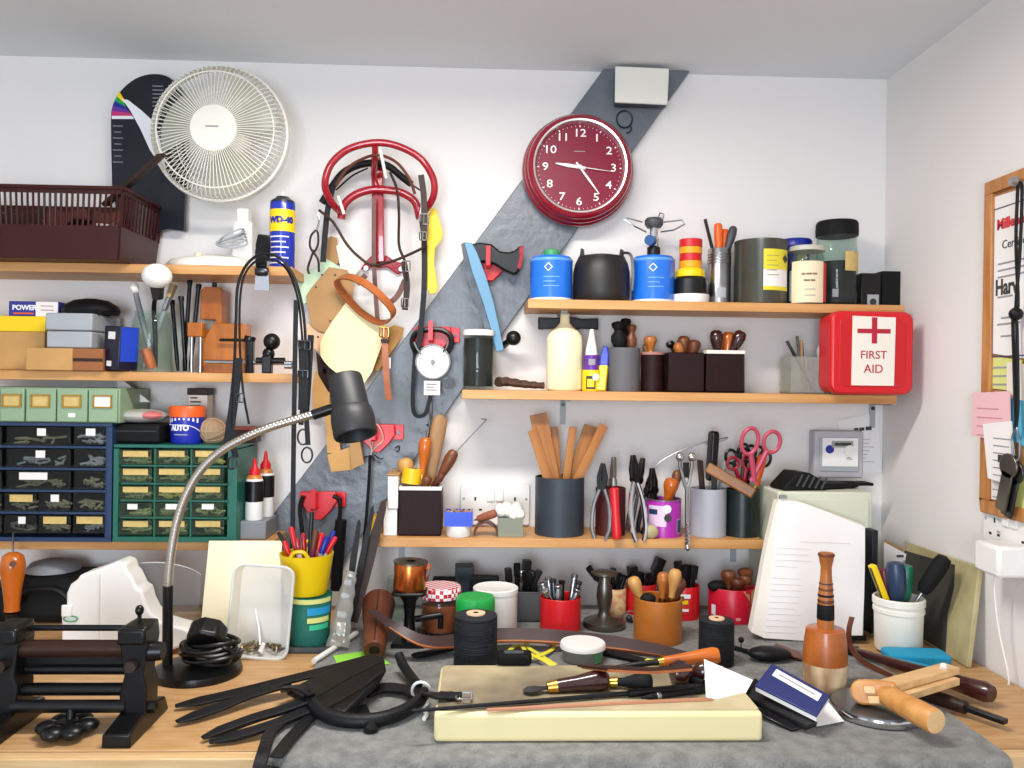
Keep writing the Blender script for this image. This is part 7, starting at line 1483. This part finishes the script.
# wooden handle hanging from the shelf
t = thing('edge_tool', 'pear shaped wooden handle hanging on a hook from the lowest left shelf', 'tool', W(12,540,-.19)); o0 = V(t.location)
p0, p1 = W(12,612,-.19)-o0, W(13,552,-.19)-o0; m_ = MB().along(p0, p1); Lh = (p1-p0).length
m_.lathe([(q*.0215,z*Lh) for q,z in [(0,0),(.62,.02),(.6,.1),(.72,.35),(.98,.68),(1,.8),(.85,.93),(.45,.99),(0,1)]], 20); obj('handle', m_, 'hwo', t)
obj('eyelet', MB().cyl(W(12.5,564,-.2115)-o0, W(12.5,564,-.2135)-o0, .0055, seg=12), 'bl2', t); obj('hook', MB().tube([W(13,553,-.19)-o0,W(13,541,-.175)-o0,W(13,534,-.163)-o0,W(13,533,-.163)-o0], .0016, 6), 'steel', t)
obj('working_end', MB().cyl(W(12,613,-.19)-o0, W(12,626,-.19)-o0, .012, .008), 'iron', t)
# dark bag & grey lid behind
xq = lambda px, y, py=620: W(px,py,y).x
t = thing('tool_bag', 'large black holdall in the shade under the lowest left shelf', 'bag', ((xq(-30,-.2)+xq(95,-.2))/2,-.088,ZB)); w_ = xq(95,-.2)-xq(-30,-.2)
obj('body', MB().box((0,0,.044), (w_,.13,.088), .92), 'blackm', t, bev=.02, seg=3); obj('handle', MB().tube(catmull([(-.05,-.064,.045),(-.03,-.067,.066),(.02,-.067,.067),(.045,-.064,.045)],5), .006, 8), 'bleather', t)
t = thing('grey_cover', 'grey domed plastic cover resting on the black holdall', 'cover', (xq(38,-.14),-.085,ZB+.0895)); obj('dome', MB().lathe([(0,0),(.05,.0),(.049,.006),(.04,.016),(.02,.021),(0,.022)], 28), 'grey', t)
# white polystyrene packing
yp = -.33
out = [(61,656),(61,614),(64,611),(66,609),(66,595),(70,586),(77,581),(79,577),(100,570),(118,563),(125,565),(127,573),(131,577),(137,590),(142,592),(145,604),(150,614),(160,623),(172,627),(184,630),(190,634),(183,648),(160,656)]
t = thing('polystyrene_packing', 'white moulded packing piece standing behind the splitting machine', 'packaging', B(110,657,yp,ZB)); o0 = V(t.location); o0.z = ZB; zmin = W(110,657,yp).z
m_ = MB(); pts = [W(a,b,yp)-V((o0.x,o0.y,zmin)) for a,b in out]
cx_ = W(102,600,yp).x-o0.x
front = [V((p_.x, -.0+.35*abs(p_.x-cx_), max(0,p_.z))) for p_ in pts]
m_.poly3([V((p_.x,-.0,max(0,p_.z))) for p_ in pts], (0,.05,0)); obj('body', m_, 'white', t, bev=.007, seg=3)
obj('ridge', MB().tube([(cx_,-.001,.002),(cx_-.0005,-.001,W(102,572,yp).z-zmin-.006)], .0025, 6), 'white', t)
lo_ = W(71,620,yp)-V((o0.x,o0.y,zmin)); ov = obj('oval_mark', MB().torus((lo_.x,-.002,lo_.z), .0115, .0012, 24, 6, 'Y', (1,.42)), 'stem', t); obj('small_label', MB().box((lo_.x-.006,-.003,lo_.z+.014), (.016,.006,.02)), 'white', t, bev=.002)
# clear visor
t = thing('clear_visor', 'curved clear plastic visor standing behind the white packing', 'visor', B(164,655,-.222,ZB)); hv = hz(558,170,-.235)-ZB
vs = MB(); n_ = 22; q = []
for k in range(n_+1):
    a = PI*(.03+.94*k/n_); q.append((.066*math.cos(a), -.05*math.sin(a)))
for k in range(n_+1):
    top = hv*(.78+.22*math.sin(PI*k/n_)); vs.add([(q[k][0],q[k][1],0),(q[k][0],q[k][1],top)], [])
vs.f = [(2*k,2*k+2,2*k+3,2*k+1) for k in range(n_)]
obj('shield', vs, clear('visor_plastic', (228,232,236), .10, .06), t); obj('rim', MB().tube([(q[k][0],q[k][1],hv*(.78+.22*math.sin(PI*k/n_))) for k in range(n_+1)], .0012, 6), clear('visor_rim', (220,220,220), .6, .1), t)
# cream card sheet
t = thing('card_sheet', 'tall cream card sheet leaning on the shelf behind the clear tub', 'card', H(240,652,ZB)); o0 = V(t.location); o0.z = ZB; t.location.z = ZB
cs_ = [W(209,541,-.168),W(282,541,-.168),W(280,652,-.262),W(199,652,-.262)]; cs_[2].z = cs_[3].z = ZB+.001
obj('sheet', MB().poly3([p_-o0 for p_ in cs_], (0,.0012,.0004)), mat('cream_sheet', (240,230,196), .6), t)
# plastic food tub on its side
yk = -.350; tb0 = B(256,661,yk,ZB+.0015)
t = thing('plastic_tub', 'clear plastic food tub standing on its side with brass bits inside', 'tub', tb0, (math.radians(-2),math.radians(4),0)); w_, h_ = 59*U(yk), 91*U(yk)
rim = [(x_,0,z_) for x_,z_ in rrect(w_,h_,.018,5,0,h_/2+.001)]
obj('rim', MB().tube(rim, .0028, 8, True), 'frost', t)
bk_ = [(x_,z_) for x_,z_ in rrect(w_*.9,h_*.93,.016,5,0,h_/2+.001)]; fr_ = rrect(w_-.001,h_-.001,.018,5,0,h_/2+.001); n_ = len(fr_)
obj('shell', MB().add([(x_,0,z_) for x_,z_ in fr_]+[(x_,.034,z_) for x_,z_ in bk_], [(k,(k+1)%n_,n_+(k+1)%n_,n_+k) for k in range(n_)]+[tuple(range(n_,2*n_))]), 'frost', t)
bt3 = MB()
for k in range(26):
    a = rnd.random()*PI; c_ = V(((rnd.random()-.5)*w_*.62, .008+rnd.random()*.028, .010+abs(rnd.gauss(0,.005)))); d_ = V((.008*math.cos(a),.003,.004*math.sin(a))); bt3.cyl(c_-d_, c_+d_, .0022, seg=6)
g = obj('brass_bits', bt3, mat('fittings', (150,130,84), .35, metal=.8, vs=150, col2=(90,84,76)), t); g['kind'] = 'stuff'
obj('thin_strip', MB().strap([(-.018,.035,h_*.5),(-.006,.025,h_*.3),(.002,.012,h_*.13)], .003, .0008, (0,-1,0)), 'paper', t); obj('white_piece', MB().cyl((.006,.004,.012),(.01,.002,.026),.005,.003,10), 'white', t)
# gooseneck lamp
lb0 = H(198,673,ZB); lr = .068
t = thing('desk_lamp', 'black gooseneck bench lamp with a chrome neck', 'lamp', lb0); o0 = V(t.location); yl_ = lb0.y
obj('base', MB().lathe([(0,0),(lr,0),(lr*1.01,.004),(lr*.98,.011),(lr*.6,.015),(0,.016)], 44), 'black', t)
tx = W(167.5,655,yl_-.005).x-o0.x; zt0 = W(168,585,yl_).z-ZB
obj('tube', MB().cyl((tx,-.005,.010),(W(168,585,yl_-.005).x-o0.x,-.005,zt0),.0082,seg=18), 'black', t)
np_ = catmull([W(a,b,yl_-.005+e)-o0 for a,b,e in ((168,587,0),(170,563,0),(175,530,0),(184,500,.0),(198,474,.0),(217,454,.0),(240,440,.0),(268,428,0),(297,419,0),(324,411.5,0))], 8)
nk = obj('gooseneck', MB().tube(np_, .0068, 12), mat('satin_steel', (196,190,180), .3, metal=1), t)
rb_ = MB(); cum = 0
for i in range(1, len(np_)-1):
    d = (np_[i+1]-np_[i]).length; m2 = max(1, int(d/.0042))
    for k in range(m2):
        c_ = np_[i].lerp(np_[i+1], k/m2); rb_.M = Matrix.Translation(c_) @ (np_[i+1]-np_[i]).to_track_quat('Z','Y').to_matrix().to_4x4(); rb_.lathe([(.0066,-.0014),(.00715,0),(.0066,.0014)], 12)
obj('ribbing', rb_, MATS['satin_steel'], nk)
j0, j1 = W(313,415,yl_-.005)-o0, W(334,408,yl_-.005)-o0
obj('joint', MB().cyl(j0, j1, .0085, seg=14), 'black', t)
h0, h1 = W(345,377,yl_-.005)-o0, W(356,436,yl_-.04)-o0
m_ = MB().along(h0, h1); Lh = (h1-h0).length; uu = U(yl_-.02)
m_.lathe([(0,0),(16*uu,0),(17*uu,.004),(18.5*uu,Lh*.55),(20.5*uu,Lh*.58),(21.5*uu,Lh*.72),(21.5*uu,Lh*.97),(20.5*uu,Lh),(18*uu,Lh),(15*uu,Lh*.7),(0,Lh*.65)], 36); obj('lamp_head', m_, mat('lamp_black', (30,31,34), .5), t)
# cable coil and plug on lamp base
ca = thing('cable_coil', 'coil of black mains lead with a three pin plug on the lamp base', 'cable', (lb0.x+.019,lb0.y,ZB+.0165)); cm = MB()
for k in range(11):
    R_ = .030+.012*rnd.random(); z_ = .0085+.0052*(k//2); dx, dy = (rnd.random()-.5)*.016, (rnd.random()-.5)*.01
    cm.tube([(dx+R_*1.08*math.cos(a), dy+R_*.9*math.sin(a), z_+.003*math.sin(2*a+k)) for a in [2*PI*i/30 for i in range(30)]], .0034, 7, True)
obj('loops', cm, 'black', ca); obj('tie', MB().tube(catmull([(.015,-.02,.03),(.03,-.025,.033),(.04,-.02,.02),(.035,-.028,.006)],5), .0034, 7), 'black', ca)
pg = obj('plug', MB().at((-.004,-.004,.046),(.5,.25,.2)).prism([(-.026,-.012),(.026,-.014),(.03,.006),(.014,.022),(-.012,.022),(-.03,.006)], -.018, .018), 'black', ca, bev=.005, seg=3)
obj('plug_base', MB().at((-.004,-.004,.046),(.5,.25,.2)).box((0,-.006,-.0145),(.05,.042,.007)), 'blackm', pg)
for dx in (-.010,.012): obj('pin', MB().at((-.004,-.004,.046),(.5,.25,.2)).box((dx,-.018,-.024),(.0065,.004,.016)), 'chrome', pg)
# tray, aqua tub, yellow pot
ya = -.268; p = B(309,655,ya,ZB)
t = thing('dark_tray', 'flat dark grey tray under the aqua tub', 'tray', (p.x+.008,ya+.004,ZB)); obj('tray', MB().tray(.092,.110,.010,.003), 'dgrey', t, bev=.001)
za = ZB+.0036; ha = hz(598,309,ya-.035)-za; ra = 21*U(ya)
t = thing('aqua_tub', 'see-through aqua plastic tub with striped print under the yellow pot', 'tub', (p.x,ya,za))
obj('body', MB().lathe([(0,0),(ra*.9,0),(ra*.93,.003),(ra*1.05,ha-.001),(ra*1.02,ha-.001),(ra*.9,.004),(0,.003)], 36), 'aqua', t)
for k, (z0, z1, m, a0, a1) in enumerate(((.88,.97,'lime',-1.2,1.3),(.66,.80,mat('aqua_print', (40,150,200), .3),.1,1.3),(.5,.6,'lime',.1,1.2),(.36,.46,'aqua_print2',.2,1.2))):
    if m == 'aqua_print2': M[m] = mat('aqua_p2', (60,190,140), .3)
    obj('stripe', shellpatch(ra*(.93+.12*(z0+z1)/2)+.0006, a0, a1, ha*z0, ha*z1, 10), m, t)
zy = za+ha+.0006; yy_ = ya; hy = hz(556,306,yy_-.03)-zy; ry = 25*U(yy_)
t = thing('pen_pot', 'bright yellow flexible pot with loop handles full of pens', 'pot', (W(306,600,yy_).x,yy_,zy))
obj('body', MB().lathe([(0,0),(ry*.78,0),(ry*.82,.003),(ry*1.06,hy),(ry*1.02,hy),(ry*.78,.004),(0,.003)], 40), 'yellow', t)
for s in (-1,1): obj('loop_handle', MB().tube(catmull([(-.018+.0*s,s*ry*.98,hy-.001),(-.012,s*ry*1.05,hy+.009),(.004,s*ry*1.05,hy+.010),(.012,s*ry*.98,hy-.001)],5), .0035, 8), 'yellow', t)
PB = V((W(306,600,yy_).x,yy_,zy)); POTS.append((PB, ry*.95, ry*.95, hy))
def pen(dx, dy, a, b, e, m, capm, label, kind='pen', r=.0042):
    t, L_ = T(PB+V((dx,dy,.005)), W(a,b,yy_+e), kind, label, kind, 'pens and tools in the yellow pot'); obj('barrel', MB().lathe([(0,0),(r*.3,.001),(r,.012),(r,L_*.72),(0,L_*.72)], 12), m, t); obj('cap', MB().lathe([(0,L_*.7),(r*1.12,L_*.7),(r*1.12,L_*.97),(r*.7,L_),(0,L_)], 12), capm, t)
pen(-.008,.004,284,541,.0,'white','red','red capped white pen leaning left in the yellow pot'); pen(-.004,-.006,297,538,-.01,'white','redd','white pen with dark red cap nearest the front of the yellow pot')
pen(-.006,.012,291,527,.014,'redd','red','red pen standing at the back left of the yellow pot'); pen(.0,.008,303,533,.01,'copper','redd','copper and red pencil in the middle of the yellow pot')
pen(.002,-.004,316,530,-.004,mat('plum_pen', (120,44,80), .35),'bl2','plum coloured pen leaning right in the yellow pot',r=.005); pen(.004,.004,322,533,.006,mat('coral_pen', (214,90,70), .4),'red','coral red pen right of the plum one in the yellow pot',r=.005)
pen(.006,-.006,327,537,-.008,'lgrey','dblue','grey pen with a blue cap in the yellow pot',r=.0048); pen(.008,.002,336,537,.0,'printw','red','white pen with a red end leaning furthest right in the yellow pot')
pen(.006,.012,334,531,.016,'violet','dblue','violet pen with a dark blue cap behind at right in the yellow pot')
rod(PB+V((-.012,.010,.005)), W(278,532,yy_+.012), .0035, 'black rod leaning left at the back of the yellow pot', 'black', 'marker', 'pen'); rod(PB+V((.0,.014,.005)), W(312,512,yy_+.02), .004, 'black pointed rod standing tallest in the yellow pot', 'black', 'marker', 'pen')
# foil bag and dark leather strips
t = thing('foil_bag', 'crumpled silver plastic bag standing between yellow pot and leather mallet', 'bag', H(338,652,ZB)); o0 = V(t.location); t.location.z = ZB; o0.z = ZB
fp2 = catmull([V((-.004,0,.004)),V((-.002,.02,.03)),V((.002,.03,.06)),V((.006,.04,.09)),V((.010,.045,.115)),V((.013,.05,.128))],5)
fb_ = MB(); fb_.sweep(fp2, [(.021*math.cos(a)*(1+.18*math.sin(3*a)), .015*math.sin(a)*(1+.2*math.cos(4*a))) for a in [2*PI*k/18 for k in range(18)]], scl=[1.1-.022*i+.06*math.sin(i*1.3) for i in range(len(fp2))]); obj('bag', fb_, clear('bag_film', (206,204,198), .3, .12), t, smooth=25); obj('foil_strips', MB().strap(catmull([(-.012,-.004,.004),(-.004,.004,.018),(.004,.0,.03),(.003,.012,.048)],4), .016, .002, (0,-1,.4)), 'foil', t)
for i, (a, b, c_, d_, y0, y1, w_, lab) in enumerate(((353,622,384,499,-.21,-.16,.022,'widest dark leather strip leaning up past the white boxes'),(350,620,373,505,-.225,-.175,.012,'thin dark leather strip leaning in front of the widest one'),(348,600,359,519,-.235,-.2,.012,'short black leather strip leaning nearest the pen pot'))):
    t, L_ = T(W(a,b,y0), W(c_,d_,y1), 'leather_strip', lab, 'strip', 'dark leather strips leaning left of the white boxes'); zax = (W(c_,d_,y1)-W(a,b,y0)).normalized(); yax = V((0,1,0))-zax*zax.y; yax.normalize(); xax = yax.cross(zax); t.rotation_euler = Matrix((xax,yax,zax)).transposed().to_euler()
    obj('strip', MB().prism([(-w_*.4,0),(w_*.4,0),(w_*.5,L_*.5),(w_*.4,L_*.93),(w_*.1,L_),(-w_*.2,L_*.97),(-w_*.5,L_*.5)], -.002, .002), ('dbl','bleather','bleather')[i], t)
t = thing('leather_bag', 'black leather roll hanging behind the yellow pot on the brace', 'roll', W(341,560,-.06)); o0 = V(t.location); obj('roll', MB().tube(catmull([W(341,520,-.06)-o0,W(339,550,-.06)-o0,W(336,590,-.06)-o0],5), .012, 10), 'bleather', t)
# pen and paper on the bench
t, L_ = T(H(314,661,ZM+.0055), H(357,633,ZM+.0055), 'marker_pen', 'white marker pen lying on the bench below the foil bag', 'pen'); obj('barrel', MB().lathe([(0,0),(.0046,.0),(.0048,L_*.6),(0,L_*.6)], 14), 'white', t); obj('cap', MB().lathe([(0,L_*.58),(.0053,L_*.58),(.0053,L_*.96),(.004,L_),(0,L_)], 14), 'white', t)
t = thing('paper_slip', 'lime green paper slip under the black bridle', 'paper', H(350,657,ZB)); o0 = V(t.location); obj('sheet', MB().poly3([H(a,b,ZM+.0004)-o0 for a,b in ((333,656),(372,650),(390,664),(340,670))], (0,0,.0006)), mat('lime_green', (140,210,70), .7), t)
# black bridle on the bench
t = thing('bridle', 'padded black leather bridle lying across bench and felt in the middle front', 'bridle', H(330,700,ZM)); o0 = V(t.location)
def HB(lst): return [H(a,b,ZM+z)-o0 for a,b,z in lst]
def bstrap(n, lst, w, th, nn=(0,-.25,1), k=5, m='bleather', scl=None): return obj(n, MB().strap(catmull(HB(lst),k), w, th, nn, scl=scl), m, t, bev=.001)
tp = lambda n, a=.45: [a+(1-a)*min(1,i/4) for i in range(n)]
bstrap('strap', [(175,706,.001),(205,700,.004),(240,692,.008),(280,682,.016),(320,672,.024),(372,658,.030)], .019, .004, scl=tp(26))
bstrap('strap', [(176,722,.001),(200,714,.003),(225,705,.006),(252,694,.010),(290,683,.014)], .019, .004, scl=tp(21))
bstrap('strap', [(202,738,.001),(225,729,.004),(255,718,.009),(282,710,.015),(310,700,.022)], .016, .006, scl=tp(21))
bstrap('strap', [(209,742,.0),(240,735,.003),(275,724,.008),(305,712,.012),(330,704,.016)], .016, .006, scl=tp(21))
pd = MB().poly3(HB([(285,690,.012),(330,668,.030),(374,652,.040),(384,656,.042),(386,668,.038),(378,682,.030),(345,712,.022),(322,708,.018),(304,700,.014)]), (0,.004,-.010)); obj('padded_noseband', pd, 'bleather', t, bev=.005, smooth=60)
obj('pad_seam', MB().tube(catmull(HB([(312,699,.0185),(345,680,.033),(381,662,.0415)]),4), .0018, 6), 'black', t); obj('pad_seam', MB().tube(catmull(HB([(330,706,.0215),(358,690,.031),(384,671,.0385)]),4), .0018, 6), 'black', t)
obj('keeper_loop', MB().strap(catmull(HB([(286,691,.012),(287,688,.030),(300,688,.036),(309,693,.032),(309,700,.018)]),5), .016, .004, (0,0,1)), 'bleather', t, bev=.001)
obj('padded_browband', MB().tube(catmull(HB([(310,700,.020),(322,713,.014),(345,720,.011),(375,720,.011),(400,713,.012),(418,702,.014),(424,693,.016)]),6), .0098, 10), 'bleather', t)
bstrap('strap', [(418,695,.012),(405,690,.010),(385,688,.010),(365,694,.010)], .02, .006)
bstrap('strap', [(423,693,.012),(430,694,.034),(436,695,.048),(452,696,.0464),(462,696,.0464)], .015, .004)
bk2 = H(464,696,ZM+.047)-o0; mb = MB(); mb.tube([bk2+V((.010*a,.011*b,0)) for a,b in ((-1,-.8),(-.8,-1),(.8,-1),(1,-.8),(1,.8),(.8,1),(-.8,1),(-1,.8))], .0016, 6, True); obj('buckle', mb, 'chrome', t)
obj('keeper', MB().box(H(450,696,ZM+.0445)-o0, (.008,.019,.007)), 'black', t, bev=.001)
obj('loose_cheekpiece', MB().tube(catmull(HB([(399,655,.030),(402,663,.022),(409,674,.014),(418,686,.010)]),6), .0075, 10), 'bleather', t)
obj('bit_ring', MB().tube([H(421,691,ZM+.020)-o0+V((.013*math.cos(a),-.006*math.sin(a),.015*math.sin(a))) for a in [2*PI*k/24 for k in range(24)]], .0021, 6, True), 'white', t)
obj('bit_hanger', MB().tube(catmull(HB([(424,698,.014),(427,703,.010),(423,708,.006),(427,714,.004),(424,719,.003)]),5), .0032, 6), 'white', t)
obj('stud', MB().lathe([(0,0),(.010,.0),(.011,.006),(.006,.013),(0,.014)], 16, tuple(H(371,731,ZM+.0005)-o0)), 'iron', t); bstrap('strap', [(362,706,.006),(366,716,.006),(371,728,.008)], .014, .004)
bstrap('strap', [(330,706,.014),(312,716,.008),(298,730,.006),(288,741,.006),(276,757,.007)], .017, .0035)
pz_ = catmull([H(318,712,ZM+.010)-o0,H(290,718,ZM+.008)-o0,H(271,732,ZM+.007)-o0,H(266,744,ZM+.007)-o0,V((H(266,752,ZM).x,YE-.030,ZM+.005))-o0,V((H(266,752,ZM).x,YE-.047,ZM-.004))-o0,V((H(266,752,ZM).x,YE-.053,ZM-.02))-o0,V((H(268,752,ZM).x,YE-.052,ZM-.06))-o0],6)
obj('strap', MB().strap(pz_, .016, .0035, [V((0,-.25,1))]*22+[V((0,-1,.5))]*6+[V((0,-1,.1))]*(len(pz_)-28)), 'bleather', t, bev=.001)
obj('strap_tail', MB().strap([V((H(276,752,ZM).x+.004,YE-.052,ZM-.002))-o0,V((H(276,752,ZM).x-.001,YE-.0525,ZM-.03))-o0,V((H(270,752,ZM).x,YE-.0525,ZM-.075))-o0], .018, .0035, (0,-1,0)), 'bleather', t)
